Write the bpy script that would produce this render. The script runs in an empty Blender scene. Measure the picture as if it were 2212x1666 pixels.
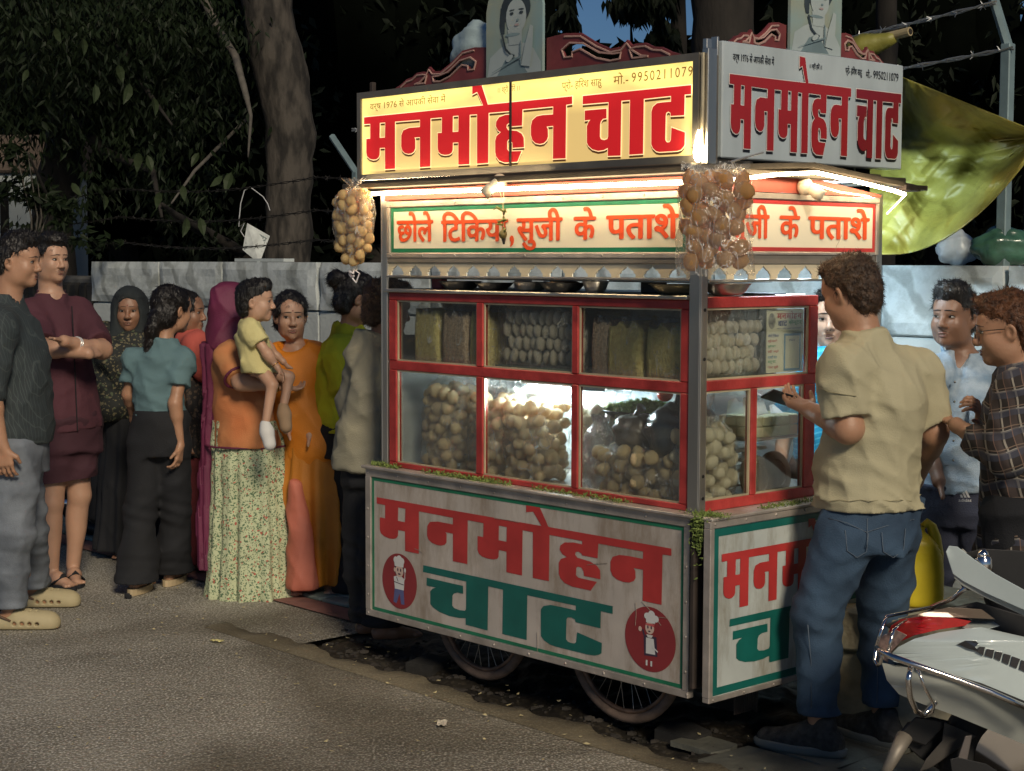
import bpy, bmesh, math, random
import numpy as np
from mathutils import Vector, Matrix, Euler
R = math.radians
rnd = random.Random(7)
scene = bpy.context.scene
COL = scene.collection

# ------------------------------------------------------------------ camera
CAM_H = 1.68
cam_d = bpy.data.cameras.new('camera')
cam = bpy.data.objects.new('camera', cam_d)
COL.objects.link(cam)
cam.location = (0, 0, CAM_H)
cam.rotation_euler = (Matrix.Rotation(R(90 - 4.34), 3, 'X') @ Matrix.Rotation(R(0.161), 3, 'Z')).to_euler()
cam_d.sensor_width = 36.0
cam_d.lens = 3572.18 / 2212 * 36
cam_d.clip_start = 0.05
cam_d.clip_end = 3000
scene.camera = cam

# ------------------------------------------------------------------ dusk sky and the far street lamp's light
world = bpy.data.worlds.new("World")
scene.world = world
world.use_nodes = True
wn = world.node_tree
bg = wn.nodes['Background']
sky = wn.nodes.new('ShaderNodeTexSky')
sky.sky_type = 'NISHITA'
sky.sun_disc = False
SUN_EL, SUN_AZ = 31.0, 163.0           # azimuth measured clockwise from +Y (the view direction)
sky.sun_elevation = R(SUN_EL)
sky.sun_rotation = R(SUN_AZ)
sky.dust_density = 0.3
sky.ozone_density = 9.0
wn.links.new(sky.outputs[0], bg.inputs[0])
bg.inputs[1].default_value = 0.021
sun_d = bpy.data.lights.new('sun', 'SUN')
sun = bpy.data.objects.new('sun', sun_d)
COL.objects.link(sun)
sun_d.energy = 1.5
sun_d.color = (1.0, 0.86, 0.66)
sun_d.angle = R(12.0)
_sd = Vector((math.sin(R(SUN_AZ)) * math.cos(R(SUN_EL)), math.cos(R(SUN_AZ)) * math.cos(R(SUN_EL)), math.sin(R(SUN_EL))))
sun.rotation_euler = _sd.to_track_quat('Z', 'Y').to_euler()
scene.view_settings.view_transform = 'Standard'
scene.view_settings.look = 'None'
scene.view_settings.gamma = 1
scene.view_settings.exposure = 0.75
scene.view_settings.use_curve_mapping = False
scene.cycles.max_bounces = 8
scene.cycles.transparent_max_bounces = 24
scene.cycles.sample_clamp_indirect = 4.0
scene.cycles.use_denoising = True

# ------------------------------------------------------------------ measuring helpers (photo coordinates, 2212 px wide)
F_PX = 3572.18
_p, _r = R(4.34), R(0.161)
def ray(px, py):
    X, Y = px - 1106, py - 833
    x = math.cos(_r) * X + math.sin(_r) * Y
    y = -math.sin(_r) * X + math.cos(_r) * Y
    c, s = math.cos(_p), math.sin(_p)
    return Vector((x, F_PX * c - y * s, -F_PX * s - y * c))
def at(px, py, D):
    r = ray(px, py)
    return Vector((0, 0, CAM_H)) + r * (D / r.y)
def ground(px, py, z=0.0):
    r = ray(px, py)
    return Vector((0, 0, CAM_H)) + r * ((z - CAM_H) / r.z)

# ------------------------------------------------------------------ materials
def _new(name):
    m = bpy.data.materials.new(name)
    m.use_nodes = True
    nt = m.node_tree
    return m, nt, nt.nodes['Principled BSDF']
def mat(name, col, rough=0.6, metal=0.0, var=0.12, vscale=9.0, bump=0.0, bscale=60.0, col2=None, spec=None, sss=0.0,
        emit=None, estr=0.0, stretch=None, coat=0.0, contrast=0.0, alpha=None, trans=0.0, ior=None):
    m, nt, b = _new(name)
    N, L = nt.nodes, nt.links
    tc = N.new('ShaderNodeTexCoord')
    mp = N.new('ShaderNodeMapping')
    L.new(tc.outputs['Object'], mp.inputs[0])
    if stretch: mp.inputs['Scale'].default_value = stretch
    nz = N.new('ShaderNodeTexNoise'); nz.inputs['Scale'].default_value = vscale
    nz.inputs['Detail'].default_value = 6
    L.new(mp.outputs[0], nz.inputs['Vector'])
    ramp = N.new('ShaderNodeValToRGB')
    lo, hi = 0.3 + contrast * .18, 0.7 - contrast * .18
    ramp.color_ramp.elements[0].position = lo; ramp.color_ramp.elements[1].position = hi
    c1 = tuple(max(0, c * (1 - var)) for c in col)
    c2 = col2 if col2 else tuple(min(1, c * (1 + var)) for c in col)
    ramp.color_ramp.elements[0].color = (*c1, 1); ramp.color_ramp.elements[1].color = (*c2, 1)
    L.new(nz.outputs[0], ramp.inputs[0])
    L.new(ramp.outputs[0], b.inputs['Base Color'])
    b.inputs['Roughness'].default_value = rough
    b.inputs['Metallic'].default_value = metal
    if spec is not None: b.inputs['Specular IOR Level'].default_value = spec
    if sss: b.inputs['Subsurface Weight'].default_value = sss; b.inputs['Subsurface Radius'].default_value = (.012, .005, .003)
    if coat: b.inputs['Coat Weight'].default_value = coat
    if trans: b.inputs['Transmission Weight'].default_value = trans
    if ior: b.inputs['IOR'].default_value = ior
    if alpha is not None: b.inputs['Alpha'].default_value = alpha
    if emit: b.inputs['Emission Color'].default_value = (*emit, 1); b.inputs['Emission Strength'].default_value = estr
    if bump:
        n2 = N.new('ShaderNodeTexNoise'); n2.inputs['Scale'].default_value = bscale; n2.inputs['Detail'].default_value = 5
        L.new(mp.outputs[0], n2.inputs['Vector'])
        bp = N.new('ShaderNodeBump'); bp.inputs['Strength'].default_value = min(1, bump); bp.inputs['Distance'].default_value = 0.01
        L.new(n2.outputs[0], bp.inputs['Height']); L.new(bp.outputs[0], b.inputs['Normal'])
    return m
def glow(name, col, strength):
    m, nt, b = _new(name)
    b.inputs['Base Color'].default_value = (.8, .8, .8, 1)
    b.inputs['Emission Color'].default_value = (*col, 1)
    b.inputs['Emission Strength'].default_value = strength
    return m
def film(name, tint=(.9, .9, .88), opac=0.16, rough=0.12, wrinkle=0.6, wscale=14.0):
    """thin clear plastic or glass sheet: mostly see-through, glossy"""
    m, nt, b = _new(name)
    N, L = nt.nodes, nt.links
    out = N['Material Output']
    tr = N.new('ShaderNodeBsdfTransparent'); tr.inputs[0].default_value = (*tint, 1)
    gl = N.new('ShaderNodeBsdfGlossy'); gl.inputs['Roughness'].default_value = rough
    gl.inputs[0].default_value = (.9, .9, .9, 1)
    lw = N.new('ShaderNodeLayerWeight'); lw.inputs[0].default_value = 0.35
    mth = N.new('ShaderNodeMath'); mth.operation = 'MULTIPLY_ADD'
    mth.inputs[1].default_value = 0.30; mth.inputs[2].default_value = opac * .25
    L.new(lw.outputs['Fresnel'], mth.inputs[0])
    if wrinkle:
        tc = N.new('ShaderNodeTexCoord'); nz = N.new('ShaderNodeTexNoise'); nz.inputs['Scale'].default_value = wscale
        nz.inputs['Detail'].default_value = 4; nz.inputs['Distortion'].default_value = 2.0
        L.new(tc.outputs['Object'], nz.inputs['Vector'])
        bp = N.new('ShaderNodeBump'); bp.inputs['Strength'].default_value = wrinkle; bp.inputs['Distance'].default_value = 0.03
        L.new(nz.outputs[0], bp.inputs['Height']); L.new(bp.outputs[0], gl.inputs['Normal'])
        L.new(bp.outputs[0], lw.inputs['Normal'])
    mx = N.new('ShaderNodeMixShader')
    L.new(mth.outputs[0], mx.inputs[0]); L.new(tr.outputs[0], mx.inputs[1]); L.new(gl.outputs[0], mx.inputs[2])
    L.new(mx.outputs[0], out.inputs[0])
    if wrinkle:       # milky creases of crumpled film, their highlights put in as diffuse white
        n3 = N.new('ShaderNodeTexNoise'); n3.inputs['Scale'].default_value = wscale * 1.1; n3.inputs['Detail'].default_value = 3; n3.inputs['Distortion'].default_value = 1.2
        mp = N.new('ShaderNodeMapping'); mp.inputs['Scale'].default_value = (1.6, 1.6, .5); L.new(tc.outputs['Object'], mp.inputs[0]); L.new(mp.outputs[0], n3.inputs[0])
        ab = N.new('ShaderNodeMath'); ab.operation = 'SUBTRACT'; ab.inputs[1].default_value = .5; L.new(n3.outputs[0], ab.inputs[0])
        a2 = N.new('ShaderNodeMath'); a2.operation = 'ABSOLUTE'; L.new(ab.outputs[0], a2.inputs[0])
        mr = N.new('ShaderNodeMapRange'); mr.inputs[1].default_value = 0; mr.inputs[2].default_value = .014; mr.inputs[3].default_value = .62; mr.inputs[4].default_value = .06; L.new(a2.outputs[0], mr.inputs[0])
        df = N.new('ShaderNodeBsdfDiffuse'); df.inputs[0].default_value = (.85, .83, .78, 1)
        m2 = N.new('ShaderNodeMixShader'); L.new(mr.outputs[0], m2.inputs[0]); L.new(mx.outputs[0], m2.inputs[1]); L.new(df.outputs[0], m2.inputs[2]); L.new(m2.outputs[0], out.inputs[0])
    return m

# ------------------------------------------------------------------ mesh helpers
def link_mesh(name, me, m, parent=None, smooth=False):
    o = bpy.data.objects.new(name, me)
    COL.objects.link(o)
    if m is not None:
        for mm in (m if isinstance(m, (list, tuple)) else [m]): me.materials.append(mm)
    if parent is not None: o.parent = parent
    if smooth and len(me.polygons): me.polygons.foreach_set('use_smooth', [True] * len(me.polygons))
    return o
class MB:
    def __init__(s): s.v = []; s.f = []; s.mi = []
    def add(s, vs, fs, mi=0):
        n = len(s.v); s.v += [tuple(q) for q in vs]; s.f += [tuple(n + i for i in f) for f in fs]; s.mi += [mi] * len(fs); return s
    def box(s, a, b, mi=0, M=None):
        x0, y0, z0 = a; x1, y1, z1 = b
        vs = [(x0,y0,z0),(x1,y0,z0),(x1,y1,z0),(x0,y1,z0),(x0,y0,z1),(x1,y0,z1),(x1,y1,z1),(x0,y1,z1)]
        if M is not None: vs = [M @ Vector(q) for q in vs]
        return s.add(vs, [(0,3,2,1),(4,5,6,7),(0,1,5,4),(1,2,6,5),(2,3,7,6),(3,0,4,7)], mi)
    def bbox(s, a, b, bev=.004, mi=0):
        """box with chamfered vertical and horizontal edges"""
        bm = bmesh.new(); bmesh.ops.create_cube(bm, size=1)
        a = Vector(a); b = Vector(b); c = (a + b) / 2; d = b - a
        for q in bm.verts: q.co = Vector((q.co.x * d.x, q.co.y * d.y, q.co.z * d.z)) + c
        bmesh.ops.bevel(bm, geom=bm.edges[:], offset=min(bev, min(abs(d.x), abs(d.y), abs(d.z)) * .45), segments=1, affect='EDGES')
        bm.verts.index_update(); bm.verts.ensure_lookup_table()
        s.add([q.co[:] for q in bm.verts], [[q.index for q in f.verts] for f in bm.faces], mi); bm.free(); return s
    def prism(s, poly, axis, lo, hi, mi=0, M=None):
        """polygon in the two other axes, extruded along axis from lo to hi"""
        n = len(poly)
        def P(p, t):
            q = (t, p[0], p[1]) if axis == 'x' else ((p[0], t, p[1]) if axis == 'y' else (p[0], p[1], t))
            return (M @ Vector(q)) if M is not None else q
        vs = [P(p, lo) for p in poly] + [P(p, hi) for p in poly]
        fs = [tuple(range(n - 1, -1, -1)), tuple(range(n, 2 * n))] + [(i, (i + 1) % n, n + (i + 1) % n, n + i) for i in range(n)]
        return s.add(vs, fs, mi)
    def tube(s, pts, r, n=8, mi=0, cap=True, flat=1.0):
        pts = [Vector(p) for p in pts]
        rs = r if isinstance(r, (list, tuple)) else [r] * len(pts)
        vs = []; prev = None
        for i, p in enumerate(pts):
            t = (pts[min(i + 1, len(pts) - 1)] - pts[max(i - 1, 0)])
            if t.length < 1e-9: t = Vector((0, 0, 1))
            t.normalize()
            if prev is None:
                ref = Vector((0, 0, 1)) if abs(t.z) < .9 else Vector((1, 0, 0))
                u = t.cross(ref).normalized()
            else:
                u = (prev - t * prev.dot(t)).normalized()
            prev = u; w = t.cross(u)
            for k in range(n):
                a = 2 * math.pi * k / n
                vs.append(p + (u * math.cos(a) + w * math.sin(a) * flat) * rs[i])
        m = len(pts); fs = []
        for i in range(m - 1):
            for k in range(n):
                fs.append((i * n + k, i * n + (k + 1) % n, (i + 1) * n + (k + 1) % n, (i + 1) * n + k))
        if cap: fs += [tuple(range(n - 1, -1, -1)), tuple((m - 1) * n + k for k in range(n))]
        return s.add(vs, fs, mi)
    def lathe(s, prof, n=20, c=(0, 0, 0), mi=0, M=None, caps=True):
        vs = []
        for r, z in prof:
            for k in range(n):
                a = 2 * math.pi * k / n
                q = Vector((c[0] + r * math.cos(a), c[1] + r * math.sin(a), c[2] + z))
                vs.append(M @ q if M is not None else q)
        m = len(prof); fs = []
        for i in range(m - 1):
            for k in range(n):
                fs.append((i * n + k, i * n + (k + 1) % n, (i + 1) * n + (k + 1) % n, (i + 1) * n + k))
        if caps: fs += [tuple(range(n - 1, -1, -1)), tuple((m - 1) * n + k for k in range(n))]
        return s.add(vs, fs, mi)
    def sph(s, c, r, n=10, m=7, mi=0, M=None):
        r = r if isinstance(r, (list, tuple)) else (r, r, r)
        vs = [(c[0], c[1], c[2] + r[2])]
        for i in range(1, m):
            a = math.pi * i / m
            for k in range(n):
                b = 2 * math.pi * k / n
                vs.append((c[0] + r[0] * math.sin(a) * math.cos(b), c[1] + r[1] * math.sin(a) * math.sin(b), c[2] + r[2] * math.cos(a)))
        vs.append((c[0], c[1], c[2] - r[2]))
        fs = [(0, 1 + k, 1 + (k + 1) % n) for k in range(n)]
        for i in range(m - 2):
            for k in range(n):
                fs.append((1 + i * n + k, 1 + (i + 1) * n + k, 1 + (i + 1) * n + (k + 1) % n, 1 + i * n + (k + 1) % n))
        l = len(vs) - 1
        fs += [(l, 1 + (m - 2) * n + (k + 1) % n, 1 + (m - 2) * n + k) for k in range(n)]
        if M is not None: vs = [M @ Vector(q) for q in vs]
        return s.add(vs, fs, mi)
    def grid(s, fn, nu, nv, mi=0):
        vs = [fn(i / nu, j / nv) for j in range(nv + 1) for i in range(nu + 1)]
        fs = [(j * (nu + 1) + i, j * (nu + 1) + i + 1, (j + 1) * (nu + 1) + i + 1, (j + 1) * (nu + 1) + i) for j in range(nv) for i in range(nu)]
        return s.add(vs, fs, mi)
    def build(s, name, m, parent=None, smooth=False):
        me = bpy.data.meshes.new(name); me.from_pydata(s.v, [], s.f)
        me.polygons.foreach_set('material_index', s.mi); me.update()
        return link_mesh(name, me, m, parent, smooth)
def auto_smooth(o, ang=35):
    me = o.data
    me.polygons.foreach_set('use_smooth', [True] * len(me.polygons))
    try: me.set_sharp_from_angle(angle=R(ang))
    except Exception: pass
    return o
def tag(o, label=None, cat=None, group=None, kind=None):
    if label: o['label'] = label
    if cat: o['category'] = cat
    if group: o['group'] = group
    if kind: o['kind'] = kind
    return o
def thing(name, label, cat, loc=(0, 0, 0), rotz=0.0, group=None, kind=None):
    o = bpy.data.objects.new(name, None); COL.objects.link(o)
    o.empty_display_size = .1
    o.location = loc; o.rotation_euler = (0, 0, rotz)
    return tag(o, label, cat, group, kind)
def share(o, parent, loc=None, rot=None, scale=None):
    """a copy of a part that shares its mesh"""
    c = o.copy(); COL.objects.link(c); c.parent = parent
    if loc is not None: c.location = loc
    if rot is not None: c.rotation_euler = rot
    if scale is not None: c.scale = scale if isinstance(scale, (tuple, list, Vector)) else (scale,) * 3
    return c

# cart frame: x along its front to the right, y into the cart, z up; origin at its near corner on the ground
CA = R(-47.55)
CO = Vector((0.65, 5.4, 0))
CM = Matrix.Translation(CO) @ Matrix.Rotation(CA, 4, 'Z')
def cw(x, y, z=0.0): return CM @ Vector((x, y, z))
def cthing(name, label, cat, x=0, y=0, z=0, rz=0.0, group=None, kind=None):
    return thing(name, label, cat, cw(x, y, z), CA + rz, group, kind)

# ------------------------------------------------------------------ flat lettering
def curve_fill(contours, name, off=0.0, res=0):
    c = bpy.data.curves.new(name, 'CURVE'); c.dimensions = '2D'; c.fill_mode = 'BOTH'; c.offset = off
    for pts in contours:
        sp = c.splines.new('POLY'); sp.points.add(len(pts) - 1)
        for q, (x, y) in zip(sp.points, pts): q.co = (x, y, 0, 1)
        sp.use_cyclic_u = True
    o = bpy.data.objects.new(name, c); COL.objects.link(o)
    bpy.context.view_layer.update()
    me = bpy.data.meshes.new_from_object(o.evaluated_get(bpy.context.evaluated_depsgraph_get()))
    bpy.data.objects.remove(o); bpy.data.curves.remove(c)
    return me
def text_mesh(s, name, bold=0.0, spacing=1.0):
    c = bpy.data.curves.new(name, 'FONT'); c.body = s; c.offset = bold; c.space_character = spacing; c.resolution_u = 3
    o = bpy.data.objects.new(name, c); COL.objects.link(o)
    bpy.context.view_layer.update()
    me = bpy.data.meshes.new_from_object(o.evaluated_get(bpy.context.evaluated_depsgraph_get()))
    bpy.data.objects.remove(o); bpy.data.curves.remove(c)
    return me
def fit_mesh(me, x0, x1, z0, z1, y, plane='front'):
    """stretch a flat xy mesh into a rectangle standing in the cart's front (x,z) or side (y,z) plane"""
    n = len(me.vertices); a = np.empty(n * 3); me.vertices.foreach_get('co', a); a = a.reshape(-1, 3)
    mn, mx = a.min(0), a.max(0)
    X = x0 + (a[:, 0] - mn[0]) / (mx[0] - mn[0]) * (x1 - x0)
    Z = z0 + (a[:, 1] - mn[1]) / (mx[1] - mn[1]) * (z1 - z0)
    Y = y + (-1 if plane == 'front' else 1) * .0001 * a[:, 2]
    b = np.column_stack([X, Y, Z]) if plane == 'front' else np.column_stack([Y, X, Z])
    me.vertices.foreach_set('co', b.ravel()); me.update(); return me
def put_text(s, name, m, parent, x0, x1, z0, z1, y, plane='front', bold=0.0, spacing=1.0):
    me = text_mesh(s, name, 0, spacing)
    if bold > .006:      # a heavier face: the same letters laid slightly apart in very thin layers
        b = MB(); V = [v.co.copy() for v in me.vertices]; Fc = [tuple(q.vertices) for q in me.polygons]
        for i, (dx, dy) in enumerate(((0, 0), (1, 0), (-1, 0), (0, .6), (0, -.6), (.7, .5), (-.7, -.5))): b.add([(v.x + dx * bold, v.y + dy * bold, i) for v in V], Fc)
        me = bpy.data.meshes.new(name); me.from_pydata(b.v, [], b.f)
    return link_mesh(name, fit_mesh(me, x0, x1, z0, z1, y, plane), m, parent)
def map_mesh(me, fx, fz, y, plane='front'):
    n = len(me.vertices); a = np.empty(n * 3); me.vertices.foreach_get('co', a); a = a.reshape(-1, 3)
    X = fx(a[:, 0]); Z = fz(a[:, 1])
    b = np.column_stack([X, np.full(n, y), Z]) if plane == 'front' else np.column_stack([np.full(n, y), X, Z])
    me.vertices.foreach_set('co', b.ravel()); me.update(); return me
W1=[(0.0, 1.0), (0.606, 0.999), (0.578, 1.2409), (0.555, 1.2073), (0.5549, 1.3675), (0.5986, 1.36), (0.6287, 1.004), (1.0, 1.0), (1.0002, 0.878), (0.9752, 0.8713), (0.974, -0.0034), (0.9195, 0.0), (0.9202, 0.545), (0.8922, 0.543), (0.8975, 0.4982), (0.8987, 0.3764), (0.8935, 0.3171), (0.8801, 0.2708), (0.8624, 0.262), (0.8446, 0.2804), (0.8302, 0.3348), (0.8236, 0.4254), (0.8235, 0.5755), (0.8298, 0.6688), (0.8495, 0.7275), (0.8743, 0.738), (0.9193, 0.7334), (0.9199, 0.8634), (0.7864, 0.8639), (0.7845, 0.5935), (0.7374, 0.5953), (0.7332, 0.6292), (0.7252, 0.6514), (0.7165, 0.6346), (0.7147, 0.5828), (0.7218, 0.5348), (0.7375, 0.5261), (0.7618, 0.5096), (0.7825, 0.458), (0.7922, 0.3839), (0.7937, 0.2281), (0.7429, 0.2283), (0.7411, 0.3137), (0.7341, 0.3705), (0.7236, 0.3773), (0.7184, 0.3461), (0.7174, 0.2153), (0.7255, 0.174), (0.7828, 0.166), (0.7639, -0.0116), (0.7063, -0.0117), (0.6816, 0.0268), (0.6681, 0.096), (0.663, 0.1765), (0.6626, 0.3747), (0.6689, 0.4521), (0.6884, 0.5121), (0.6742, 0.5493), (0.6653, 0.6245), (0.6677, 0.7028), (0.6812, 0.7707), (0.7093, 0.8004), (0.7366, 0.795), (0.7365, 0.8562), (0.6323, 0.8599), (0.6309, -0.0014), (0.578, -0.003), (0.5777, 0.8548), (0.5433, 0.8586), (0.5417, -0.0016), (0.4885, 0.0006), (0.4885, 0.3935), (0.4622, 0.3966), (0.4614, 0.2677), (0.4565, 0.2214), (0.4433, 0.1933), (0.4224, 0.1889), (0.4032, 0.2072), (0.391, 0.2514), (0.3867, 0.3143), (0.3868, 0.5888), (0.4071, 0.5855), (0.4079, 0.8586), (0.3513, 0.8611), (0.3499, -0.0008), (0.2969, -0.0033), (0.2972, 0.5419), (0.2686, 0.5431), (0.2734, 0.5111), (0.2733, 0.3438), (0.2665, 0.2897), (0.2526, 0.2582), (0.2365, 0.2552), (0.2184, 0.2765), (0.2051, 0.3263), (0.1995, 0.4052), (0.2005, 0.6021), (0.2106, 0.6904), (0.2408, 0.726), (0.2972, 0.7238), (0.2973, 0.8555), (0.1681, 0.8629), (0.1675, 0.0002), (0.1139, 0.0), (0.1134, 0.3996), (0.0864, 0.4024), (0.085, 0.2782), (0.0795, 0.2294), (0.0661, 0.1967), (0.0492, 0.1935), (0.0302, 0.2166), (0.0162, 0.2661), (0.012, 0.3394), (0.0123, 0.5921), (0.0336, 0.5904), (0.0339, 0.8665), (-0.0002, 0.8701)]
W1H=[[(0.0868, 0.868), (0.1155, 0.8659), (0.1136, 0.5876), (0.0853, 0.59)], [(0.4622, 0.8647), (0.4892, 0.8623), (0.4884, 0.5829), (0.461, 0.583)]]
W2=[(0.0, 1.0), (1.0, 1.0), (0.9995, 0.8617), (0.9442, 0.865), (0.9425, 0.5501), (0.8226, 0.5563), (0.8202, 0.6064), (0.8019, 0.6273), (0.7839, 0.611), (0.779, 0.568), (0.7767, 0.2002), (0.7864, 0.1618), (0.801, 0.1516), (0.8177, 0.1587), (0.8262, 0.189), (0.8309, 0.3776), (0.9498, 0.2879), (0.9488, 0.1029), (0.9384, 0.0668), (0.9172, 0.0291), (0.885, 0.0133), (0.7251, 0.0134), (0.6956, 0.0285), (0.6657, 0.0789), (0.6506, 0.1433), (0.6494, 0.647), (0.6623, 0.7207), (0.6989, 0.7721), (0.7501, 0.7775), (0.8242, 0.7759), (0.8237, 0.864), (0.5798, 0.858), (0.5768, 0.0007), (0.4483, 0.0), (0.4518, 0.861), (0.3716, 0.8621), (0.3679, -0.0062), (0.246, 0.0), (0.2455, 0.1297), (0.208, 0.1006), (0.1528, 0.0925), (0.0971, 0.1236), (0.0568, 0.1863), (0.0422, 0.2402), (0.0412, 0.5028), (0.0554, 0.5667), (0.0752, 0.6035), (0.0192, 0.5999), (0.0202, 0.7611), (0.231, 0.7592), (0.2317, 0.6039), (0.198, 0.6016), (0.1785, 0.565), (0.1708, 0.5139), (0.1693, 0.319), (0.1797, 0.2763), (0.2112, 0.2588), (0.2402, 0.2728), (0.2478, 0.3109), (0.2494, 0.8601), (-0.0019, 0.8651)]
# ------------------------------------------------------------------ materials of the place
def ground_mat(name, c1, c2, c3, scale=3.0, speck=220.0, rough=0.85, bump=.5, wet=0.0):
    m, nt, b = _new(name); N, L = nt.nodes, nt.links
    tc = N.new('ShaderNodeTexCoord')
    n1 = N.new('ShaderNodeTexNoise'); n1.inputs['Scale'].default_value = scale * .35; n1.inputs['Detail'].default_value = 7; n1.inputs['Roughness'].default_value = .65
    n2 = N.new('ShaderNodeTexNoise'); n2.inputs['Scale'].default_value = speck; n2.inputs['Detail'].default_value = 3
    v = N.new('ShaderNodeTexVoronoi'); v.inputs['Scale'].default_value = speck * .45
    for q in (n1, n2, v): L.new(tc.outputs['Object'], q.inputs['Vector'])
    r1 = N.new('ShaderNodeValToRGB'); r1.color_ramp.elements[0].position = .34; r1.color_ramp.elements[1].position = .66
    r1.color_ramp.elements[0].color = (*c1, 1); r1.color_ramp.elements[1].color = (*c2, 1)
    L.new(n1.outputs[0], r1.inputs[0])
    r2 = N.new('ShaderNodeValToRGB'); r2.color_ramp.elements[0].position = .50; r2.color_ramp.elements[1].position = .64
    L.new(n2.outputs[0], r2.inputs[0])
    mx = N.new('ShaderNodeMix'); mx.data_type = 'RGBA'
    mfac = N.new('ShaderNodeMath'); mfac.operation = 'MULTIPLY'; mfac.inputs[1].default_value = .7
    L.new(r2.outputs[0], mfac.inputs[0]); L.new(mfac.outputs[0], mx.inputs[0])
    L.new(r1.outputs[0], mx.inputs[6]); mx.inputs[7].default_value = (*c3, 1)
    n4 = N.new('ShaderNodeTexNoise'); n4.inputs['Scale'].default_value = scale * .16; n4.inputs['Detail'].default_value = 5; n4.inputs['Distortion'].default_value = 1.5; L.new(tc.outputs['Object'], n4.inputs['Vector'])
    r4 = N.new('ShaderNodeValToRGB'); r4.color_ramp.elements[0].position = .38; r4.color_ramp.elements[1].position = .58; r4.color_ramp.elements[0].color = (.50, .48, .44, 1); L.new(n4.outputs[0], r4.inputs[0])
    m4 = N.new('ShaderNodeMix'); m4.data_type = 'RGBA'; m4.blend_type = 'MULTIPLY'; m4.inputs[0].default_value = 1; L.new(mx.outputs[2], m4.inputs[6]); L.new(r4.outputs[0], m4.inputs[7])
    vc = N.new('ShaderNodeTexVoronoi'); vc.feature = 'DISTANCE_TO_EDGE'; vc.inputs['Scale'].default_value = .55
    nw = N.new('ShaderNodeTexNoise'); nw.inputs['Scale'].default_value = 3.2; nw.inputs['Detail'].default_value = 6; L.new(tc.outputs['Object'], nw.inputs['Vector'])
    aw = N.new('ShaderNodeMix'); aw.data_type = 'RGBA'; aw.blend_type = 'ADD'; aw.inputs[0].default_value = .55; L.new(tc.outputs['Object'], aw.inputs[6]); L.new(nw.outputs['Color'], aw.inputs[7]); L.new(aw.outputs[2], vc.inputs['Vector'])
    rc = N.new('ShaderNodeMapRange'); rc.inputs[1].default_value = .003; rc.inputs[2].default_value = .009; rc.inputs[3].default_value = .86; rc.inputs[4].default_value = 1; L.new(vc.outputs['Distance'], rc.inputs[0])
    mc_ = N.new('ShaderNodeMix'); mc_.data_type = 'RGBA'; mc_.blend_type = 'MULTIPLY'; mc_.inputs[0].default_value = 1; L.new(m4.outputs[2], mc_.inputs[6]); L.new(rc.outputs[0], mc_.inputs[7])
    L.new(mc_.outputs[2], b.inputs['Base Color'])
    rr = N.new('ShaderNodeMapRange'); rr.inputs[3].default_value = rough - wet; rr.inputs[4].default_value = rough
    L.new(n1.outputs[0], rr.inputs[0]); L.new(rr.outputs[0], b.inputs['Roughness'])
    bp = N.new('ShaderNodeBump'); bp.inputs['Strength'].default_value = bump; bp.inputs['Distance'].default_value = .005
    L.new(v.outputs[0], bp.inputs['Height']); L.new(bp.outputs[0], b.inputs['Normal'])
    return m
M_road = ground_mat('asphalt', (.14, .128, .098), (.27, .25, .20), (.85, .82, .74), 3.0, 105, .80, 1.0, .2)
M_edge = ground_mat('worn_concrete', (.13, .11, .07), (.20, .17, .11), (.28, .25, .18), 4.0, 120, .85, .4)
M_soil = ground_mat('wet_soil', (.008, .007, .006), (.03, .025, .018), (.06, .05, .035), 9.0, 60, .7, 1.0, .2)
M_dirt = ground_mat('packed_dirt', (.07, .062, .045), (.14, .12, .085), (.2, .18, .13), 3.0, 110, .88, .6)
M_grnd = ground_mat('far_ground', (.03, .03, .022), (.05, .045, .03), (.06, .055, .04), 1.0, 20, .9, .4)
M_paver = mat('paver_grey_green', (.20, .24, .21), .8, var=.3, vscale=5, bump=.4, bscale=70)
M_paver2 = mat('paver_red', (.22, .10, .08), .8, var=.3, vscale=5, bump=.4, bscale=70)
M_slab = mat('stone_slab', (.13, .13, .105), .75, var=.4, vscale=6, bump=.5, bscale=40)
M_wallp = mat('whitewashed_plaster', (.46, .50, .49), .85, var=.10, vscale=3, bump=.4, bscale=35, contrast=.3)
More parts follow.
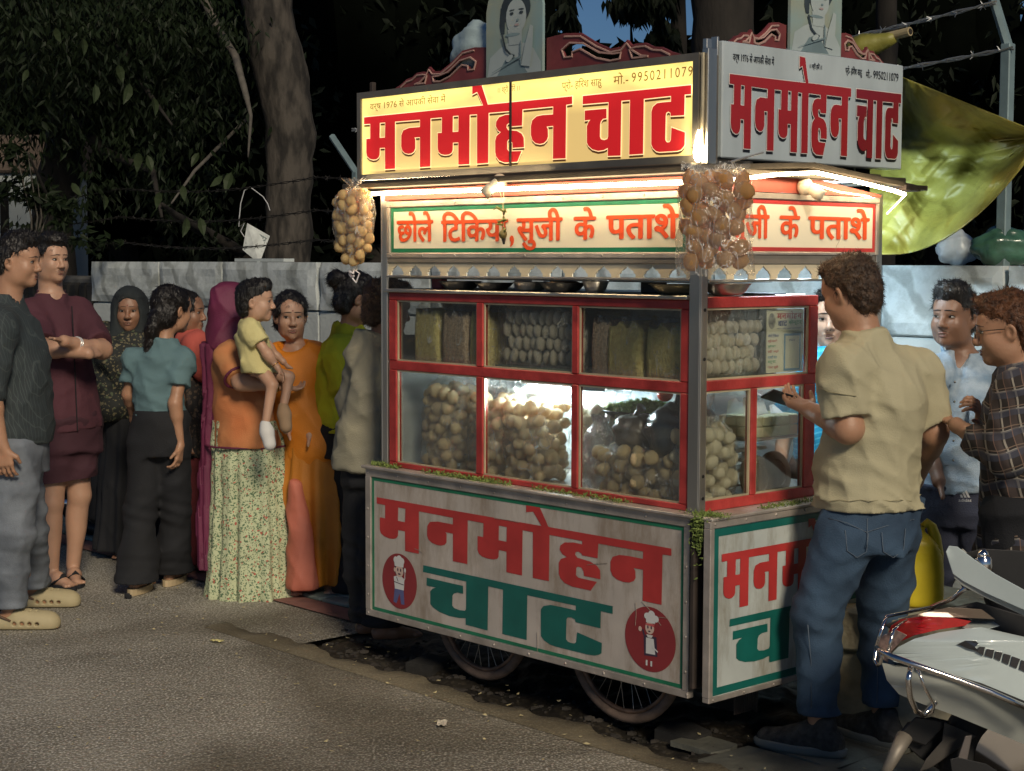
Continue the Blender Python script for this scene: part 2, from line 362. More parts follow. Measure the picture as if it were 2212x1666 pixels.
def stone_mat():
    m, nt, b = _new('whitewashed_stone'); N, L = nt.nodes, nt.links
    tc = N.new('ShaderNodeTexCoord'); mp = N.new('ShaderNodeMapping'); mp.inputs['Rotation'].default_value = (.2, .5, .7)
    L.new(tc.outputs['Object'], mp.inputs[0])
    w = N.new('ShaderNodeTexWave'); w.inputs['Scale'].default_value = 1.6; w.inputs['Distortion'].default_value = 9; w.inputs['Detail'].default_value = 6; w.inputs['Detail Scale'].default_value = 1.4
    n = N.new('ShaderNodeTexNoise'); n.inputs['Scale'].default_value = 5; n.inputs['Detail'].default_value = 9; n.inputs['Roughness'].default_value = .7
    L.new(mp.outputs[0], w.inputs[0]); L.new(tc.outputs['Object'], n.inputs['Vector'])
    r1 = N.new('ShaderNodeValToRGB'); e = r1.color_ramp.elements; e[0].position = .05; e[0].color = (.34, .37, .36, 1); e[1].position = .30; e[1].color = (.55, .60, .60, 1)
    r2 = N.new('ShaderNodeValToRGB'); e = r2.color_ramp.elements; e[0].position = .36; e[0].color = (.42, .43, .40, 1); e[1].position = .56; e[1].color = (1, 1, 1, 1)
    L.new(w.outputs[0], r1.inputs[0]); L.new(n.outputs[0], r2.inputs[0])
    mx = N.new('ShaderNodeMix'); mx.data_type = 'RGBA'; mx.blend_type = 'MULTIPLY'; mx.inputs[0].default_value = .6
    L.new(r1.outputs[0], mx.inputs[6]); L.new(r2.outputs[0], mx.inputs[7]); L.new(mx.outputs[2], b.inputs['Base Color'])
    b.inputs['Roughness'].default_value = .85
    bp = N.new('ShaderNodeBump'); bp.inputs['Strength'].default_value = .6; bp.inputs['Distance'].default_value = .02
    L.new(n.outputs[0], bp.inputs['Height']); L.new(bp.outputs[0], b.inputs['Normal'])
    return m
M_stone = stone_mat()
M_block = mat('yellowish_concrete_block', (.27, .23, .15), .85, var=.35, vscale=7, bump=.9, bscale=22, col2=(.36, .33, .24))
M_bark = mat('tree_bark', (.042, .036, .029), .9, var=.6, vscale=12, bump=1.0, bscale=34, stretch=(1, 1, .35), contrast=.6)
M_darkbark = mat('dark_bark', (.018, .015, .012), .9, var=.4, vscale=9, bump=1.0, bscale=22, stretch=(1, 1, .35))
M_twig = mat('pale_twig', (.10, .09, .075), .85, var=.3, vscale=20)
def leaf_mat(name, c, c2, rough=.55):
    m, nt, b = _new(name); N, L = nt.nodes, nt.links
    tc = N.new('ShaderNodeTexCoord'); n = N.new('ShaderNodeTexNoise'); n.inputs['Scale'].default_value = 1.3; n.inputs['Detail'].default_value = 5
    L.new(tc.outputs['Object'], n.inputs['Vector'])
    r = N.new('ShaderNodeValToRGB'); e = r.color_ramp.elements; e[0].position = .35; e[0].color = (*c, 1); e[1].position = .68; e[1].color = (*c2, 1)
    L.new(n.outputs[0], r.inputs[0]); L.new(r.outputs[0], b.inputs['Base Color']); b.inputs['Roughness'].default_value = rough; b.inputs['Specular IOR Level'].default_value = .15
    return m
M_leafL = leaf_mat('leaf_green', (.005, .009, .004), (.015, .025, .010))
M_leafD = leaf_mat('leaf_dark', (.006, .010, .006), (.014, .020, .011), .7)
M_leafBig = leaf_mat('leaf_pale', (.020, .032, .014), (.036, .050, .022))
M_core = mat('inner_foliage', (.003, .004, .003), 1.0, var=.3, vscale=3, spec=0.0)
M_post = mat('painted_steel_green', (.18, .25, .26), .5, metal=.2, var=.2, vscale=12)
M_wire = mat('galvanised_wire', (.42, .43, .43), .45, metal=.7, var=.15)
M_wired = mat('dark_wire', (.018, .016, .014), .7, metal=.3)  # near-black wire for the strands left of the sign
M_tarp = mat('yellow_green_tarp', (.16, .15, .018), .5, var=.35, vscale=5, bump=1.0, bscale=12, col2=(.27, .255, .05), contrast=.3)
M_bamboo = mat('bamboo', (.36, .29, .16), .6, var=.2, vscale=12)

# ------------------------------------------------------------------ ground: far sheet, road, dirt, pavement
def sheet(name, poly, z, m, cut=None):
    b = MB(); b.add([(*(CM @ Vector((x, y, 0))).xy, z) for x, y in poly], [tuple(range(len(poly)))])
    return tag(b.build(name, m), kind='structure')
sheet('ground', [(-400, -400), (400, -400), (400, 400), (-400, 400)], -.05, M_grnd)
sheet('road', [(-60, -14), (60, -14), (60, -.10), (-60, -.10)], 0.0, M_road)
sheet('road_verge', [(-60, -.097), (-2.35, -.097), (-2.35, .62), (-60, .62)], -.001, M_road)
# worn concrete edge of the road, a real strip with an uneven lip towards the drain
b = MB(); n = 120
for i in range(n + 1):
    x = -2.9 + i * 4.6 / n
    w = .018 * math.sin(x * 7.3) + .012 * math.sin(x * 19.7 + 1) + .008 * math.sin(x * 41)
    for (y, z) in ((-.13, .002), (-.10, .008), (-.01 + w, .010 + w * .2), (.005 + w, -.04)):
        b.v.append(tuple(cw(x, y, z)))
for i in range(n):
    for k in range(3):
        a = i * 4 + k; b.f.append((a, a + 4, a + 5, a + 1)); b.mi.append(0)
tag(b.build('road_edge', M_edge, smooth=True), kind='structure')
# drain bed under the cart: uneven dark soil
def bedz(x, y): return -.028 + .014 * math.sin(x * 9 + y * 13) + .010 * math.sin(x * 23 - y * 17) + .006 * math.sin(x * 51 + y * 43)
b = MB(); b.grid(lambda u, v: tuple(cw(-2.7 + u * 3.6, -.02 + v * 1.8, bedz(-2.7 + u * 3.6, v * 1.8))), 150, 70)
tag(b.build('drain_bed', M_soil, smooth=True), kind='structure')
b = MB()
for i in range(900):
    x = rnd.uniform(-2.5, .35); y = abs(rnd.gauss(0, .28)) + .02; s = rnd.choice([.004, .006, .008, .013]) * rnd.uniform(.6, 1.3)
    c = cw(x, y, bedz(x, y) + s * .3)
    b.sph(c, (s * rnd.uniform(.8, 1.6), s * rnd.uniform(.8, 1.4), s * .6), 5, 3)
tag(b.build('gravel', mat('rubble', (.035, .03, .025), .8, var=.5, vscale=8)), kind='stuff')
M_litter = mat('dry_leaf_litter', (.42, .36, .2), .8, var=.3)
b = MB()
for i in range(260):
    if i < 90: x = rnd.uniform(-3.6, .9); y = rnd.gauss(-.02, .16) - .05
    else: x = rnd.uniform(-4, .8); y = rnd.uniform(-1.5, .4)
    a = rnd.uniform(0, 6.3); s = rnd.uniform(.006, .015); t = rnd.uniform(-.004, .006)
    c = cw(x, y, .012); dx, dy = math.cos(a) * s, math.sin(a) * s
    b.add([(c.x - dx, c.y - dy, c.z), (c.x + dy * .4, c.y - dx * .4, c.z + t), (c.x + dx, c.y + dy, c.z + .003), (c.x - dy * .4, c.y + dx * .4, c.z)], [(0, 1, 2, 3)])
tag(b.build('leaf_litter', M_litter), kind='stuff')
for (x, y, s_, c_, lb) in ((-.95, -.35, .035, (.55, .5, .4), 'small crumpled paper scrap on the road in front of the cart'), (-2.6, -.25, .03, (.5, .45, .2), 'yellowish wrapper scrap on the road beside the queue'), (.25, -.05, .028, (.5, .42, .25), 'dry curled scrap on the road edge at the near right')):
    q = MB(); r_ = random.Random(int(x * 100)); q.grid(lambda u, v: ((u - .5) * s_ * 2, (v - .5) * s_, .004 + .012 * abs(math.sin(u * 7 + v * 5 + x)) * s_ * 20), 6, 4); o = q.build('paper_scrap', mat('scrap_paper', c_, .8, var=.3, vscale=40)); o.location = cw(x, y, .004); o.rotation_euler = (0, 0, x * 5); tag(o, lb, 'litter')
# pavement along the wall, with its pavers one by one where they show
pav = sheet('pavement', [(-60, .60), (-2.35, .60), (-2.35, 1.75), (-60, 1.75)], .004, M_dirt)
pb = MB(); pb.bbox((-.105, -.052, 0), (.105, .052, .02), .006)
pm = None; k = 0
for j in range(10):
    for i in range(19):
        x = -6.9 + i * .222 + (j % 2) * .11; y = .66 + j * .113
        if pm is None: o = pb.build('paver', M_paver, pav); pm = o
        else: o = share(pm, pav)
        c = cw(x, y, .0 + rnd.uniform(-.004, .004)); o.location = c; o.rotation_euler = (rnd.uniform(-.02, .02), rnd.uniform(-.02, .02), CA + rnd.uniform(-.03, .03))
        k += 1
strip = sheet('paved_edge_strip', [(-9, .44), (-2.5, .44), (-2.5, .595), (-9, .595)], .006, M_paver2)
# broken stone slabs at the near right, under the customer in the T-shirt
slabs = sheet('slab_footpath', [(-.02, .16), (3.5, .16), (3.5, 1.75), (.1, 1.75), (.1, .5)], -.012, M_dirt)
sx = [(-.05, .02, .30, .28), (.27, -.01, .30, .3), (.6, .0, .32, .28), (.94, -.02, .3, .3), (-.02, .31, .33, .26), (.33, .3, .28, .28), (.63, .3, .33, .27), (-.28, .13, .2, .15), (.02, .6, .33, .3), (.38, .6, .3, .3), (.7, .6, .3, .3), (1.0, .3, .3, .28), (1.03, .6, .32, .3)]
for (x, y, w, d) in sx:
    q = MB(); pts = []
    for (ax, ay) in ((0, 0), (.5, -.02), (1, 0), (1.01, .5), (1, 1), (.5, 1.02), (0, 1), (-.02, .5)):
        pts.append((x + ax * w + rnd.uniform(-.012, .012), y + ay * d + rnd.uniform(-.012, .012)))
    q.prism([(p[0] - x, p[1] - y) for p in pts], 'z', -.02, .0)
    o = q.build('stone_slab', M_slab, slabs); o.location = cw(x, y, rnd.uniform(.0, .004)); o.rotation_euler = (rnd.uniform(-.02, .02), rnd.uniform(-.02, .02), CA)

# ------------------------------------------------------------------ boundary wall of whitewashed stone
WY = 1.75
wall = cthing('boundary_wall', 'long whitewashed stone boundary wall behind the queue and the cart', 'wall', -2.5, WY)
def wl(x): return x + 2.5
b = MB(); b.box((wl(-7.40), .04, 0), (wl(4.5), .26, 1.60)); b.build('wall_core', M_wallp, wall)
xs = [-7.42, -6.46, -5.67, -4.62, -3.55, -2.5, -1.5, -.57, .02, 1.0, 2.0, 3.1, 4.4]
for i in range(len(xs) - 1):
    a, c = xs[i] + .012, xs[i + 1] - .012
    if i == 3: a += .02
    bm = bmesh.new()
    bmesh.ops.create_grid(bm, x_segments=14, y_segments=6, size=.5)
    z0, z1 = 1.375, (1.662 if i != 0 else 1.66)
    for q in bm.verts:
        X = wl(a) + (q.co.x + .5) * (c - a); Z = z0 + (q.co.y + .5) * (z1 - z0)
        e = min(1, min(q.co.x + .5, .5 - q.co.x) * 14, min(q.co.y + .5, .5 - q.co.y) * 6)
        Y = -.012 * e + .006 * math.sin(X * 11 + i * 3) * math.sin(Z * 31 + i)
        q.co = Vector((X, Y, Z))
    me = bpy.data.meshes.new('stone_block'); 
    ext = bmesh.ops.extrude_face_region(bm, geom=bm.faces[:])
    for g in ext['geom']:
        if isinstance(g, bmesh.types.BMVert): g.co.y = .28
    bmesh.ops.recalc_face_normals(bm, faces=bm.faces[:]); bm.to_mesh(me); bm.free()
    link_mesh('stone_block', me, M_stone, wall)
for i in range(len(xs) - 1):
    a, c = xs[i] + .006, xs[i + 1] - .006
    q = MB(); q.bbox((wl(a), .012, .02), (wl(c), .05, 1.362), .006); q.build('plaster_panel', M_wallp, wall)
q = MB()
q.box((wl(-5.55), .02, 1.665), (wl(-5.0), .10, 1.685)); q.build('coping_slat', M_wallp, wall)
# dark rubble wall end at the far left
dw = cthing('rubble_wall', 'low dark rubble wall left of the whitewashed wall', 'wall', -8.4, WY + .05)
b = MB(); b.bbox((-1.2, 0, 0), (.97, .3, 1.55), .02); b.build('wall_core', mat('dark_rubble_stone', (.10, .10, .095), .9, var=.5, vscale=5, bump=1, bscale=12), dw)
for i in range(16):
    for j in range(8):
        q = MB(); q.bbox((-1.2 + i * .135 + (j % 2) * .06 + .01, -.03 - rnd.random() * .02, j * .19 + .01), (-1.2 + i * .135 + (j % 2) * .06 + .125, .02, j * .19 + .175), .02)
        q.build('stone', M_darkstone if 'M_darkstone' in globals() else mat('dark_stone', (.022, .021, .019), .9, var=.5, vscale=6, bump=.9, bscale=18), dw)
        if 'M_darkstone' not in globals(): M_darkstone = bpy.data.materials['dark_stone']

# white building far left behind the wall
p0 = at(-260, 575, 14.5); p1 = at(160, 575, 14.5)
bl = thing('building', 'pale plastered building with a brown roof band at the far left behind the foliage', 'building', (p0.x, p0.y, 0))
b = MB(); b.bbox((0, 0, 0), (p1.x - p0.x, .5, 2.42), .02); b.build('wall', mat('pale_plaster', (.42, .46, .45), .9, var=.12, vscale=1.5, bump=.3), bl)
b = MB(); b.bbox((-.1, -.06, 2.425), (p1.x - p0.x + .04, .6, 2.75), .02); b.build('roof', mat('brown_roof_band', (.12, .09, .07), .9, var=.2), bl)
b = MB(); b.bbox((.35, -.02, 1.0), (1.0, .0, 2.1), .01); f = b.build('window', mat('dark_window_frame', (.06, .07, .07), .6), bl)
b = MB(); b.box((.39, -.03, 1.04), (.96, -.022, 2.06)); b.build('pane', mat('dark_window_pane', (.02, .025, .03), .15), f)
pp = at(12, 570, 13.5)
o = MB().tube([(pp.x, pp.y, 0), (pp.x, pp.y, 2.30)], .035, 10).build('pole', M_darkbark); tag(o, 'thin dark upright pole in front of the pale building at the far left', 'pole')

# ------------------------------------------------------------------ fence posts and barbed wire on the wall
def fence_post(x, z_bend, arm, label):
    t = cthing('fence_post', label, 'fence post', x, WY + .12, 1.55, group='angled steel posts carrying the barbed wire')
    b = MB(); b.bbox((-.022, -.022, 0), (.022, .022, z_bend - 1.55), .004)
    b.build('upright', M_post, t)
    b = MB(); b.tube([(0, 0, z_bend - 1.56), (arm[0], -.02, arm[1] - 1.55)], .02, 6); b.build('arm', M_post, t)
    return t
fence_post(-.068, 2.55, (-.09, 2.82), 'bent steel fence post above the yellow tarpaulin at the right')
fence_post(-4.38, 2.20, (-.22, 2.42), 'bent steel fence post in the dark just left of the lit sign')
fence_post(-9.2, 2.20, (-.22, 2.42), 'bent steel fence post hidden in the leaves at the far left')
def strand(z0, z1, x0, x1, y, label, group='barbed wire strands above the boundary wall'):
    b = MB(); n = int((x1 - x0) / .06); wr_ = .0045 if x1 > -1 else .003; pts1 = []; pts2 = []; L_ = x1 - x0
    for i in range(n + 1):
        t = i / n; x = x0 + L_ * t; sag = -.05 * math.sin(math.pi * ((x * .42) % 1)); z = z0 + (z1 - z0) * t + sag
        a = i * 1.3; pts1.append(cw(x, y + .006 * math.sin(a), z + .006 * math.cos(a))); pts2.append(cw(x, y - .006 * math.sin(a), z - .006 * math.cos(a)))
    b.tube(pts1, wr_, 4); b.tube(pts2, wr_, 4)
    for i in range(1, n, 2):
        p = (pts1[i] + pts2[i]) / 2
        for k in range(4):
            d = Vector((rnd.uniform(-1, 1), rnd.uniform(-.5, .5), rnd.uniform(-1, 1))).normalized() * .022
            b.tube([p, p + d], [.0032, .001], 3, cap=False)
    o = b.build('barbed_wire', M_wire if x1 > -1 else M_wired); tag(o, label, 'barbed wire', group); return o
strand(2.47, 2.53, -4.4, -.03, WY + .10, 'lower pale barbed wire strand running behind the right sign to the bent post')
strand(2.52, 2.72, -4.2, -.10, WY + .08, 'upper pale barbed wire strand running behind the painted portrait to the bent post')
strand(1.80, 1.80, -7.4, -4.4, WY + .10, 'lowest dark barbed wire strand just above the wall behind the queue')
strand(1.98, 1.98, -9.2, -4.4, WY + .10, 'second barbed wire strand crossing the thick trunk')
strand(2.18, 2.18, -9.2, -4.4, WY + .10, 'topmost barbed wire strand left of the lit sign')

# ------------------------------------------------------------------ trees
def leafquad(b, c, d, up, L, W, curl=.15, mi=0):
    d = d.normalized(); s = d.cross(up)
    if s.length < 1e-3: s = Vector((1, 0, 0))
    s.normalize(); nn = s.cross(d).normalized()
    b.add([c, c + d * L * .35 + s * W * .5 + nn * curl * L * .3, c + d * L, c + d * L * .35 - s * W * .5 + nn * curl * L * .3, c + d * L * .5], [(0, 1, 4), (1, 2, 4), (0, 4, 3), (4, 2, 3)], mi)
def rvec(): return Vector((rnd.gauss(0, 1), rnd.gauss(0, 1), rnd.gauss(0, 1))).normalized()
def crown(t, blobs, n, L, m, hang=.5, core=True, W=.38):
    """leaves through the volume of several ellipsoids; blobs = (centre, radii) in the tree's own frame"""
    b = MB(); tot = sum(r[0] * r[1] * r[2] for c, r in blobs)
    for c, r in blobs:
        k = int(n * r[0] * r[1] * r[2] / tot)
        sub = [(rvec(), rnd.uniform(.12, .3)) for _ in range(max(6, k // 45))]
        for _ in range(k):
            d, sr = rnd.choice(sub); q = d * (rnd.uniform(.45, 1.08)) + rvec() * sr
            p = Vector((c[0] + q.x * r[0], c[1] + q.y * r[1], c[2] + q.z * r[2]))
            dr = rvec() + Vector((0, 0, -hang * 1.6))
            leafquad(b, p, dr, rvec(), L * rnd.uniform(.6, 1.3), L * W * rnd.uniform(.7, 1.2))
    o = b.build('crown', m, t); tag(o, kind='stuff')
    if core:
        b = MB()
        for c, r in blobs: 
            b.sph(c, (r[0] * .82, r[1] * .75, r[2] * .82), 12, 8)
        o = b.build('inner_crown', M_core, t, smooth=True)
    return t
def trunk(t, path, rad, m, n=14, name='trunk', rough=.06):
    b = MB(); pts = []; rs = []
    for i in range(len(path) - 1):
        for k in range(5):
            f = k / 5; pts.append(Vector(path[i]).lerp(Vector(path[i + 1]), f)); rs.append((rad[i] * (1 - f) + rad[i + 1] * f) * (1 + rnd.uniform(-rough, rough)))
    pts.append(Vector(path[-1])); rs.append(rad[-1]); b.tube(pts, rs, n)
    # bumps round the stem
    b.v = [tuple(Vector(v) + Vector((math.sin(v[2] * 17 + v[0] * 40), math.cos(v[2] * 13 + v[1] * 37), 0)) * .05 * rs[min(len(rs) - 1, i // n)]) for i, v in enumerate(b.v)]
    return b.build(name, m, t, smooth=True)
def rel(o, px, py, D): return at(px, py, D) - Vector(o)
# the thick trunk behind the wall
o = at(622, 600, 12.2); o.z = 0
t = thing('tree', 'thick bare brown trunk rising behind the wall between the hanging notice and the lit sign', 'tree', o)
trunk(t, [(0, 0, 0), rel(o, 622, 560, 12.2), rel(o, 624, 420, 12.2), rel(o, 628, 290, 12.2), rel(o, 612, 180, 12.2), rel(o, 585, 70, 12.2), rel(o, 572, -40, 12.2), rel(o, 560, -300, 12.3)], [.22, .175, .165, .18, .19, .185, .185, .17], M_bark, 22, rough=.03)
trunk(t, [rel(o, 565, -250, 12.3), rel(o, 480, -420, 12.2), rel(o, 380, -520, 12)], [.12, .08, .04], M_bark, 10, 'limb')
trunk(t, [rel(o, 562, -270, 12.3), rel(o, 650, -420, 12.4), rel(o, 800, -560, 12.6)], [.13, .09, .04], M_bark, 10, 'limb')
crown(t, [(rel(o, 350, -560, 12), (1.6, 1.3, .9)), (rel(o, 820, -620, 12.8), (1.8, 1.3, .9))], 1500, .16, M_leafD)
# leafy tree at the left, its boughs drooping to the wall
o = at(120, 600, 13.0); o.z = 0
t = thing('tree', 'leafy tree filling the upper left with drooping boughs of long dark leaves', 'tree', o)
trunk(t, [(0, 0, 0), rel(o, 110, 480, 13), rel(o, 150, 250, 13), rel(o, 230, 60, 12.8), rel(o, 260, -150, 12.6)], [.2, .17, .15, .12, .08], M_darkbark, 12)
for pts, rr in (([(430, -30), (468, 60), (508, 120), (530, 200), (542, 250), (536, 340)], [.035, .032, .028, .022, .014, .006]),
                ([(150, 250), (230, 330), (330, 370), (350, 470)], [.05, .035, .022, .01]),
                ([(540, 250), (480, 310), (420, 370), (370, 440)], [.014, .014, .012, .006]),
                ([(200, 40), (260, 100), (320, 200), (372, 270)], [.04, .028, .018, .007]),
                ([(520, 545), (440, 500), (385, 470), (350, 440)], [.05, .045, .03, .01]),
                ([(60, 560), (70, 480), (100, 420), (60, 330)], [.02, .018, .014, .006])):
    trunk(t, [rel(o, x, y, max(11.5, 12.8 - .5 * k)) for k, (x, y) in enumerate(pts)], rr, M_twig if pts[0][0] in (430, 540) else M_darkbark, 7, 'limb')
crown(t, [(rel(o, 90, 60, 12), (1.0, .8, .75)), (rel(o, 330, 120, 12.2), (.9, .7, .7)), (rel(o, 60, 260, 12.4), (.75, .6, .5)), (rel(o, 380, 330, 12), (.5, .4, .45)), (rel(o, 250, 250, 12.6), (.7, .5, .5)), (rel(o, 480, 60, 12.8), (.5, .5, .6)), (rel(o, 300, 420, 12.2), (.5, .35, .3)), (rel(o, 460, 480, 12.4), (.45, .3, .2)), (rel(o, 120, 460, 11.9), (.28, .25, .18))], 13000, .085, M_leafL, hang=.8, core=False, W=.32)
# single large leaves that can be told apart
bm_ = MB(); L_ = 1.0
prof = [(0, 0), (.16, .16), (.42, .22), (.72, .13), (1, 0)]
vs = [(0, 0, 0)] + [(w * s, 0.10 * math.sin(u * 3), -u) for u, w in prof[1:-1] for s in (-1, 0, 1)] + [(0, 0, -1)]
vs = [(x, y + abs(x) * .35, z) for x, y, z in vs]
fs = [(0, 1, 2), (0, 2, 3), (1, 4, 5, 2), (2, 5, 6, 3), (4, 7, 8, 5), (5, 8, 9, 6), (7, 10, 8), (8, 10, 9)]
bm_.add(vs, fs); first = None
for (px, py, L, tilt) in ((178, 82, .13, .1), (205, 182, .15, -.1), (403, 470, .15, .25), (432, 470, .14, -.2), (500, 372, .16, .3), (155, 395, .12, -.6), (300, 330, .15, .1), (318, 335, .13, -.3), (345, 415, .13, .2), (395, 400, .12, -.1), (280, 180, .16, .3), (255, 140, .14, -.2), (430, 330, .12, .5), (60, 150, .1, .4), (120, 60, .12, -.4), (480, 380, .12, .8), (225, 420, .12, .2), (330, 210, .14, 0)):
    L = L * .92
    if first is None: first = q = bm_.build('leaf', M_leafBig, t)
    else: q = share(first, t)
    q.location = rel(o, px, py, 11.0); q.scale = (L, L, L); q.rotation_euler = (rnd.uniform(-.3, .3), tilt, rnd.uniform(-.6, .6))
# small shrub sprigs above the wall at the left
o = at(60, 600, 12.0); o.z = 0
t = thing('shrub', 'small leafy shrub against the pale building above the two men at the left', 'shrub', o)
for (x, y) in ((35, 330), (62, 345), (100, 420), (80, 380)):
    MB().tube([rel(o, 70, 560, 11.9), rel(o, x * .5 + 50, 470, 11.8), rel(o, x, y, 11.7)], [.008, .006, .003], 4).build('stem', M_twig, t)
crown(t, [(rel(o, 70, 420, 11.7), (.28, .2, .14)), (rel(o, 110, 460, 11.8), (.2, .2, .12)), (rel(o, 30, 340, 11.7), (.16, .15, .12)), (rel(o, 190, 520, 11.6), (.22, .15, .08))], 620, .09, M_leafL, hang=.2, core=False)
# dark trees behind, each with its own trunk and crown
def back_tree(px, D, hw, top, bottom, label, dens=3200, L=.15, m=M_leafD, tr=.2, cx=0):
    o = at(px, 600, D); o.z = 0
    t = thing('tree', label, 'tree', o, group='dark trees beyond the wall')
    zt = rel(o, px, top, D).z; zb = rel(o, px, bottom, D).z; w = hw * D / F_PX
    trunk(t, [(0, 0, 0), (.1, 0, zb), (cx, .1, (zt + zb) / 2)], [tr, tr * .8, tr * .4], M_darkbark, 12)
    h = (zt - zb) / 2; zc = (zt + zb) / 2
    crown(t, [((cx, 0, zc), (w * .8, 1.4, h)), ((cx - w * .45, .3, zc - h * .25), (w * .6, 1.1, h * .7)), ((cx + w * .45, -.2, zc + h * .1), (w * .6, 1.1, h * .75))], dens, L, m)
    return t
back_tree(-120, 17, 330, -260, 600, 'dark tree behind the pale building at the far left')
back_tree(250, 18, 300, -260, 610, 'dark tree behind the leafy boughs at the left')
back_tree(520, 17, 230, -300, 620, 'dark tree just left behind the thick brown trunk')
back_tree(800, 18, 290, -300, 620, 'dark tree behind the left end of the lit sign')
back_tree(1050, 17.5, 160, -320, 620, 'dark tree behind the portrait above the lit sign', 2600)
back_tree(1330, 19, 230, 170, 640, 'low dark tree below the open patch of dusk sky')
back_tree(1720, 18, 240, -260, 620, 'dark tree behind the right sign')
back_tree(2010, 20, 170, -330, 600, 'dark tree with sky glimmering through its leaves at the upper right', 2200)
back_tree(2330, 17, 210, -260, 600, 'dark tree at the right edge behind the bent post', 2200)
def tall_trunk(px0, px1, D, label, dens=900, hang=None):
    pc = (px0 + px1) / 2; r = (px1 - px0) / 2 * D / F_PX
    o = at(pc, 600, D); o.z = 0
    t = thing('tree', label, 'tree', o)
    trunk(t, [(0, 0, 0), rel(o, pc, 300, D), rel(o, pc + 4, 100, D), rel(o, pc - 2, -200, D)], [r * 1.1, r, r, r * .85], M_darkbark, 16)
    crown(t, hang(o) if hang else [(rel(o, pc, -330, D), (1.5, 1.2, .8))], dens, .2, M_leafD, core=False, hang=1.2)
    return t
tall_trunk(1444, 1480, 16, 'slim dark trunk against the dusk sky above the gap between the signs', 900, lambda o: [(rel(o, 1400, -10, 15.5), (.32, .3, .16)), (rel(o, 1225, 15, 15.5), (.10, .3, .16)), (rel(o, 1430, 70, 15.6), (.14, .2, .14))])
tall_trunk(1492, 1625, 14, 'very thick dark trunk behind the left corner of the right sign', 600)
tall_trunk(1890, 1935, 15, 'dark trunk behind the bamboo pole at the upper right', 500)
tall_trunk(2215, 2265, 13, 'dark trunk at the right edge of the frame', 500)
# the far wood closing the view
b = MB()
for i in range(4600):
    px = rnd.uniform(-900, 3100); D = rnd.uniform(24, 30)
    top = 120 if 1180 < px < 1560 else (30 if px > 1940 else -420)
    py = rnd.uniform(top, 640) if i < 2600 else rnd.uniform(470, 640)
    c = at(px, py, D); s = rnd.uniform(.35, .7)
    for k in range(5): leafquad(b, c + rvec() * s * .5, rvec(), rvec(), s, s * .7)
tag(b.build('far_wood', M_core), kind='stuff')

# ------------------------------------------------------------------ tarpaulin on its bamboo pole
def tarp_pt(u, v):
    x = 1880 + u * 440
    yt = 138 + u * 178
    yb = 552 - 10 * u - 330 * max(0, u - .12) ** 1.9 * 1.35
    y = yt + (yb - yt) * v
    D = 6.5 - u * .7 + .32 * math.sin(v * 3.0) + .05 * math.sin(u * 9 + v * 6) + .03 * math.sin(v * 17 - u * 13) + .014 * math.sin(u * 31 + v * 8) - .012 * (1 - abs(math.sin(u * 7 - v * 11 + 3.5 * math.sin(v * 5 + u * 3)))) ** 4 - .010 * (1 - abs(math.sin(u * 19 + v * 15 + 3 * math.sin(u * 11 + v * 7)))) ** 3 - .007 * (1 - abs(math.sin(v * 31 - u * 17 + math.sin(u * 17) * 3))) ** 3
    return at(x, y, D)
o = tarp_pt(.2, 0); q = MB(); q.grid(lambda u, v: tuple(tarp_pt(u, v) - o), 130, 90)
tp = q.build('tarpaulin', M_tarp, smooth=True); tp.location = o
md = tp.modifiers.new('s', 'SOLIDIFY'); md.thickness = .004
tag(tp, 'large yellow-green tarpaulin sagging from the cart roof towards the right', 'tarpaulin')
t = thing('bamboo_pole', 'pale bamboo pole end wrapped in a scrap of yellow cloth above the right sign', 'pole', at(1850, 95, 6.9))
o = t.location.copy()
b = MB(); b.tube([rel(o, 1790, 112, 7.1), rel(o, 1966, 68, 6.8)], .019, 12, cap=True); b.build('pole', M_bamboo, t)
b = MB(); e0 = rel(o, 1966, 68, 6.8); e1 = rel(o, 1790, 112, 7.1); dd = (e0 - e1).normalized()
b.tube([e0 + dd * .0015, e0 + dd * .003], .012, 12); b.build('hollow_end', mat('bamboo_hollow', (.02, .015, .01), .9), t)
b = MB(); ps = [(1830, 104), (1845, 104), (1870, 96), (1895, 90), (1920, 82), (1935, 76)]
b.tube([rel(o, x, y + 4, 6.95 - k * .02) for k, (x, y) in enumerate(ps)], [.03, .052, .055, .042, .03, .021], 10); b.build('cloth_wrap', M_tarp, t, smooth=True)

# notice hanging on its strap
t = thing('hanging_notice', 'small tattered white notice hanging tilted from a white cloth strap on the wire', 'notice', at(545, 408, 11.35))
o = t.location.copy()
b = MB(); b.tube([rel(o, x, y, 11.35) for x, y in ((583, 455), (578, 440), (568, 425), (548, 410), (540, 404), (528, 412), (520, 440), (517, 470), (516, 490), (528, 482), (520, 500), (528, 512))], .0085, 6, flat=.4); b.build('strap', mat('white_cloth_strap', (.62, .62, .6), .8), t)
A0, A1, A2, A3 = rel(o, 534, 482, 11.3), rel(o, 583, 510, 11.3), rel(o, 560, 570, 11.28), rel(o, 524, 540, 11.32)
b = MB(); th = Vector((0, .004, 0)); b.add([A0, A1, A2, A3, A0 + th, A1 + th, A2 + th, A3 + th], [(0, 3, 2, 1), (4, 5, 6, 7), (0, 1, 5, 4), (1, 2, 6, 5), (2, 3, 7, 6), (3, 0, 4, 7)])
bd = b.build('board', mat('notice_white', (.55, .58, .55), .8, var=.2, vscale=20), t)
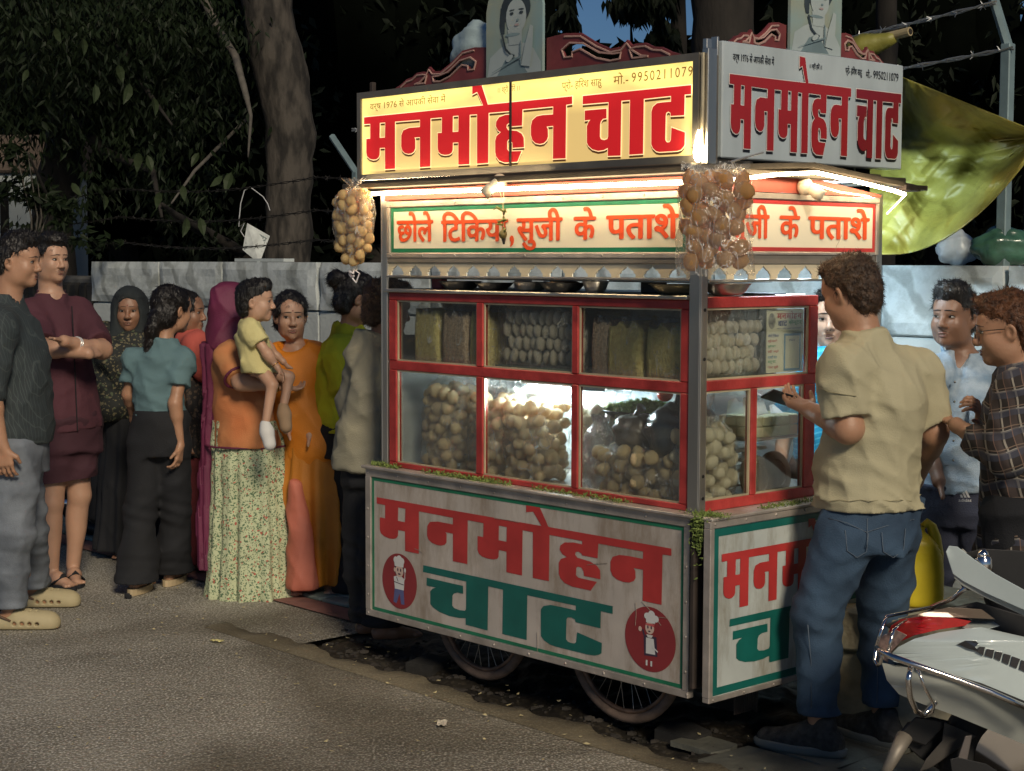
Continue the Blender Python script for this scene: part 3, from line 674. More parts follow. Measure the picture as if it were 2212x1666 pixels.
for s, v0, v1 in (('कृपया लाइन', .12, .42), ('बाहर में लगे', .50, .80)):
    me = text_mesh(s, 'lettering', .012); n = len(me.vertices); a = np.empty(n * 3); me.vertices.foreach_get('co', a); a = a.reshape(-1, 3)
    mn, mx = a.min(0), a.max(0); U = .08 + .84 * (a[:, 0] - mn[0]) / (mx[0] - mn[0]); V = v1 + (v0 - v1) * (a[:, 1] - mn[1]) / (mx[1] - mn[1])
    P = [(A0.lerp(A1, u)).lerp(A3.lerp(A2, u), v) + Vector((0, -.002, 0)) for u, v in zip(U, V)]
    me.vertices.foreach_set('co', [c for p in P for c in p]); link_mesh('lettering', me, mat('notice_ink', (.10, .14, .14), .8), bd)
# ------------------------------------------------------------------ the food cart
M_steel = mat('brushed_steel', (.52, .50, .46), .32, metal=.9, var=.22, vscale=6, bump=.15, bscale=50, stretch=(1, 1, .15))
M_alu = mat('dull_aluminium', (.48, .43, .38), .45, metal=.55, var=.25, vscale=10, bump=.25, bscale=40)
M_red = mat('red_painted_wood', (.36, .032, .030), .42, var=.3, vscale=10, bump=.3, bscale=35, col2=(.46, .05, .045))
M_wood = mat('dark_wood', (.035, .025, .02), .75, var=.4, vscale=9)
def sheet_metal(name, c):
    m = mat(name, c, .40, var=.12, vscale=4, bump=.5, bscale=5, contrast=.1, coat=.12); nt = m.node_tree; N, L = nt.nodes, nt.links; b = N['Principled BSDF']; src = b.inputs['Base Color'].links[0].from_socket
    tc = N.new('ShaderNodeTexCoord'); mp = N.new('ShaderNodeMapping'); mp.inputs['Scale'].default_value = (3.2, 3.2, .9); L.new(tc.outputs['Object'], mp.inputs[0])
    n = N.new('ShaderNodeTexNoise'); n.inputs['Scale'].default_value = 2.6; n.inputs['Detail'].default_value = 9; n.inputs['Roughness'].default_value = .72; L.new(mp.outputs[0], n.inputs[0])
    r = N.new('ShaderNodeValToRGB'); e = r.color_ramp.elements; e[0].position = .36; e[0].color = (.50, .42, .33, 1); e[1].position = .56; e[1].color = (1, 1, 1, 1); L.new(n.outputs[0], r.inputs[0])
    x = N.new('ShaderNodeMix'); x.data_type = 'RGBA'; x.blend_type = 'MULTIPLY'; x.inputs[0].default_value = .75; L.new(src, x.inputs[6]); L.new(r.outputs[0], x.inputs[7]); L.new(x.outputs[2], b.inputs['Base Color'])
    return m
M_white = sheet_metal('cream_painted_sheet', (.50, .45, .40))
M_whiteR = sheet_metal('white_painted_sheet', (.48, .52, .50))
M_green = mat('green_paint', (.012, .17, .085), .4, var=.2, vscale=12)
M_dgreen = mat('dark_green_paint', (.008, .12, .10), .4, var=.15, vscale=8)
M_rpaint = mat('red_paint', (.46, .040, .038), .4, var=.15, vscale=8)
M_cream = mat('cream_board', (.74, .69, .54), .45, var=.05, vscale=3)
M_orange = mat('orange_red_paint', (.72, .085, .02), .45, var=.08)
M_blackm = mat('black_enamel', (.015, .015, .015), .35, var=.2)
M_maroon = mat('maroon_disc', (.26, .03, .035), .45, var=.12, vscale=8)
M_grill = mat('brown_grille', (.16, .11, .08), .6, var=.3)
cart = cthing('food_cart', 'lit street food cart with red framed glass cabinet and two big name signs', 'food cart', 0, 0, 0)
def P(b, name, m=M_steel, smooth=False, parent=None): return b.build(name, m, parent or cart, smooth)
# carcass
b = MB(); b.box((-1.85, .075, .235), (-.03, 1.0, .80)); P(b, 'carcass', M_wood)
b = MB(); b.bbox((-1.885, .06, .215), (-1.86, .70, .80), .004); P(b, 'end_panel', M_alu)
b = MB(); b.bbox((-.095, .016, .24), (-.075, .06, .80)); P(b, 'corner_post', M_wood)
# ---- front panel
fp = P(MB().bbox((-1.893, .038, .205), (-.113, .058, .812), .003), 'front_panel', M_white)
fr = MB(); y0, y1 = .030, .040
fr.bbox((-1.897, y0, .785), (-.110, y1 + .02, .818), .002); fr.bbox((-1.897, y0, .2), (-.110, y1 + .02, .226), .002)
fr.bbox((-1.897, y0 - .001, .226), (-1.862, y1 + .02, .785), .002); fr.bbox((-.136, y0 - .001, .226), (-.110, y1 + .02, .785), .002)
P(fr, 'panel_trim', M_alu, parent=fp)
def rect_ring(b, x0, x1, z0, z1, w, y, h=.0012, plane='front', skip=''):
    for nm, (a, c) in dict(t=((x0, z1 - w), (x1, z1)), b=((x0, z0), (x1, z0 + w)), l=((x0, z0 + w), (x0 + w, z1 - w)), r=((x1 - w, z0 + w), (x1, z1 - w))).items():
        if nm in skip: continue
        if plane == 'front': b.box((a[0], y - h, a[1]), (c[0], y, c[1]))
        else: b.box((y, a[0], a[1]), (y + h, c[0], c[1]))
g = MB(); rect_ring(g, -1.860, -.138, .228, .783, .013, .0375); P(g, 'painted_border', M_green, parent=fp)
# rivets
def rivets(pts, r, m, parent, axis='y'):
    b = MB()
    for p in pts: b.sph(p, (r, r * .5, r) if axis == 'y' else (r * .5, r, r), 6, 4)
    return b.build('rivets', m, parent, True)
rivets([(-1.88 + i * .196, .030, z) for i in range(10) for z in (.801, .213)] + [(x, .029, .29 + k * .12) for x in (-1.88, -.122) for k in range(4)], .006, M_alu, fp)
# lettering on the front panel
def word(contours, name, m, parent, fx, fz, y, plane='front', off=0.0, dx=0.0, dz=0.0, xs=1.0, zs=1.0):
    # contours are scaled to metres before filling so that an outline offset is even
    cc = [[(x * xs, z * zs) for x, z in c] for c in contours]
    me = curve_fill(cc, name, off)
    return link_mesh(name, map_mesh(me, lambda X: fx(X / xs) + dx, lambda Z: fz(Z / zs) + dz, y, plane), m, parent)
lin = lambda a, c: (lambda t: a + (c - a) * t)
def wordset(parent, plane, y, sgn, w1, w2, z1, z2, mats, outline=False, ocol=None, scol=None, e=.0032, sh=.0105, step=.0011):
    """the shop name in one or two lines. w = (left, right), z = (baseline, top of headline)"""
    for W, H, w, z, m in ((W1, W1H, w1, z1, mats[0]), (W2, [], w2, z2, mats[1])):
        if W is None or w is None: continue
        xs, zs = w[1] - w[0], z[1] - z[0]; cs = [W] + H
        yy = y
        if outline:
            word(cs, 'letter_shadow', scol, parent, lin(*w), lin(*z), yy, plane, 0, dx=-.0015, dz=-sh, xs=xs, zs=zs); yy += sgn * step
            word(cs, 'letter_outline', ocol, parent, lin(*w), lin(*z), yy, plane, e, xs=xs, zs=zs); yy += sgn * step
        word(cs, 'lettering', m, parent, lin(*w), lin(*z), yy, plane, 0, xs=xs, zs=zs)
wordset(fp, 'front', .0365, -1, (-1.828, -.197), (-1.526, -.4715), (.502, .702), (.2615, .460), (M_rpaint, M_dgreen))
# round emblems with plain cartoon cooks
M_skin_c = mat('emblem_skin', (.62, .46, .38), .5, var=.05); M_wht_c = mat('emblem_white', (.66, .66, .64), .5, var=.05); M_blk_c = mat('emblem_dark', (.05, .03, .06), .5); M_blu_c = mat('emblem_trousers', (.10, .11, .25), .5); M_blush = mat('emblem_mouth', (.5, .1, .1), .5)
def disc(b, cx, cz, rx, rz, y, n=36): b.add([(cx + rx * math.cos(2 * math.pi * k / n), y, cz + rz * math.sin(2 * math.pi * k / n)) for k in range(n)], [tuple(range(n))])
def poly(b, pts, y): b.add([(x, y, z) for x, z in pts], [tuple(range(len(pts)))])
def cook(cx, cz, s, kind):
    b = MB(); disc(b, cx, cz, .1125 * s, .1135, .0364, 48); d = b.build('emblem', M_maroon, fp)
    def S(name, m, items, y):
        q = MB()
        for it in items:
            if len(it) == 4 and not isinstance(it[0], tuple): disc(q, cx + it[0], cz + it[1], it[2], it[3], y, 18)
            else: poly(q, [(cx + x, cz + z) for x, z in it], y)
            y -= .00012
        return q.build(name, m, d)
    if kind == 0:
        S('trousers', M_blu_c, [[(-.030, -.03), (.028, -.03), (.034, -.092), (.012, -.094), (.002, -.05), (-.018, -.094), (-.038, -.09)]], .0358)
        S('jacket', M_wht_c, [[(-.036, .015), (-.012, .022), (.012, .022), (.034, .013), (.030, -.034), (-.028, -.034)]], .0355)
        S('arms', M_blk_c, [[(-.034, -.004), (.03, -.010), (.03, -.013), (-.034, -.007)], [(-.02, .018), (-.014, .014), (-.004, -.002), (-.008, -.002)]], .0351)
        S('hair', M_blk_c, [(0, .048, .031, .030)], .0354)
        S('face', M_skin_c, [(.002, .043, .026, .026), (-.028, .045, .007, .009)], .0350)
        S('eyes', M_blk_c, [(-.008, .047, .004, .007), (.011, .047, .004, .007), (.002, .030, .009, .0035)], .0346)
        S('hat', M_wht_c, [[(-.028, .060), (.028, .060), (.03, .078), (-.032, .080)], (-.02, .085, .016, .015), (.002, .091, .018, .016), (.02, .085, .015, .014)], .0347)
        S('spoon', M_wht_c, [[(.034, .012), (.038, .012), (.040, .045), (.036, .045)], (.038, .05, .006, .010)], .0353)
    else:
        S('dress', M_blk_c, [[(-.030, .012), (.030, .012), (.036, -.056), (-.026, -.060)], [(-.032, .012), (-.038, .03), (-.030, .03), (-.02, .005)]], .0358)
        S('apron', M_wht_c, [[(-.018, .004), (.018, .004), (.026, -.050), (-.018, -.052)], [(-.018, -.075), (-.010, -.075), (-.010, -.094), (-.018, -.094)], [(.004, -.075), (.012, -.075), (.012, -.094), (.004, -.094)]], .0354)
        S('face', M_skin_c, [(-.001, .040, .021, .022), (-.046, .030, .008, .009)], .0352)
        S('hair', M_blush, [[(-.022, .054), (.022, .056), (.020, .046), (-.018, .048)]], .0349)
        S('eyes', M_blk_c, [(-.009, .042, .0035, .006), (.007, .042, .0035, .006), (-.002, .028, .006, .0025)], .0347)
        S('hat', M_wht_c, [[(-.018, .058), (.024, .058), (.028, .074), (-.018, .076)], (-.012, .080, .015, .012), (.008, .088, .016, .014), (.028, .076, .014, .012)], .0346)
        S('collar', M_wht_c, [[(-.016, .016), (.016, .016), (.008, .006), (-.008, .006)], [(.012, -.02), (.04, -.036), (.038, -.040), (.010, -.026)]], .0343)
cook(-1.680, .3725, 1.0, 0); cook(-.2915, .3725, 1.06, 1)
# scratches and a rope mark
b = MB()
for (x, z, l, s_) in ((-1.1, .70, .14, .0), (-.6, .59, .10, .02), (-.33, .50, .09, -.07), (-.36, .49, .0, -.08), (-.29, .45, .08, .01), (-1.58, .52, .05, -.01), (-.86, .30, .0, -.10)):
    b.tube([(x, .0352, z), (x + l * .5 + .003, .0352, z + s_ * .5 + .002), (x + l, .0352, z + s_)], .0009, 4)
b.build('scratches', mat('scratch', (.30, .25, .2), .6), fp)
# ---- side panel (right face of the cart)
sp = P(MB().bbox((-.028, .010, .215), (-.006, 1.03, .815), .003), 'side_panel', M_whiteR)
fr = MB(); fr.bbox((-.028, .008, .795), (.002, 1.032, .8185), .002); fr.bbox((-.028, .008, .208), (.002, 1.032, .226), .002); fr.bbox((-.028, .007, .226), (.003, .028, .795), .002); fr.bbox((-.028, 1.011, .226), (.003, 1.033, .795), .002)
P(fr, 'panel_trim', M_alu, parent=sp)
g = MB(); rect_ring(g, .030, 1.009, .229, .792, .026, -.0055, plane='side'); P(g, 'painted_border', M_dgreen, parent=sp)
wordset(sp, 'side', -.0035, 1, (.072, .912), (.118, .985), (.512, .704), (.296, .478), (M_rpaint, M_dgreen))
rivets([(.003, .03 + i * .16, z) for i in range(5) for z in (.810, .217)], .005, M_alu, sp, 'x')
# brown slatted crate-like grille hanging under the side
gp = thing('slatted_crate', 'brown slatted crate with an orange triangle mark under the right end of the cart', 'crate', cw(-.30, .52, .0), CA)
b = MB(); b.box((-.14, .005, .02), (-.02, .11, .19)); b.build('box', M_wood, gp)
for i in range(11):
    q = MB(); q.bbox((-.018, .0 + i * .011, .01), (-.012, .006 + i * .011, .20), .001); q.build('slat', M_grill, gp)
q = MB(); q.bbox((-.02, .121, .0), (-.008, .130, .20), .002); q.build('post', M_grill, gp)
q = MB(); poly(q, [(0, 0)] * 0 or [(0, 0), (1, 0), (1, 1)], 0); q.v = [(-.011, .075, .155), (-.011, .115, .145), (-.011, .115, .175)]; q.build('triangle_mark', M_orange, gp)
# ---- counter slab
b = MB(); b.bbox((-1.905, .012, .819), (.006, 1.02, .831), .003); P(b, 'counter', M_alu)
# chopped herb scraps on the ledge
M_herb = mat('herb_scraps', (.14, .22, .045), .7, var=.5, vscale=60, col2=(.25, .33, .08))
b = MB()
def herb(x, y, z, s=.012):
    leafquad(b, Vector((x, y, z)), rvec() * .8 + Vector((0, 0, .2)), rvec(), s * rnd.uniform(.5, 1.3), s * .35)
for _ in range(1300):
    x = rnd.choice([rnd.uniform(-1.88, -1.70), rnd.uniform(-1.55, -1.02), rnd.uniform(-1.45, -1.1), rnd.uniform(-.9, -.4)]); y = .04 + abs(rnd.gauss(0, .012)); herb(x, y, .831 + abs(rnd.gauss(0, .006)), .016)
for _ in range(500): herb(-.045 + rnd.gauss(0, .035), .03 + abs(rnd.gauss(0, .03)), .831 + abs(rnd.gauss(0, .004)))
for _ in range(420): herb(-.058 + rnd.gauss(0, .014), .012 + rnd.uniform(-.005, .01), .83 - abs(rnd.gauss(0, .06)), .018)
for _ in range(400): herb(-.02 + rnd.gauss(0, .01), rnd.uniform(.3, .66), .832 + abs(rnd.gauss(0, .004)), .014)
tag(b.build('herb_scraps', M_herb, cart), kind='stuff')
# ---- steel posts
b = MB(); b.bbox((-.152, .062, .832), (-.104, .07, 1.95), .002); b.bbox((-.104, .062, .832), (-.098, .096, 1.95), .002)
pc = P(b, 'steel_post', M_steel)
b = MB()
for z in (.88, .955, 1.35, 1.515):
    b.lathe([(.0062, 0), (.0062, .002), (.003, .0022)], 10, M=Matrix.Translation((-.0985, .081, z)) @ Matrix.Rotation(R(90), 4, 'Y'))
b.build('bolt_holes', M_blackm, pc)
b = MB(); b.bbox((-1.822, .062, .832), (-1.788, .07, 1.95), .002); b.bbox((-1.830, .062, .832), (-1.822, .10, 1.95), .002); P(b, 'steel_post', M_steel)
b = MB(); b.bbox((-.13, 1.045, .832), (-.096, 1.08, 1.93), .002); P(b, 'steel_post', M_steel)
b = MB(); b.bbox((-1.83, .98, .832), (-1.80, 1.01, 1.93), .002); P(b, 'steel_post', M_steel)
# ---- cabinet
FX0, FX1, FY = -1.785, -.155, .068
fw = MB()
fw.bbox((FX0, FY, 1.516), (FX1, FY + .03, 1.547), .003)
fw.bbox((FX0, FY, .832), (FX1, FY + .03, .853), .003)
fw.bbox((FX0, FY + .001, 1.232), (FX1, FY + .03, 1.270), .003)
for a, c in ((FX0, -1.737), (-1.243, -1.205), (-.718, -.686), (-.194, FX1)):
    for z0, z1 in ((.8535, 1.2315), (1.2705, 1.5155)): fw.bbox((a, FY - .0005, z0), (c, FY + .029, z1), .003)
wf = P(fw, 'window_frame', M_red); wf['label'] = 'red wooden window frame on the long front of the cabinet'
M_glass = film('window_glass', (.93, .95, .94), .10, .03, 0.0)
M_bead = mat('yellowed_bead', (.52, .45, .30), .4, metal=.3, var=.2)
for i, (a, c) in enumerate(((-1.737, -1.243), (-1.205, -.718), (-.686, -.194))):
    for z0, z1 in ((.853, 1.232), (1.270, 1.516)):
        q = MB(); q.box((a, FY + .014, z0), (c, FY + .017, z1)); q.build('pane', M_glass, wf)
        q = MB(); rect_ring(q, a, c, z0, z1, .006, FY + .012, .006); q.build('bead', M_bead, wf)
sw = MB(); SX = -.098
sw.bbox((SX - .03, .096, 1.520), (SX, .70, 1.558), .003); sw.bbox((SX - .03, .096, .832), (SX, .70, .868), .003); sw.bbox((SX - .031, .096, 1.240), (SX - .001, .70, 1.277), .003)
sw.bbox((SX - .03, .652, 1.2775), (SX + .0005, .70, 1.5195), .003); sw.bbox((SX - .03, .629, .8685), (SX + .0005, .69, 1.2395), .003); sw.bbox((SX - .03, .332, .8685), (SX + .0005, .363, 1.2395), .003)
sf = P(sw, 'window_frame', M_red); sf['label'] = 'red wooden window frame on the short right side'
for a, c, z0, z1 in ((.096, .652, 1.2775, 1.5195), (.096, .332, .8685, 1.2395), (.363, .629, .8685, 1.2395)):
    q = MB(); q.box((SX - .017, a, z0), (SX - .014, c, z1)); q.build('pane', M_glass, sf)
    q = MB(); rect_ring(q, a, c, z0, z1, .006, SX - .014, .008, 'side'); q.build('bead', M_bead, sf)
b = MB(); b.bbox((-1.80, .05, 1.5485), (-.153, .70, 1.562), .003); P(b, 'cabinet_top', M_steel)
b = MB(); b.box((-1.78, .10, 1.2565), (-.132, .50, 1.2675)); P(b, 'shelf', M_steel)
b = MB(); b.box((-1.78, .505, 1.262), (-.14, .515, 1.548)); P(b, 'back_board', mat('pale_blue_back_board', (.32, .38, .44), .6, var=.2, vscale=5))
b = MB(); b.box((-1.786, .10, .833), (-1.780, .66, 1.2560)); P(b, 'end_glass', mat('frosted_end', (.35, .38, .38), .5, var=.2))
# ---- frieze of temple arches
def arch(cx, w, h, z0):
    """outline of one pointed opening, from left foot to right foot"""
    return [(cx - w, z0), (cx - w * 1.0, z0 + h * .30), (cx - w * .80, z0 + h * .40), (cx - w * .72, z0 + h * .56), (cx - w * .50, z0 + h * .62), (cx - w * .30, z0 + h * .74), (cx - w * .16, z0 + h * .80), (cx, z0 + h), (cx + w * .16, z0 + h * .80), (cx + w * .30, z0 + h * .74), (cx + w * .50, z0 + h * .62), (cx + w * .72, z0 + h * .56), (cx + w * .80, z0 + h * .40), (cx + w, z0 + h * .30), (cx + w, z0)]
def frieze(a, c, z0, z1, n, plane, y, th, name='arch_frieze'):
    pitch = (c - a) / n; pts = [(a, z1), (a, z0)]
    for i in range(n): pts += arch(a + pitch * (i + .5), pitch * .34, (z1 - z0) * .92, z0)
    pts += [(c, z0), (c, z1)]
    me = curve_fill([pts], name)
    bm = bmesh.new(); bm.from_mesh(me); r = bmesh.ops.extrude_face_region(bm, geom=bm.faces[:])
    for g in r['geom']:
        if isinstance(g, bmesh.types.BMVert): g.co.z = th
    for v in bm.verts:
        X, Z, t = v.co.x, v.co.y, v.co.z
        v.co = Vector((X, y + t, Z)) if plane == 'front' else Vector((y - t, X, Z))
    bmesh.ops.recalc_face_normals(bm, faces=bm.faces[:]); bm.to_mesh(me); bm.free()
    return link_mesh(name, me, M_frz, cart)
M_frz = mat('cream_frieze_board', (.60, .53, .38), .5, var=.1)
frieze(-1.787, -.153, 1.617, 1.668, 14, 'front', .068, .006)
frieze(.10, 1.04, 1.617, 1.668, 8, 'side', -.104, .006)
b = MB(); b.bbox((-1.787, .062, 1.668), (-.153, .078, 1.686), .002); b.bbox((-.112, .098, 1.668), (-.099, 1.044, 1.700), .002); P(b, 'frieze_rail', mat('greyish_brown_rail', (.22, .20, .17), .5, metal=.3))
b = MB(); b.tube([(-1.79, .066, 1.612), (-.152, .066, 1.616)], .0055, 8); b.tube([(-.102, .1, 1.612), (-.102, 1.05, 1.612)], .0055, 8); P(b, 'shelf_rod', M_steel)
b = MB(); b.box((-1.78, .075, 1.604), (-.15, .5, 1.608)); P(b, 'upper_shelf', mat('dark_tray_shelf', (.05, .055, .06), .5, metal=.5))
# ---- cream menu boards under the eaves
def board(plane, x0, x1, z0, z1, y, border, name='menu_board'):
    s = -1 if plane == 'front' else 1
    q = MB()
    if plane == 'front': q.bbox((x0, y, z0), (x1, y + .018, z1), .002)
    else: q.bbox((y - .018, x0, z0), (y, x1, z1), .002)
    bd = P(q, name, M_cream)
    q = MB()
    if plane == 'front': rect_ring(q, x0 + .001, x1 - .001, z0 + .001, z1 - .001, .016, y - .0002, .0012)
    else: rect_ring(q, x0 + .001, x1 - .001, z0 + .001, z1 - .001, .014, y + .0002, .0012, 'side')
    P(q, 'painted_border', border, parent=bd)
    return bd
mb = board('front', -1.770, -.172, 1.708, 1.890, .070, M_green); mb['label'] = 'cream front board with green border and orange lettering'
b = MB(); b.bbox((-1.79, .060, 1.890), (-.152, .092, 1.916), .003); b.bbox((-1.79, .060, 1.6865), (-.152, .092, 1.7075), .003); b.bbox((-1.79, .061, 1.7075), (-1.7705, .09, 1.8895), .002); b.bbox((-.1715, .061, 1.7075), (-.152, .09, 1.8895), .002); P(b, 'board_frame', M_alu, parent=mb)
rivets([(-1.76 + i * .2, .0595, z) for i in range(9) for z in (1.903, 1.697)], .005, M_steel, mb)
BOLD = .030
put_text('छोले', 'lettering', M_orange, mb, -1.730, -1.500, 1.750, 1.872, .0675, bold=BOLD)
put_text('िटिकया', 'lettering', M_orange, mb, -1.452, -1.060, 1.750, 1.868, .0675, bold=BOLD)
put_text(',', 'lettering', M_orange, mb, -1.052, -1.028, 1.728, 1.772, .0675, bold=BOLD)
put_text('सुजी', 'lettering', M_orange, mb, -1.015, -.768, 1.716, 1.870, .0675, bold=BOLD)
put_text('के', 'lettering', M_orange, mb, -.712, -.598, 1.752, 1.870, .0675, bold=BOLD)
put_text('पताशे', 'lettering', M_orange, mb, -.548, -.205, 1.752, 1.872, .0675, bold=BOLD)
sb = board('side', .120, 1.036, 1.712, 1.892, -.100, M_rpaint); sb['label'] = 'cream side board with red border and orange lettering'
b = MB(); b.bbox((-.120, .10, 1.892), (-.092, 1.055, 1.914), .003); b.bbox((-.120, 1.0365, 1.7005), (-.093, 1.055, 1.8915), .003); b.bbox((-.118, .10, 1.7005), (-.094, 1.036, 1.7115), .002); P(b, 'board_frame', M_alu, parent=sb)
put_text('सुजी', 'lettering', M_orange, sb, .20, .415, 1.722, 1.872, -.0975, 'side', bold=BOLD)
put_text('के', 'lettering', M_orange, sb, .470, .585, 1.756, 1.872, -.0975, 'side', bold=BOLD)
put_text('पताशे', 'lettering', M_orange, sb, .632, 1.000, 1.756, 1.872, -.0975, 'side', bold=BOLD)
b = MB()
for pts in ([(.79, 1.71), (.80, 1.735), (.815, 1.75), (.83, 1.775)], [(.2, 1.80), (.26, 1.81), (.3, 1.82)]): b.tube([(-.0975, x, z) for x, z in pts], .0006, 3)
P(b, 'cracks', mat('crack', (.3, .25, .18), .8), parent=sb)
# ---- roof with red valance and eaves
M_eave = mat('dark_eave', (.055, .046, .034), .55, metal=.3, var=.3)
M_pink = mat('faded_red_valance', (.42, .09, .06), .5, var=.12)
b = MB(); b.bbox((-1.79, .050, 1.918), (-.14, .058, 1.962), .002); P(b, 'valance', M_pink)
b = MB(); b.prism([(.09, 1.916), (1.06, 1.916), (1.06, 1.925), (.56, 1.982), (.09, 1.955)], 'x', -.100, -.092); P(b, 'valance', M_pink)
rf = MB(); rf.bbox((-1.99, -.015, 1.966), (-.05, 1.16, 1.990), .004); rf.bbox((-1.99, .03, 1.990), (-.12, 1.10, 2.003), .003)
roof = P(rf, 'roof', M_eave)
b = MB(); b.prism([(-.03, 1.972), (.56, 2.003), (1.22, 1.945), (1.22, 1.96), (.56, 2.022), (-.03, 1.99)], 'x', -.115, -.02); b.build('eave_lip', M_eave, roof)
b = MB()
for i in range(11): b.bbox((-.07 + rnd.uniform(-.01, .01), 1.10 + i * .012, 1.948 + rnd.uniform(-.01, .0)), (-.01, 1.115 + i * .012 + rnd.uniform(0, .02), 1.962), .001)
b.build('torn_roofing', M_wood, roof)
# ---- LED strips: real lamps of the cart
M_led = glow('warm_white_led', (1.0, .76, .45), 25.0)
M_led2 = glow('warm_led_dim', (1.0, .74, .42), 7.0)
def led(name, pts, w, h, m, label):
    b = MB(); b.tube(pts, w, 6, flat=h / w); o = P(b, name, m); o['label'] = label; return o
led('led_strip', [(-1.92, .040, 1.9985), (-.36, .040, 1.9975)], .006, .006, M_led, 'lit strip along the lower edge of the front sign')
q = MB(); q.bbox((-.355, .034, 1.990), (-.12, .046, 2.0015), .002); P(q, 'led_channel', M_bead)
led('led_strip', [(-1.93, -.022, 1.945), (-1.6, -.022, 1.944), (-1.1, -.022, 1.940), (-.6, -.022, 1.938), (-.06, -.022, 1.936)], .0085, .0085, M_led, 'lit strip along the front eave')
led('led_strip', [(-.015, -.01, 1.936), (-.012, .16, 1.951), (-.012, .35, 1.972), (-.012, .56, 1.986), (-.012, .8, 1.963), (-.012, 1.02, 1.938), (-.012, 1.095, 1.926)], .007, .007, M_led, 'lit strip following the gable of the right eave')
led('led_strip', [(-.088, .60, 1.957), (-.088, .80, 1.928), (-.088, .98, 1.917)], .0028, .0028, M_led2, 'thin faint strip below the right eave')
led('led_strip', [(-.012, 1.095, 1.922), (-.012, 1.06, 1.90), (-.012, .985, 1.853)], .003, .003, M_led2, 'strip end dangling from the far corner of the eave')
# ---- front lightbox sign
sign = MB(); sign.bbox((-1.985, .072, 2.004), (-.120, .165, 2.366), .004)
M_frame = mat('sign_frame_aluminium', (.20, .18, .15), .45, metal=.5, var=.2)
sg = P(sign, 'sign_box', M_frame); sg['label'] = 'backlit yellow name sign on the long front'
q = MB(); rect_ring(q, -1.985, -.120, 2.004, 2.366, .026, .070, .009); q.build('sign_frame', M_frame, sg)
def backlit():
    m, nt, b = _new('backlit_sign_face'); N, L = nt.nodes, nt.links
    tc = N.new('ShaderNodeTexCoord'); mp = N.new('ShaderNodeMapping'); mp.inputs['Scale'].default_value = (2.3, 1, 7)
    L.new(tc.outputs['Object'], mp.inputs[0])
    sep = N.new('ShaderNodeSeparateXYZ'); L.new(tc.outputs['Object'], sep.inputs[0])
    # tubes inside the box: one along the top, one at each end
    zt = N.new('ShaderNodeMapRange'); zt.inputs[1].default_value = 2.20; zt.inputs[2].default_value = 2.33; L.new(sep.outputs[2], zt.inputs[0])
    xl = N.new('ShaderNodeMapRange'); xl.inputs[1].default_value = -1.86; xl.inputs[2].default_value = -1.955; L.new(sep.outputs[0], xl.inputs[0])
    xr = N.new('ShaderNodeMapRange'); xr.inputs[1].default_value = -.21; xr.inputs[2].default_value = -.15; L.new(sep.outputs[0], xr.inputs[0])
    nz = N.new('ShaderNodeTexNoise'); nz.inputs['Scale'].default_value = 1.6; L.new(mp.outputs[0], nz.inputs['Vector'])
    mx1 = N.new('ShaderNodeMath'); mx1.operation = 'MAXIMUM'; L.new(zt.outputs[0], mx1.inputs[0]); L.new(xl.outputs[0], mx1.inputs[1])
    mx2 = N.new('ShaderNodeMath'); mx2.operation = 'MAXIMUM'; L.new(mx1.outputs[0], mx2.inputs[0]); L.new(xr.outputs[0], mx2.inputs[1])
    mm = N.new('ShaderNodeMath'); mm.operation = 'MULTIPLY'; L.new(mx2.outputs[0], mm.inputs[0]); 
    nr = N.new('ShaderNodeMapRange'); nr.inputs[1].default_value = .35; nr.inputs[2].default_value = .62; nr.inputs[3].default_value = .45; nr.inputs[4].default_value = 1.0
    L.new(nz.outputs[0], nr.inputs[0]); L.new(nr.outputs[0], mm.inputs[1])
    return m, nt, b, mm
def backlit_mat(name, dim, bright, base, k0, k1):
    m, nt, b, mm = backlit(); m.name = name; N, L = nt.nodes, nt.links
    r = N.new('ShaderNodeMix'); r.data_type = 'RGBA'; r.inputs[6].default_value = (*dim, 1); r.inputs[7].default_value = (*bright, 1)
    L.new(mm.outputs[0], r.inputs[0]); L.new(r.outputs[2], b.inputs['Emission Color'])
    s = N.new('ShaderNodeMapRange'); s.inputs[3].default_value = k0; s.inputs[4].default_value = k1; L.new(mm.outputs[0], s.inputs[0]); L.new(s.outputs[0], b.inputs['Emission Strength'])
    b.inputs['Base Color'].default_value = (*base, 1); b.inputs['Roughness'].default_value = .5
    return m
M_face = backlit_mat('backlit_sign_face', (1.0, .66, .21), (1.0, .82, .19), (.45, .36, .18), .36, 1.0)
M_fred = backlit_mat('backlit_red_film', (1.0, .012, .018), (1.0, .03, .03), (.35, .02, .02), .25, .45)
M_fbrown = backlit_mat('backlit_brown_film', (.9, .3, .05), (.9, .35, .05), (.04, .015, .005), .045, .12)
M_fcream = backlit_mat('backlit_cream_film', (1.0, .72, .34), (1.0, .80, .40), (.7, .55, .35), .6, 1.05)
M_ftext = backlit_mat('backlit_small_print', (.9, .35, .05), (.9, .4, .05), (.06, .03, .01), .10, .22)
q = MB(); q.add([(-1.959, .0695, 2.030), (-.146, .0695, 2.030), (-.146, .0695, 2.340), (-1.959, .0695, 2.340)], [(0, 1, 2, 3)]); q.build('sign_face', M_face, sg)
wordset(sg, 'front', .0686, -1, (-1.944, -.721), (-.667, -.1565), (2.0465, 2.2645), (2.0445, 2.262), (M_fred, M_fred), True, M_fcream, M_fbrown)
YT = .0678
put_text('वर्ष 1976 से आपकी सेवा में', 'small_print', M_ftext, sg, -1.905, -1.425, 2.283, 2.325, YT, bold=.004)
put_text('।। श्री हिर ।।', 'small_print', M_ftext, sg, -1.12, -1.0, 2.298, 2.332, YT, bold=.002)
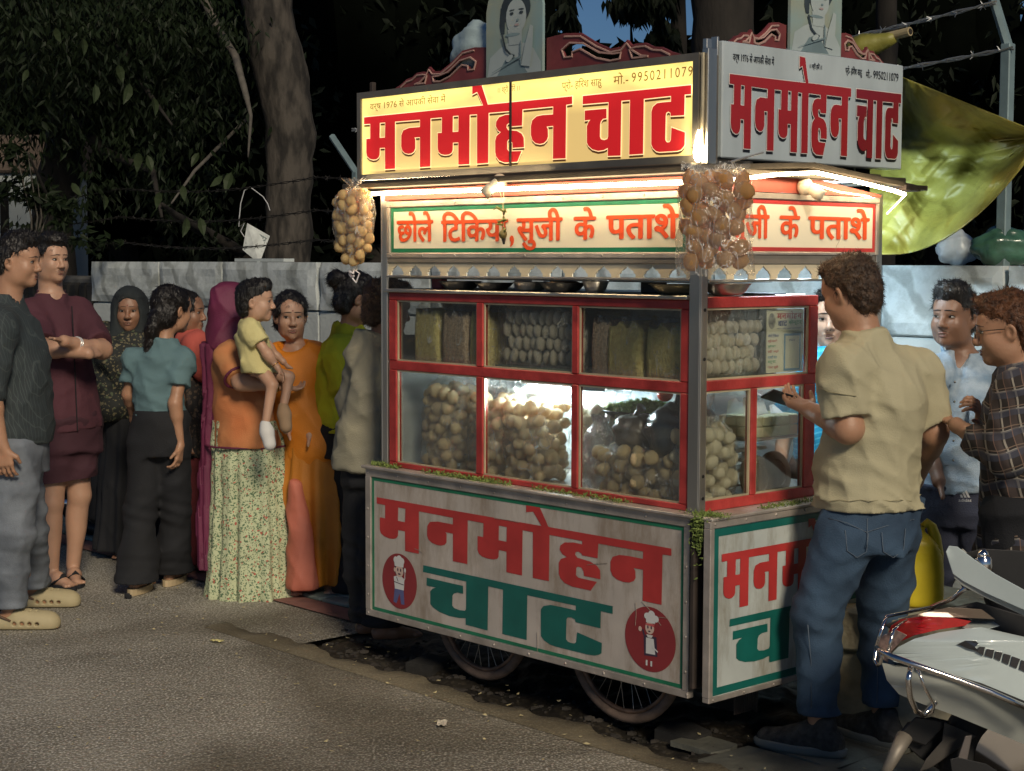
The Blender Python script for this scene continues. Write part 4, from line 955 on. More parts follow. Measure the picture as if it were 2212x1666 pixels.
put_text('प्रो- हिरश साहु', 'small_print', M_ftext, sg, -.775, -.575, 2.283, 2.326, YT, bold=.002)
put_text('मो.-', 'small_print', M_ftext, sg, -.518, -.446, 2.290, 2.330, YT, bold=.002)
put_text('9950211079', 'small_print', M_ftext, sg, -.430, -.152, 2.292, 2.325, YT, bold=.004, spacing=1.25)
q = MB(); q.bbox((-1.052, .062, 2.02), (-1.040, .0665, 2.35), .001); q.build('hanging_cord', M_wood, sg)
# ---- right sign, not lit
sr = MB(); sr.bbox((-.19, .183, 2.026), (-.121, 1.230, 2.416), .004)
M_sface = mat('white_vinyl_face', (.40, .46, .485), .42, var=.18, vscale=5, contrast=.1, stretch=(1, 1, .25), bump=.15, bscale=14)
rs = P(sr, 'sign_box', M_sface); rs['label'] = 'unlit white name sign over the short right side'
M_sred = mat('dark_red_vinyl', (.33, .018, .022), .4, var=.06); M_sred2 = mat('maroon_vinyl', (.20, .012, .02), .4, var=.06)
M_sout = mat('pale_vinyl_outline', (.66, .62, .58), .4); M_sblk = mat('black_vinyl', (.012, .012, .016), .4)
wordset(rs, 'side', -.1195, 1, (.217, .898), (.931, 1.213), (2.0615, 2.307), (2.061, 2.308), (M_sred, M_sred2), True, M_sout, M_sblk, e=.0028, sh=.0125)
for s, a, c, z0, z1 in (('वर्ष 1976 से आपकी सेवा में', .235, .455, 2.345, 2.385), ('।। श्री हिर ।।', .655, .725, 2.355, 2.382), ('प्रो- हिरश साहु', .865, .965, 2.350, 2.388), ('मो.-', .990, 1.025, 2.353, 2.384), ('9950211079', 1.035, 1.195, 2.353, 2.383)):
    put_text(s, 'small_print', M_sblk, rs, a, c, z0, z1, -.1195, 'side', bold=.008)
q = MB(); q.bbox((-.165, .172, 2.03), (-.135, .182, 2.43), .002); q.bbox((-.16, .125, 2.0), (-.14, .15, 2.42), .002); q.bbox((-.118, .075, 2.0), (-.09, .12, 2.38), .002); q.build('sign_bracket', M_steel, rs)
# ---- lamp between the signs: a pole with glowing bulb
b = MB(); b.bbox((-.112, .062, 2.06), (-.101, .072, 2.365), .002); P(b, 'lamp_pole', M_bead)
M_bulb = glow('burning_bulb', (1.0, .80, .48), 60.0)
b = MB(); b.lathe([(.002, .075), (.007, .055), (.013, .025), (.0155, .0), (.013, -.018), (.006, -.03)], 14, (-.104, .045, 2.035)); o = P(b, 'bulb', M_bulb, True); o['label'] = 'glowing bulb hanging between the two signs'
# ---- scroll boards and painted portraits on the roof
M_scroll = mat('dull_red_scroll', (.17, .035, .035), .5, var=.25, vscale=12); M_line = mat('pale_pink_line', (.42, .26, .22), .6)
def scroll(plane, x0, x1, z0, hmax, y, sgn):
    T = lambda x, z: ((x, y, z) if plane == 'front' else (y, x, z))
    prof = [(0, 0), (.10, .16), (.16, .30), (.22, .34), (.27, .46), (.34, .47), (.37, .44), (.40, .60), (.44, .44), (.52, .42), (.62, .62), (.74, .95), (.86, 1.0), (1.0, .94), (1.0, 0)]
    pts = [(x0 + (x1 - x0) * a, z0 + hmax * h) for a, h in prof]
    holes = [[(.25, .10), (.30, .14), (.36, .30), (.38, .34), (.36, .10)], [(.45, .12), (.44, .28), (.50, .28), (.60, .36), (.72, .66), (.82, .72), (.88, .56), (.86, .34), (.80, .34), (.80, .46), (.74, .52), (.62, .22), (.52, .10)]]
    hp = [[(x0 + (x1 - x0) * a, z0 + hmax * h) for a, h in hh] for hh in holes]
    me = curve_fill([pts] + hp, 'scroll_board')
    bm = bmesh.new(); bm.from_mesh(me); r = bmesh.ops.extrude_face_region(bm, geom=bm.faces[:])
    for g in r['geom']:
        if isinstance(g, bmesh.types.BMVert): g.co.z = .012
    for v in bm.verts:
        X, Z, t = v.co.x, v.co.y, v.co.z; v.co = Vector((X, y + t, Z)) if plane == 'front' else Vector((y - t, X, Z))
    bmesh.ops.recalc_face_normals(bm, faces=bm.faces[:]); bm.to_mesh(me); bm.free()
    o = link_mesh('scroll_board', me, M_scroll, cart)
    q = MB()
    off = -.002 if plane == 'front' else .002
    for hh in hp:
        cyc = hh + [hh[0]]; q.tube([Vector(T(*p)) + (Vector((0, off, 0)) if plane == 'front' else Vector((off, 0, 0))) for p in cyc], .0042, 5)
    q.tube([Vector(T(px_, pz - .012)) + (Vector((0, off, 0)) if plane == 'front' else Vector((off, 0, 0))) for px_, pz in pts[1:-2]], .0038, 5)
    q.build('painted_line', M_line, o)
scroll('front', -1.815, -1.222, 2.368, .127, .112, 1)
scroll('front', -.225, -.902, 2.368, .132, .112, 1)
scroll('side', .25, .570, 2.418, .095, -.16, 1)
scroll('side', 1.17, .874, 2.418, .095, -.16, 1)
b = MB(); b.bbox((-1.95, .10, 2.366), (-1.93, .12, 2.41), .002); b.bbox((-1.8, .15, 2.367), (-.2, .2, 2.375), .002); P(b, 'roof_batten', M_wood)
for x in (-1.49, -.49): P(MB().sph((x, .066, 2.352), .005, 6, 4), 'hook', M_wire)
# ---- painted portrait panels: a plain, generic youth in pale blue tones
M_pp = mat('portrait_ground', (.34, .36, .27), .55, var=.12, vscale=5, col2=(.22, .34, .36), contrast=0)
M_pskin = mat('portrait_skin_tone', (.36, .42, .42), .55, var=.08, vscale=6); M_phair = mat('portrait_hair_tone', (.035, .05, .06), .6, var=.3, vscale=14); M_pshade = mat('portrait_fold_tone', (.17, .24, .26), .6, var=.2); M_plip = mat('portrait_lip_tone', (.34, .26, .26), .6)
def portrait(plane, cx, hw, z0, H, y):
    sg_ = -1 if plane == 'front' else 1
    T = lambda x, z, k=0: ((cx + x * hw, y + sg_ * k, z0 + z * H) if plane == 'front' else (y + sg_ * k, cx + x * hw, z0 + z * H))
    out = [(-1, 0), (1, 0), (1, .72), (.93, .84), (.78, .93), (.5, .985), (0, 1.0), (-.5, .985), (-.78, .93), (-.93, .84), (-1, .72)]
    q = MB(); fr_ = [T(x, z) for x, z in out]; bk = [T(x, z, -.012) for x, z in out]; n = len(out)
    q.add(fr_ + bk, [tuple(range(n)), tuple(range(2 * n - 1, n - 1, -1))] + [(i, n + i, n + (i + 1) % n, (i + 1) % n) for i in range(n)])
    pp = P(q, 'portrait_panel', M_pp)
    lay = [0.0012]
    def sh(name, m, pts):
        q = MB(); q.add([T(x, z, lay[0]) for x, z in pts], [tuple(range(len(pts)))]); q.build(name, m, pp); lay[0] += .0004
    def el(name, m, x, z, rx, rz, rot=0, n=20):
        sh(name, m, [(x + rx * math.cos(a) * math.cos(rot) - rz * math.sin(a) * math.sin(rot) * .6, z + rz * math.sin(a) * math.cos(rot) + rx * math.cos(a) * math.sin(rot) * .35) for a in [2 * math.pi * k / n for k in range(n)]])
    sh('painted_shoulders', M_pskin, [(-.95, .01), (-.85, .22), (-.5, .31), (-.2, .36), (.35, .34), (.7, .27), (.95, .12), (.97, .01)])
    sh('painted_fold', M_pshade, [(-.6, .01), (-.3, .18), (-.05, .22), (.2, .16), (.5, .02)])
    el('painted_hair', M_phair, .08, .72, .52, .19)
    sh('painted_hair', M_phair, [(-.46, .74), (-.5, .56), (-.44, .46), (-.32, .46), (-.3, .6), (-.26, .74)])
    sh('painted_neck', M_pskin, [(-.16, .33), (-.2, .5), (.3, .5), (.3, .33)])
    el('painted_face', M_pskin, .10, .63, .36, .19)
    el('painted_shade', M_pshade, -.02, .44, .26, .018)
    for s in (-1, 1):
        el('painted_brow', M_phair, .12 + s * .17, .700, .10, .008, s * -.08, 12)
        el('painted_eye', M_phair, .12 + s * .17, .665, .070, .016, 0, 12)
    el('painted_nose', M_pshade, .17, .59, .05, .013, 0, 10)
    el('painted_lips', M_plip, .14, .540, .085, .012, 0, 12)
    sh('painted_arm', M_pskin, [(.30, .10), (.42, .30), (.62, .52), (.72, .50), (.70, .30), (.62, .08)])
    el('painted_arm_edge', M_pshade, .28, .24, .03, .13, 0, 12)
    sh('painted_necklace', M_phair, [(-.40, .44), (-.34, .45), (-.22, .30), (-.06, .24), (.08, .22), (.07, .20), (-.08, .22), (-.27, .28)])
    sh('painted_rod', M_pshade, [(-.75, .05), (-.72, .06), (.32, .215), (.34, .195)])
    el('painted_hand', M_pskin, -.1, .19, .14, .035, .5)
    return pp
portrait('front', -1.062, .155, 2.366, .345, .095)
portrait('side', .722, .148, 2.418, .30, -.145)
# ---- wheels, axle and springs
M_tyre = mat('worn_bicycle_tyre', (.17, .12, .09), .8, var=.3, vscale=25); M_rim = mat('rusty_rim', (.24, .15, .10), .55, metal=.5, var=.4, vscale=20); M_spoke = mat('dull_spoke', (.32, .30, .27), .45, metal=.7)
def ring(b, R_, r, n=48, m=8, c=(0, 0, 0)):
    vs = []; fs = []
    for i in range(n):
        a = 2 * math.pi * i / n
        for k in range(m):
            t = 2 * math.pi * k / m; rr = R_ + r * math.cos(t)
            vs.append((c[0] + rr * math.cos(a), c[1] + r * math.sin(t), c[2] + rr * math.sin(a)))
    for i in range(n):
        for k in range(m): fs.append((i * m + k, i * m + (k + 1) % m, ((i + 1) % n) * m + (k + 1) % m, ((i + 1) % n) * m + k))
    b.add(vs, fs)
WR = .285
def wheel(x, y):
    w = bpy.data.objects.new('wheel', None); COL.objects.link(w); w.parent = cart; w.location = (x, y, WR + .012)
    b = MB(); ring(b, WR - .018, .019, 56, 10); b.build('tyre', M_tyre, w, True)
    b = MB(); ring(b, WR - .042, .010, 56, 6); b.build('rim', M_rim, w, True)
    b = MB(); b.lathe([(.024, -.04), (.024, -.03), (.014, -.025), (.014, .025), (.024, .03), (.024, .04)], 12, M=Matrix.Rotation(R(90), 4, 'X')); b.build('hub', M_rim, w)
    b = MB()
    for i in range(32):
        a = 2 * math.pi * i / 32; s = .028 if i % 2 else -.028; ha = a + (.5 if (i // 2) % 2 else -.5)
        b.tube([(.022 * math.cos(ha), s, .022 * math.sin(ha)), ((WR - .045) * math.cos(a), 0, (WR - .045) * math.sin(a))], .0013, 4, cap=False)
    b.build('spokes', M_spoke, w)
    return w
wheel(-.52, .15); wheel(-1.325, .17); wheel(-.52, .88); wheel(-1.325, .88)
b = MB()
for x in (-.52, -1.325): b.tube([(x, .10, WR + .012), (x, .95, WR + .012)], .012, 8)
b.bbox((-1.8, .18, .20), (-.1, .22, .235), .003); b.bbox((-1.8, .8, .20), (-.1, .84, .235), .003); P(b, 'axle_frame', M_wood)
# stone chocks by the wheels
def chock(x, y, pts, h, label):
    b = MB(); b.prism(pts, 'z', 0, h); o = b.build('stone_chock', M_darkstone); o.location = cw(x, y, -.03); o.rotation_euler = (.1, .05, CA + .4); tag(o, label, 'stone'); return o
chock(-.38, .16, [(0, 0), (.16, -.02), (.19, .07), (.10, .12), (.01, .09)], .045, 'grey wedge of stone under the nearer cart wheel')
chock(-1.72, .10, [(0, 0), (.12, .01), (.15, .12), (.03, .14)], .05, 'dark round stone left of the farther cart wheel')
# ---- bulb holders and lemon charm
M_holder = mat('white_plastic_holder', (.62, .56, .42), .4, var=.08)
def holder(plane, x, z, y, label):
    t = cthing('bulb_holder', label, 'bulb holder', *( (x, y, z) if plane == 'front' else (y, x, z)), rz=(0 if plane == 'front' else R(90)), group='empty bulb holders under the eaves')
    b = MB(); b.sph((0, -.005, 0), (.030, .028, .032), 16, 10); b.build('base', M_holder, t, True)
    A = Vector((0, -.02, -.004)); D_ = Vector((-.026, -.028, -.034)) if plane == 'front' else Vector((.026, -.030, -.026))
    b = MB(); b.tube([A, A + D_ * .5, A + D_ * .55, A + D_ * 1.25], [.019, .019, .022, .023], 16, cap=True); b.build('socket', M_holder, t, True)
    b = MB(); b.tube([A + D_ * 1.251, A + D_ * 1.26], .0175, 16); b.build('socket_mouth', M_blackm, t)
    return t
holder('front', -1.045, 1.968, .015, 'pale bulb holder pointing down under the middle of the front eave')
holder('side', .575, 1.940, -.075, 'pale bulb holder pointing right under the peak of the right eave')
t = cthing('lemon_chilli_charm', 'string of green chillies and a dried lemon hanging in front of the cream board', 'charm', -1.045, .03, 1.83)
b = MB(); b.tube([(-.012, -.01, .12), (0, 0, .03), (.001, 0, -.03)], .0016, 4); b.tube([(.012, -.01, .12), (0, 0, .03)], .0016, 4); b.build('thread', mat('cotton_thread', (.6, .5, .3), .8), t)
M_chil = mat('dried_chilli', (.12, .13, .02), .4, var=.4); M_lem = mat('dried_lemon', (.10, .08, .02), .6, var=.4, bump=.5)
for k, (dx, dz, z) in enumerate(((-.045, .02, .03), (.03, .018, .02), (-.025, -.01, 0), (.035, .005, -.005), (-.03, .005, -.02), (.028, -.016, -.03), (.018, -.02, .01))):
    MB().tube([(0, 0, z), (dx * .6, -.01, z + dz * .8), (dx, -.012, z + dz * .3)], [.0045, .005, .001], 6).build('chilli', M_chil, t, True)
MB().sph((0, -.003, -.055), (.016, .016, .018), 10, 8).build('lemon', M_lem, t, True)
MB().tube([(0, 0, -.07), (.002, 0, -.092)], [.009, .004], 6).build('charcoal', M_blackm, t)
# ------------------------------------------------------------------ goods on and in the cart
def puri_mat(name, c, c2, tr=.0):
    m = mat(name, c, .6, var=.2, vscale=30, col2=c2, bump=.5, bscale=70)
    if tr:
        nt = m.node_tree; N, L = nt.nodes, nt.links; t_ = N.new('ShaderNodeBsdfTranslucent'); t_.inputs[0].default_value = (.95, .60, .22, 1); x_ = N.new('ShaderNodeMixShader'); x_.inputs[0].default_value = tr
        L.new(N['Principled BSDF'].outputs[0], x_.inputs[1]); L.new(t_.outputs[0], x_.inputs[2]); L.new(x_.outputs[0], N['Material Output'].inputs[0])
    return m
M_puri = puri_mat('golden_puri', (.72, .50, .20), (.88, .72, .38), .35)
M_purid = puri_mat('brown_puri', (.42, .25, .10), (.62, .42, .19), .45)
M_puric = puri_mat('cream_gold_puri', (.66, .50, .26), (.84, .71, .44), .25)
M_purip = puri_mat('pale_puri', (.70, .62, .42), (.82, .76, .56))
M_papdi = puri_mat('pale_papdi', (.76, .68, .54), (.88, .82, .70))
M_bag = film('clear_plastic_bag', (.97, .96, .93), .10, .14, 1.0, 11)
def puri_mesh(seed):
    r = random.Random(seed); bm = bmesh.new(); bmesh.ops.create_icosphere(bm, subdivisions=2, radius=1)
    a, b_, c = r.uniform(0, 6), r.uniform(0, 6), r.uniform(0, 6)
    for v in bm.verts:
        k = 1 + .07 * math.sin(v.co.x * 3 + a) + .06 * math.sin(v.co.y * 4 + b_) + .05 * math.sin(v.co.z * 5 + c); v.co *= k; v.co.z *= .86
    me = bpy.data.meshes.new('puri'); bm.to_mesh(me); bm.free()
    me.polygons.foreach_set('use_smooth', [True] * len(me.polygons)); return me
_pm = {}
def puri_for(m):
    if m.name not in _pm:
        L_ = [puri_mesh(k) for k in range(3)]
        for q in L_: q.materials.append(m)
        _pm[m.name] = L_
    return rnd.choice(_pm[m.name])
def pack(inside, r, n, seed=1, tries=4000, box=(1, 1, 1)):
    """settle roughly touching balls inside a shape"""
    rr = random.Random(seed); P_ = []
    for _ in range(tries):
        if len(P_) >= n: break
        p = Vector((rr.uniform(-box[0], box[0]), rr.uniform(-box[1], box[1]), rr.uniform(0, box[2])))
        if not inside(p): continue
        if all((p - q).length > r * 1.6 for q in P_): P_.append(p)
    return P_
def add_puris(t, pts, r, m, squash=None):
    for p in pts:
        o = bpy.data.objects.new('puri', puri_for(m)); COL.objects.link(o); o.parent = t; o.location = p
        s = r * rnd.uniform(.88, 1.12); o.scale = (s, s, s) if not squash else (s * squash[0], s * squash[1], s * squash[2])
        o.rotation_euler = (rnd.uniform(0, 3), rnd.uniform(0, 3), rnd.uniform(0, 3)) if not squash else (rnd.uniform(-.15, .15), rnd.uniform(-.15, .15), rnd.uniform(-.1, .1))
def bag_skin(t, prof, wx, wy, m=None, name='plastic_bag', seed=0, n=40, crumple=.06):
    """prof = (width factor, z) from bottom to top"""
    b = MB(); rr = random.Random(seed); ph = [rr.uniform(0, 6) for _ in range(6)]
    for w, z in prof:
        for k in range(n):
            a = 2 * math.pi * k / n
            q = 1 + crumple * (math.sin(5 * a + z * 40 + ph[0]) + .6 * math.sin(9 * a - z * 61 + ph[1]) + .5 * math.sin(14 * a + z * 25 + ph[2]))
            ca, sa = math.cos(a), math.sin(a)
            b.v.append((wx * w * q * math.copysign(abs(ca) ** .8, ca), wy * w * q * math.copysign(abs(sa) ** .8, sa), z + .004 * math.sin(7 * a + ph[3])))
    for i in range(len(prof) - 1):
        for k in range(n): b.f.append((i * n + k, i * n + (k + 1) % n, (i + 1) * n + (k + 1) % n, (i + 1) * n + k)); b.mi.append(0)
    return b.build(name, m or M_bag, t, True)
def dense(prof, k=4):
    out = []
    for (w0, z0), (w1, z1) in zip(prof[:-1], prof[1:]):
        for i in range(k): f = i / k; out.append((w0 + (w1 - w0) * f, z0 + (z1 - z0) * f))
    return out + [prof[-1]]
# hanging bag at the left eave
t = cthing('puri_bag', 'long clear bag of golden puris hanging knotted from the left end of the eave', 'snack bag', -1.828, -.075, 1.655)
add_puris(t, pack(lambda p: (p.x / .082) ** 2 + (p.y / .050) ** 2 < (1 if .09 < p.z < .28 else max(0, min(1, p.z / .09))) and p.z < .29 and p.z > .02, .0235, 90, 3, 14000, (.085, .055, .30)), .0250, M_puri)
bag_skin(t, dense([(.12, -.02), (.2, 0), (.62, .05), (.92, .11), (1.04, .17), (1, .24), (.86, .285), (.5, .305), (.16, .32), (.42, .335), (.6, .35)]), .098, .060, seed=4)
b = MB(); b.tube([(0, 0, -.015), (.0, -.005, -.03), (-.016, -.01, -.022), (-.03, 0, -.035), (-.02, .004, -.045)], .0055, 6); b.tube([(.01, 0, -.02), (.035, 0, -.03), (.012, 0, -.068), (-.012, 0, -.050), (0, 0, -.04)], .0032, 5); b.build('knot', mat('white_plastic_twist', (.7, .68, .7), .4), t)
b = MB(); b.tube([(0, .02, .32), (.01, .035, .30), (.02, .06, .29)], .0025, 5); b.build('hanger', M_wire, t)
# hanging bag at the near corner
t = cthing('puri_bag', 'big square clear bag of brown puris hanging at the near corner of the cart', 'snack bag', -.062 + .12, -.055, 1.645, rz=R(40))
add_puris(t, pack(lambda p: abs(p.x) < .092 and abs(p.y) < .034 and .03 < p.z < .30, .029, 100, 5, 16000, (.10, .04, .34)), .030, M_purid)
bag_skin(t, dense([(.98, -.012), (1.02, .004), (1.0, .05), (.96, .16), (.93, .24), (.90, .29), (.80, .315), (.70, .33)]), .122, .060, seed=8, crumple=.045)
b = MB()
for s_ in (-1, 1): b.grid(lambda u, v: (-.11 + .22 * u, s_ * .012 * math.sin(u * 9) ,   .325 + .02 * v + .008 * math.sin(u * 13 + s_)), 16, 3)
b.build('bag_mouth', M_bag, t, True)
b = MB(); b.tube([(-.03, .01, .36), (-.08, .04, .40)], .003, 5); b.build('hanger', M_bag, t)
b = MB(); b.tube([(.05, .0, .35), (.1, .0, .365), (.15, .02, .38)], .004, 6); b.build('hanger', M_wire, t)

def cont(name, label, cat, x, y, z, group=None, rz=0): return cthing(name, label, cat, x, y, z, rz, group)
# --- upper shelf of the cabinet
Z1 = 1.268
M_sev = mat('yellow_sev', (.80, .66, .24), .7, var=.25, vscale=60, bump=.9, bscale=120, col2=(.85, .74, .34))
M_chiv = mat('brown_mixture', (.66, .48, .32), .7, var=.45, vscale=110, bump=1, bscale=130, col2=(.80, .62, .44))
def packet(x, y, w, d, h, m, label, rz=0):
    t = cont('snack_packet', label, 'snack packet', x, y, Z1, 'bulk snack packets on the upper cabinet shelf', rz)
    bm = bmesh.new(); bmesh.ops.create_cube(bm, size=1); bmesh.ops.subdivide_edges(bm, edges=bm.edges[:], cuts=7, use_grid_fill=True)
    for v in bm.verts:
        q = v.co.copy(); f = 1 - .5 * (abs(q.x * 2) ** 6 + abs(q.y * 2) ** 6) * .12
        top = (q.z > .45) * (.012 * math.sin(q.x * 14 + x * 30) + .008 * math.sin(q.x * 31))
        v.co = Vector((q.x * w * f * (1 - .05 * (q.z + .5)), q.y * d * f * (1 + .15 * math.cos(q.z * 3)), (q.z + .5) * h + top))
    me = bpy.data.meshes.new('filling'); bm.to_mesh(me); bm.free(); link_mesh('filling', me, m, t, True)
    bag_skin(t, dense([(.97, .001), (1.05, .02), (1.06, h * .5), (1.0, h * .95), (.9, h + .02), (.8, h + .035)], 3), w * .54, d * .56, seed=int(x * 1000) % 97, crumple=.03)
packet(-1.595, .158, .165, .10, .205, M_sev, 'yellow sev packet, left one of the first upper window')
packet(-1.415, .155, .170, .10, .195, M_chiv, 'brown mixture packet in the middle of the first upper window')
packet(-1.27, .155, .12, .10, .20, M_sev, 'sev packet partly behind the first mullion of the cabinet')
packet(-.495, .160, .180, .11, .182, M_sev, 'wide yellow sev packet on the left of the third upper window')
packet(-.298, .160, .200, .11, .180, M_sev, 'wide yellow sev packet on the right of the third upper window')
packet(-.62, .165, .10, .10, .19, M_chiv, 'dark brown mixture packet at the left edge of the third upper window')
b = MB()
for (x0, x1) in ((-1.68, -1.30), (-.62, -.23)): b.grid(lambda u, v: (x0 + (x1 - x0) * u, .265 + .012 * math.sin(u * 22 + v * 5), Z1 + .16 + v * .095), 24, 5)
o = b.build('crumpled_plastic', mat('pale_blue_film_pile', (.50, .56, .66), .35, var=.2, vscale=14, bump=.8, bscale=20), None, True)
o.matrix_world = CM; md = o.modifiers.new('s', 'SOLIDIFY'); md.thickness = .003
tag(o, 'crumpled pale blue plastic sheets standing behind the snack packets', 'plastic sheet')
# stacked oblong papdi packs
def papdi_pack(name, label, x, y, nx, nz, w, h, axis, m=M_papdi, r=(.0165, .02, .033)):
    t = cont('papdi_pack', label, 'snack pack', x, y, Z1, 'plastic packs of stacked papdi', 0 if axis == 'x' else R(90))
    for j in range(nz):
        for i in range(nx):
            px_ = -w / 2 + w * (i + .5) / nx + (.5 * w / nx if j % 2 else 0) + rnd.uniform(-.004, .004)
            if px_ > w / 2: continue
            o = bpy.data.objects.new('papdi', puri_for(m)); COL.objects.link(o); o.parent = t
            o.location = (px_, rnd.uniform(-.006, .006), .022 + r[2] * .86 * (1 + 1.72 * j)); o.scale = (r[0] * rnd.uniform(.85, 1.1), r[1], r[2] * rnd.uniform(.95, 1.15)); o.rotation_euler = (rnd.uniform(-.1, .1), rnd.uniform(-.3, .3), rnd.uniform(-.2, .2))
    bag_skin(t, dense([(.96, .004), (1.03, .02), (1.04, h * .5), (1.0, h * .93), (.92, h), (.5, h + .008)], 3), w * .56, .042, seed=11, crumple=.025)
    q = MB(); q.bbox((-w / 2 - .01, -.045, .0), (w / 2 + .02, .045, .012), .003); q.build('tray', mat('dark_green_tray', (.02, .06, .05), .5), t)
papdi_pack('papdi', 'tight pack of pale papdi filling the second upper window', -.945, .138, 10, 4, .42, .235, 'x')
papdi_pack('papdi', 'pack of pale papdi seen through the short side window beside the price card', -.165, .275, 8, 4, .33, .235, 'y', r=(.019, .02, .030))
# --- price card on the side window (its square payment code is left out)
t = cont('price_card', 'cream price card taped inside the short side window', 'price card', -.1185, .435, 1.287)
M_card = mat('cream_card', (.66, .64, .48), .55, var=.05); M_ink = [mat('card_ink_red', (.45, .05, .05), .6), mat('card_ink_navy', (.05, .07, .2), .6), mat('card_ink_green', (.06, .3, .12), .6), mat('card_ink_blue', (.10, .25, .40), .6)]
q = MB(); q.box((-.003, 0, 0), (0, .205, .222)); cd = q.build('card', M_card, t)
def ptxt(s, m, a, c, z0, z1, bold=.02, name='lettering'): 
    me = fit_mesh(text_mesh(s, name, bold), a, c, z0, z1, .0008, 'side'); return link_mesh(name, me, m, cd)
word([W1] + W1H, 'lettering', M_ink[0], cd, lin(.055, .195), lin(.188, .208), .0008, 'side')
word([W2], 'lettering', M_ink[1], cd, lin(.060, .112), lin(.163, .182), .0008, 'side')
ptxt('सेन्टर', M_ink[2], .120, .195, .163, .186)
ptxt('चाट की सब सामग्री', M_ink[1], .055, .190, .150, .158, .01)
disc_ = MB(); disc_.add([(.0008, .026 + .020 * math.cos(a), .182 + .028 * math.sin(a)) for a in [2 * math.pi * k / 24 for k in range(24)]], [tuple(range(24))]); disc_.build('printed_oval', mat('printed_grey_photo', (.25, .24, .2), .6, var=.7, vscale=60), cd)
for k, (s, mi_) in enumerate((('छोले िटिकया', 1), ('दही पताशे', 0), ('सुजी पताशे', 2), ('दही भल्ले', 0), ('पापडी चाट', 3), ('आलू चाट', 2), ('भेल पुरी', 0))):
    ptxt(s, M_ink[mi_], .006, .066 - (k % 3) * .008, .130 - k * .0185 - .006, .130 - k * .0185 + .006)
q = MB(); rect_ring(q, .095, .190, .004, .136, .008, .0008, .0006, 'side'); q.build('blue_border', M_ink[3], cd)
ptxt('PAY', M_ink[1], .125, .160, .108, .116, .01)
# --- lower compartment
Z0 = .833
def sackfull(label, x, y, w, d, h, n, m, r=.027, seed=1, lean=0.0, prof=None, cat='snack bag', z=Z0, group='clear bags of puris inside the cabinet', topbag=True, skin=None):
    t = cont('puri_bag', label, cat, x, y, z, group)
    t.rotation_euler[1] += lean
    add_puris(t, pack(lambda p: (abs(p.x) / w) ** 2.6 + (abs(p.y) / d) ** 2.6 < (1 - .35 * max(0, (.12 - p.z) / .12)) and p.z < h and p.z > r * .8, r, n, seed, 9000, (w, d, h)), r, m)
    bag_skin(t, dense(prof or [(.7, .002), (.95, .03), (1.02, h * .4), (1.0, h * .8), (.86, h * 1.02), (.6, h * 1.12), (.7, h * 1.22)], 4), w * 1.13, d * 1.13, m=skin, seed=seed, crumple=.05)
    return t
sackfull('tall clear bag of brown puris leaning in the first lower window', -1.570, .22, .120, .095, .325, 120, M_puric, lean=.12, seed=2)
sackfull('clear bag of puris behind the first mullion, glowing yellow on top', -1.325, .24, .105, .095, .30, 90, M_puric, lean=.16, seed=3)
sackfull('tall square bag of brown puris right under the lit lamp of the second lower window', -1.070, .23, .115, .095, .295, 120, M_puric, lean=0, seed=4)
sackfull('bag of pale puris behind the red stand in the middle of the cabinet', -.86, .36, .080, .07, .28, 55, M_purip, seed=5)
sackfull('low wide bag of brown puris in the third lower window', -.46, .19, .215, .09, .165, 120, M_puric, r=.028, seed=6, prof=[(.8, .002), (1.0, .03), (1.03, .09), (.9, .15), (.55, .185), (.3, .21)])
sackfull('bag of brown puris pressed against the corner in the third lower window', -.235, .20, .050, .09, .25, 60, M_puric, r=.026, seed=7)
sackfull('clear bag heaped with pale puris in the first side window', -.215, .225, .070, .11, .255, 110, M_purip, r=.029, seed=8)
sackfull('bag of pale puris behind the dark bags', -.62, .34, .075, .08, .22, 34, M_purip, seed=9)
M_silver = film('silvery_plastic', (.75, .78, .8), .9, .18, 1.0, 16)
t = cont('plastic_bag', 'shiny empty clear bag slumped beside the second mullion', 'plastic bag', -.70, .20, Z0)
bag_skin(t, dense([(.5, .01), (.9, .05), (1.0, .13), (.8, .2), (.4, .25), (.5, .28)], 4), .07, .06, m=M_silver, seed=31, crumple=.1)
for (x_, y_, s_, lb) in ((-.86, .46, 1.25, 'crumpled clear bags piled behind the red stand'), (-.40, .40, 1.3, 'crumpled clear plastic behind the dark bags'), (-1.45, .44, 1.3, 'bluish clear plastic heap behind the first lower window')):
    t = cont('plastic_bag', lb, 'plastic bag', x_, y_, Z0); t.scale = (s_, s_, s_)
    bag_skin(t, dense([(.5, .01), (.9, .05), (1.0, .13), (.8, .2), (.4, .25), (.5, .28)], 4), .09, .06, m=M_silver, seed=int(-x_ * 50), crumple=.1)
b = MB(); b.grid(lambda u, v: (-1.74 + 1.26 * u, .57 + .016 * math.sin(u * 31 + v * 4) + .010 * math.sin(u * 63 - v * 7), .836 + v * (.34 + .02 * math.sin(u * 9))), 90, 8)
o = b.build('plastic_sheet', mat('milky_plastic_sheet', (.62, .68, .70), .35, var=.15, vscale=10, bump=.6, bscale=14), None, True); o.matrix_world = CM; md = o.modifiers.new('s', 'SOLIDIFY'); md.thickness = .002
tag(o, 'milky plastic sheet hanging behind the puri bags along the back of the counter', 'plastic sheet')
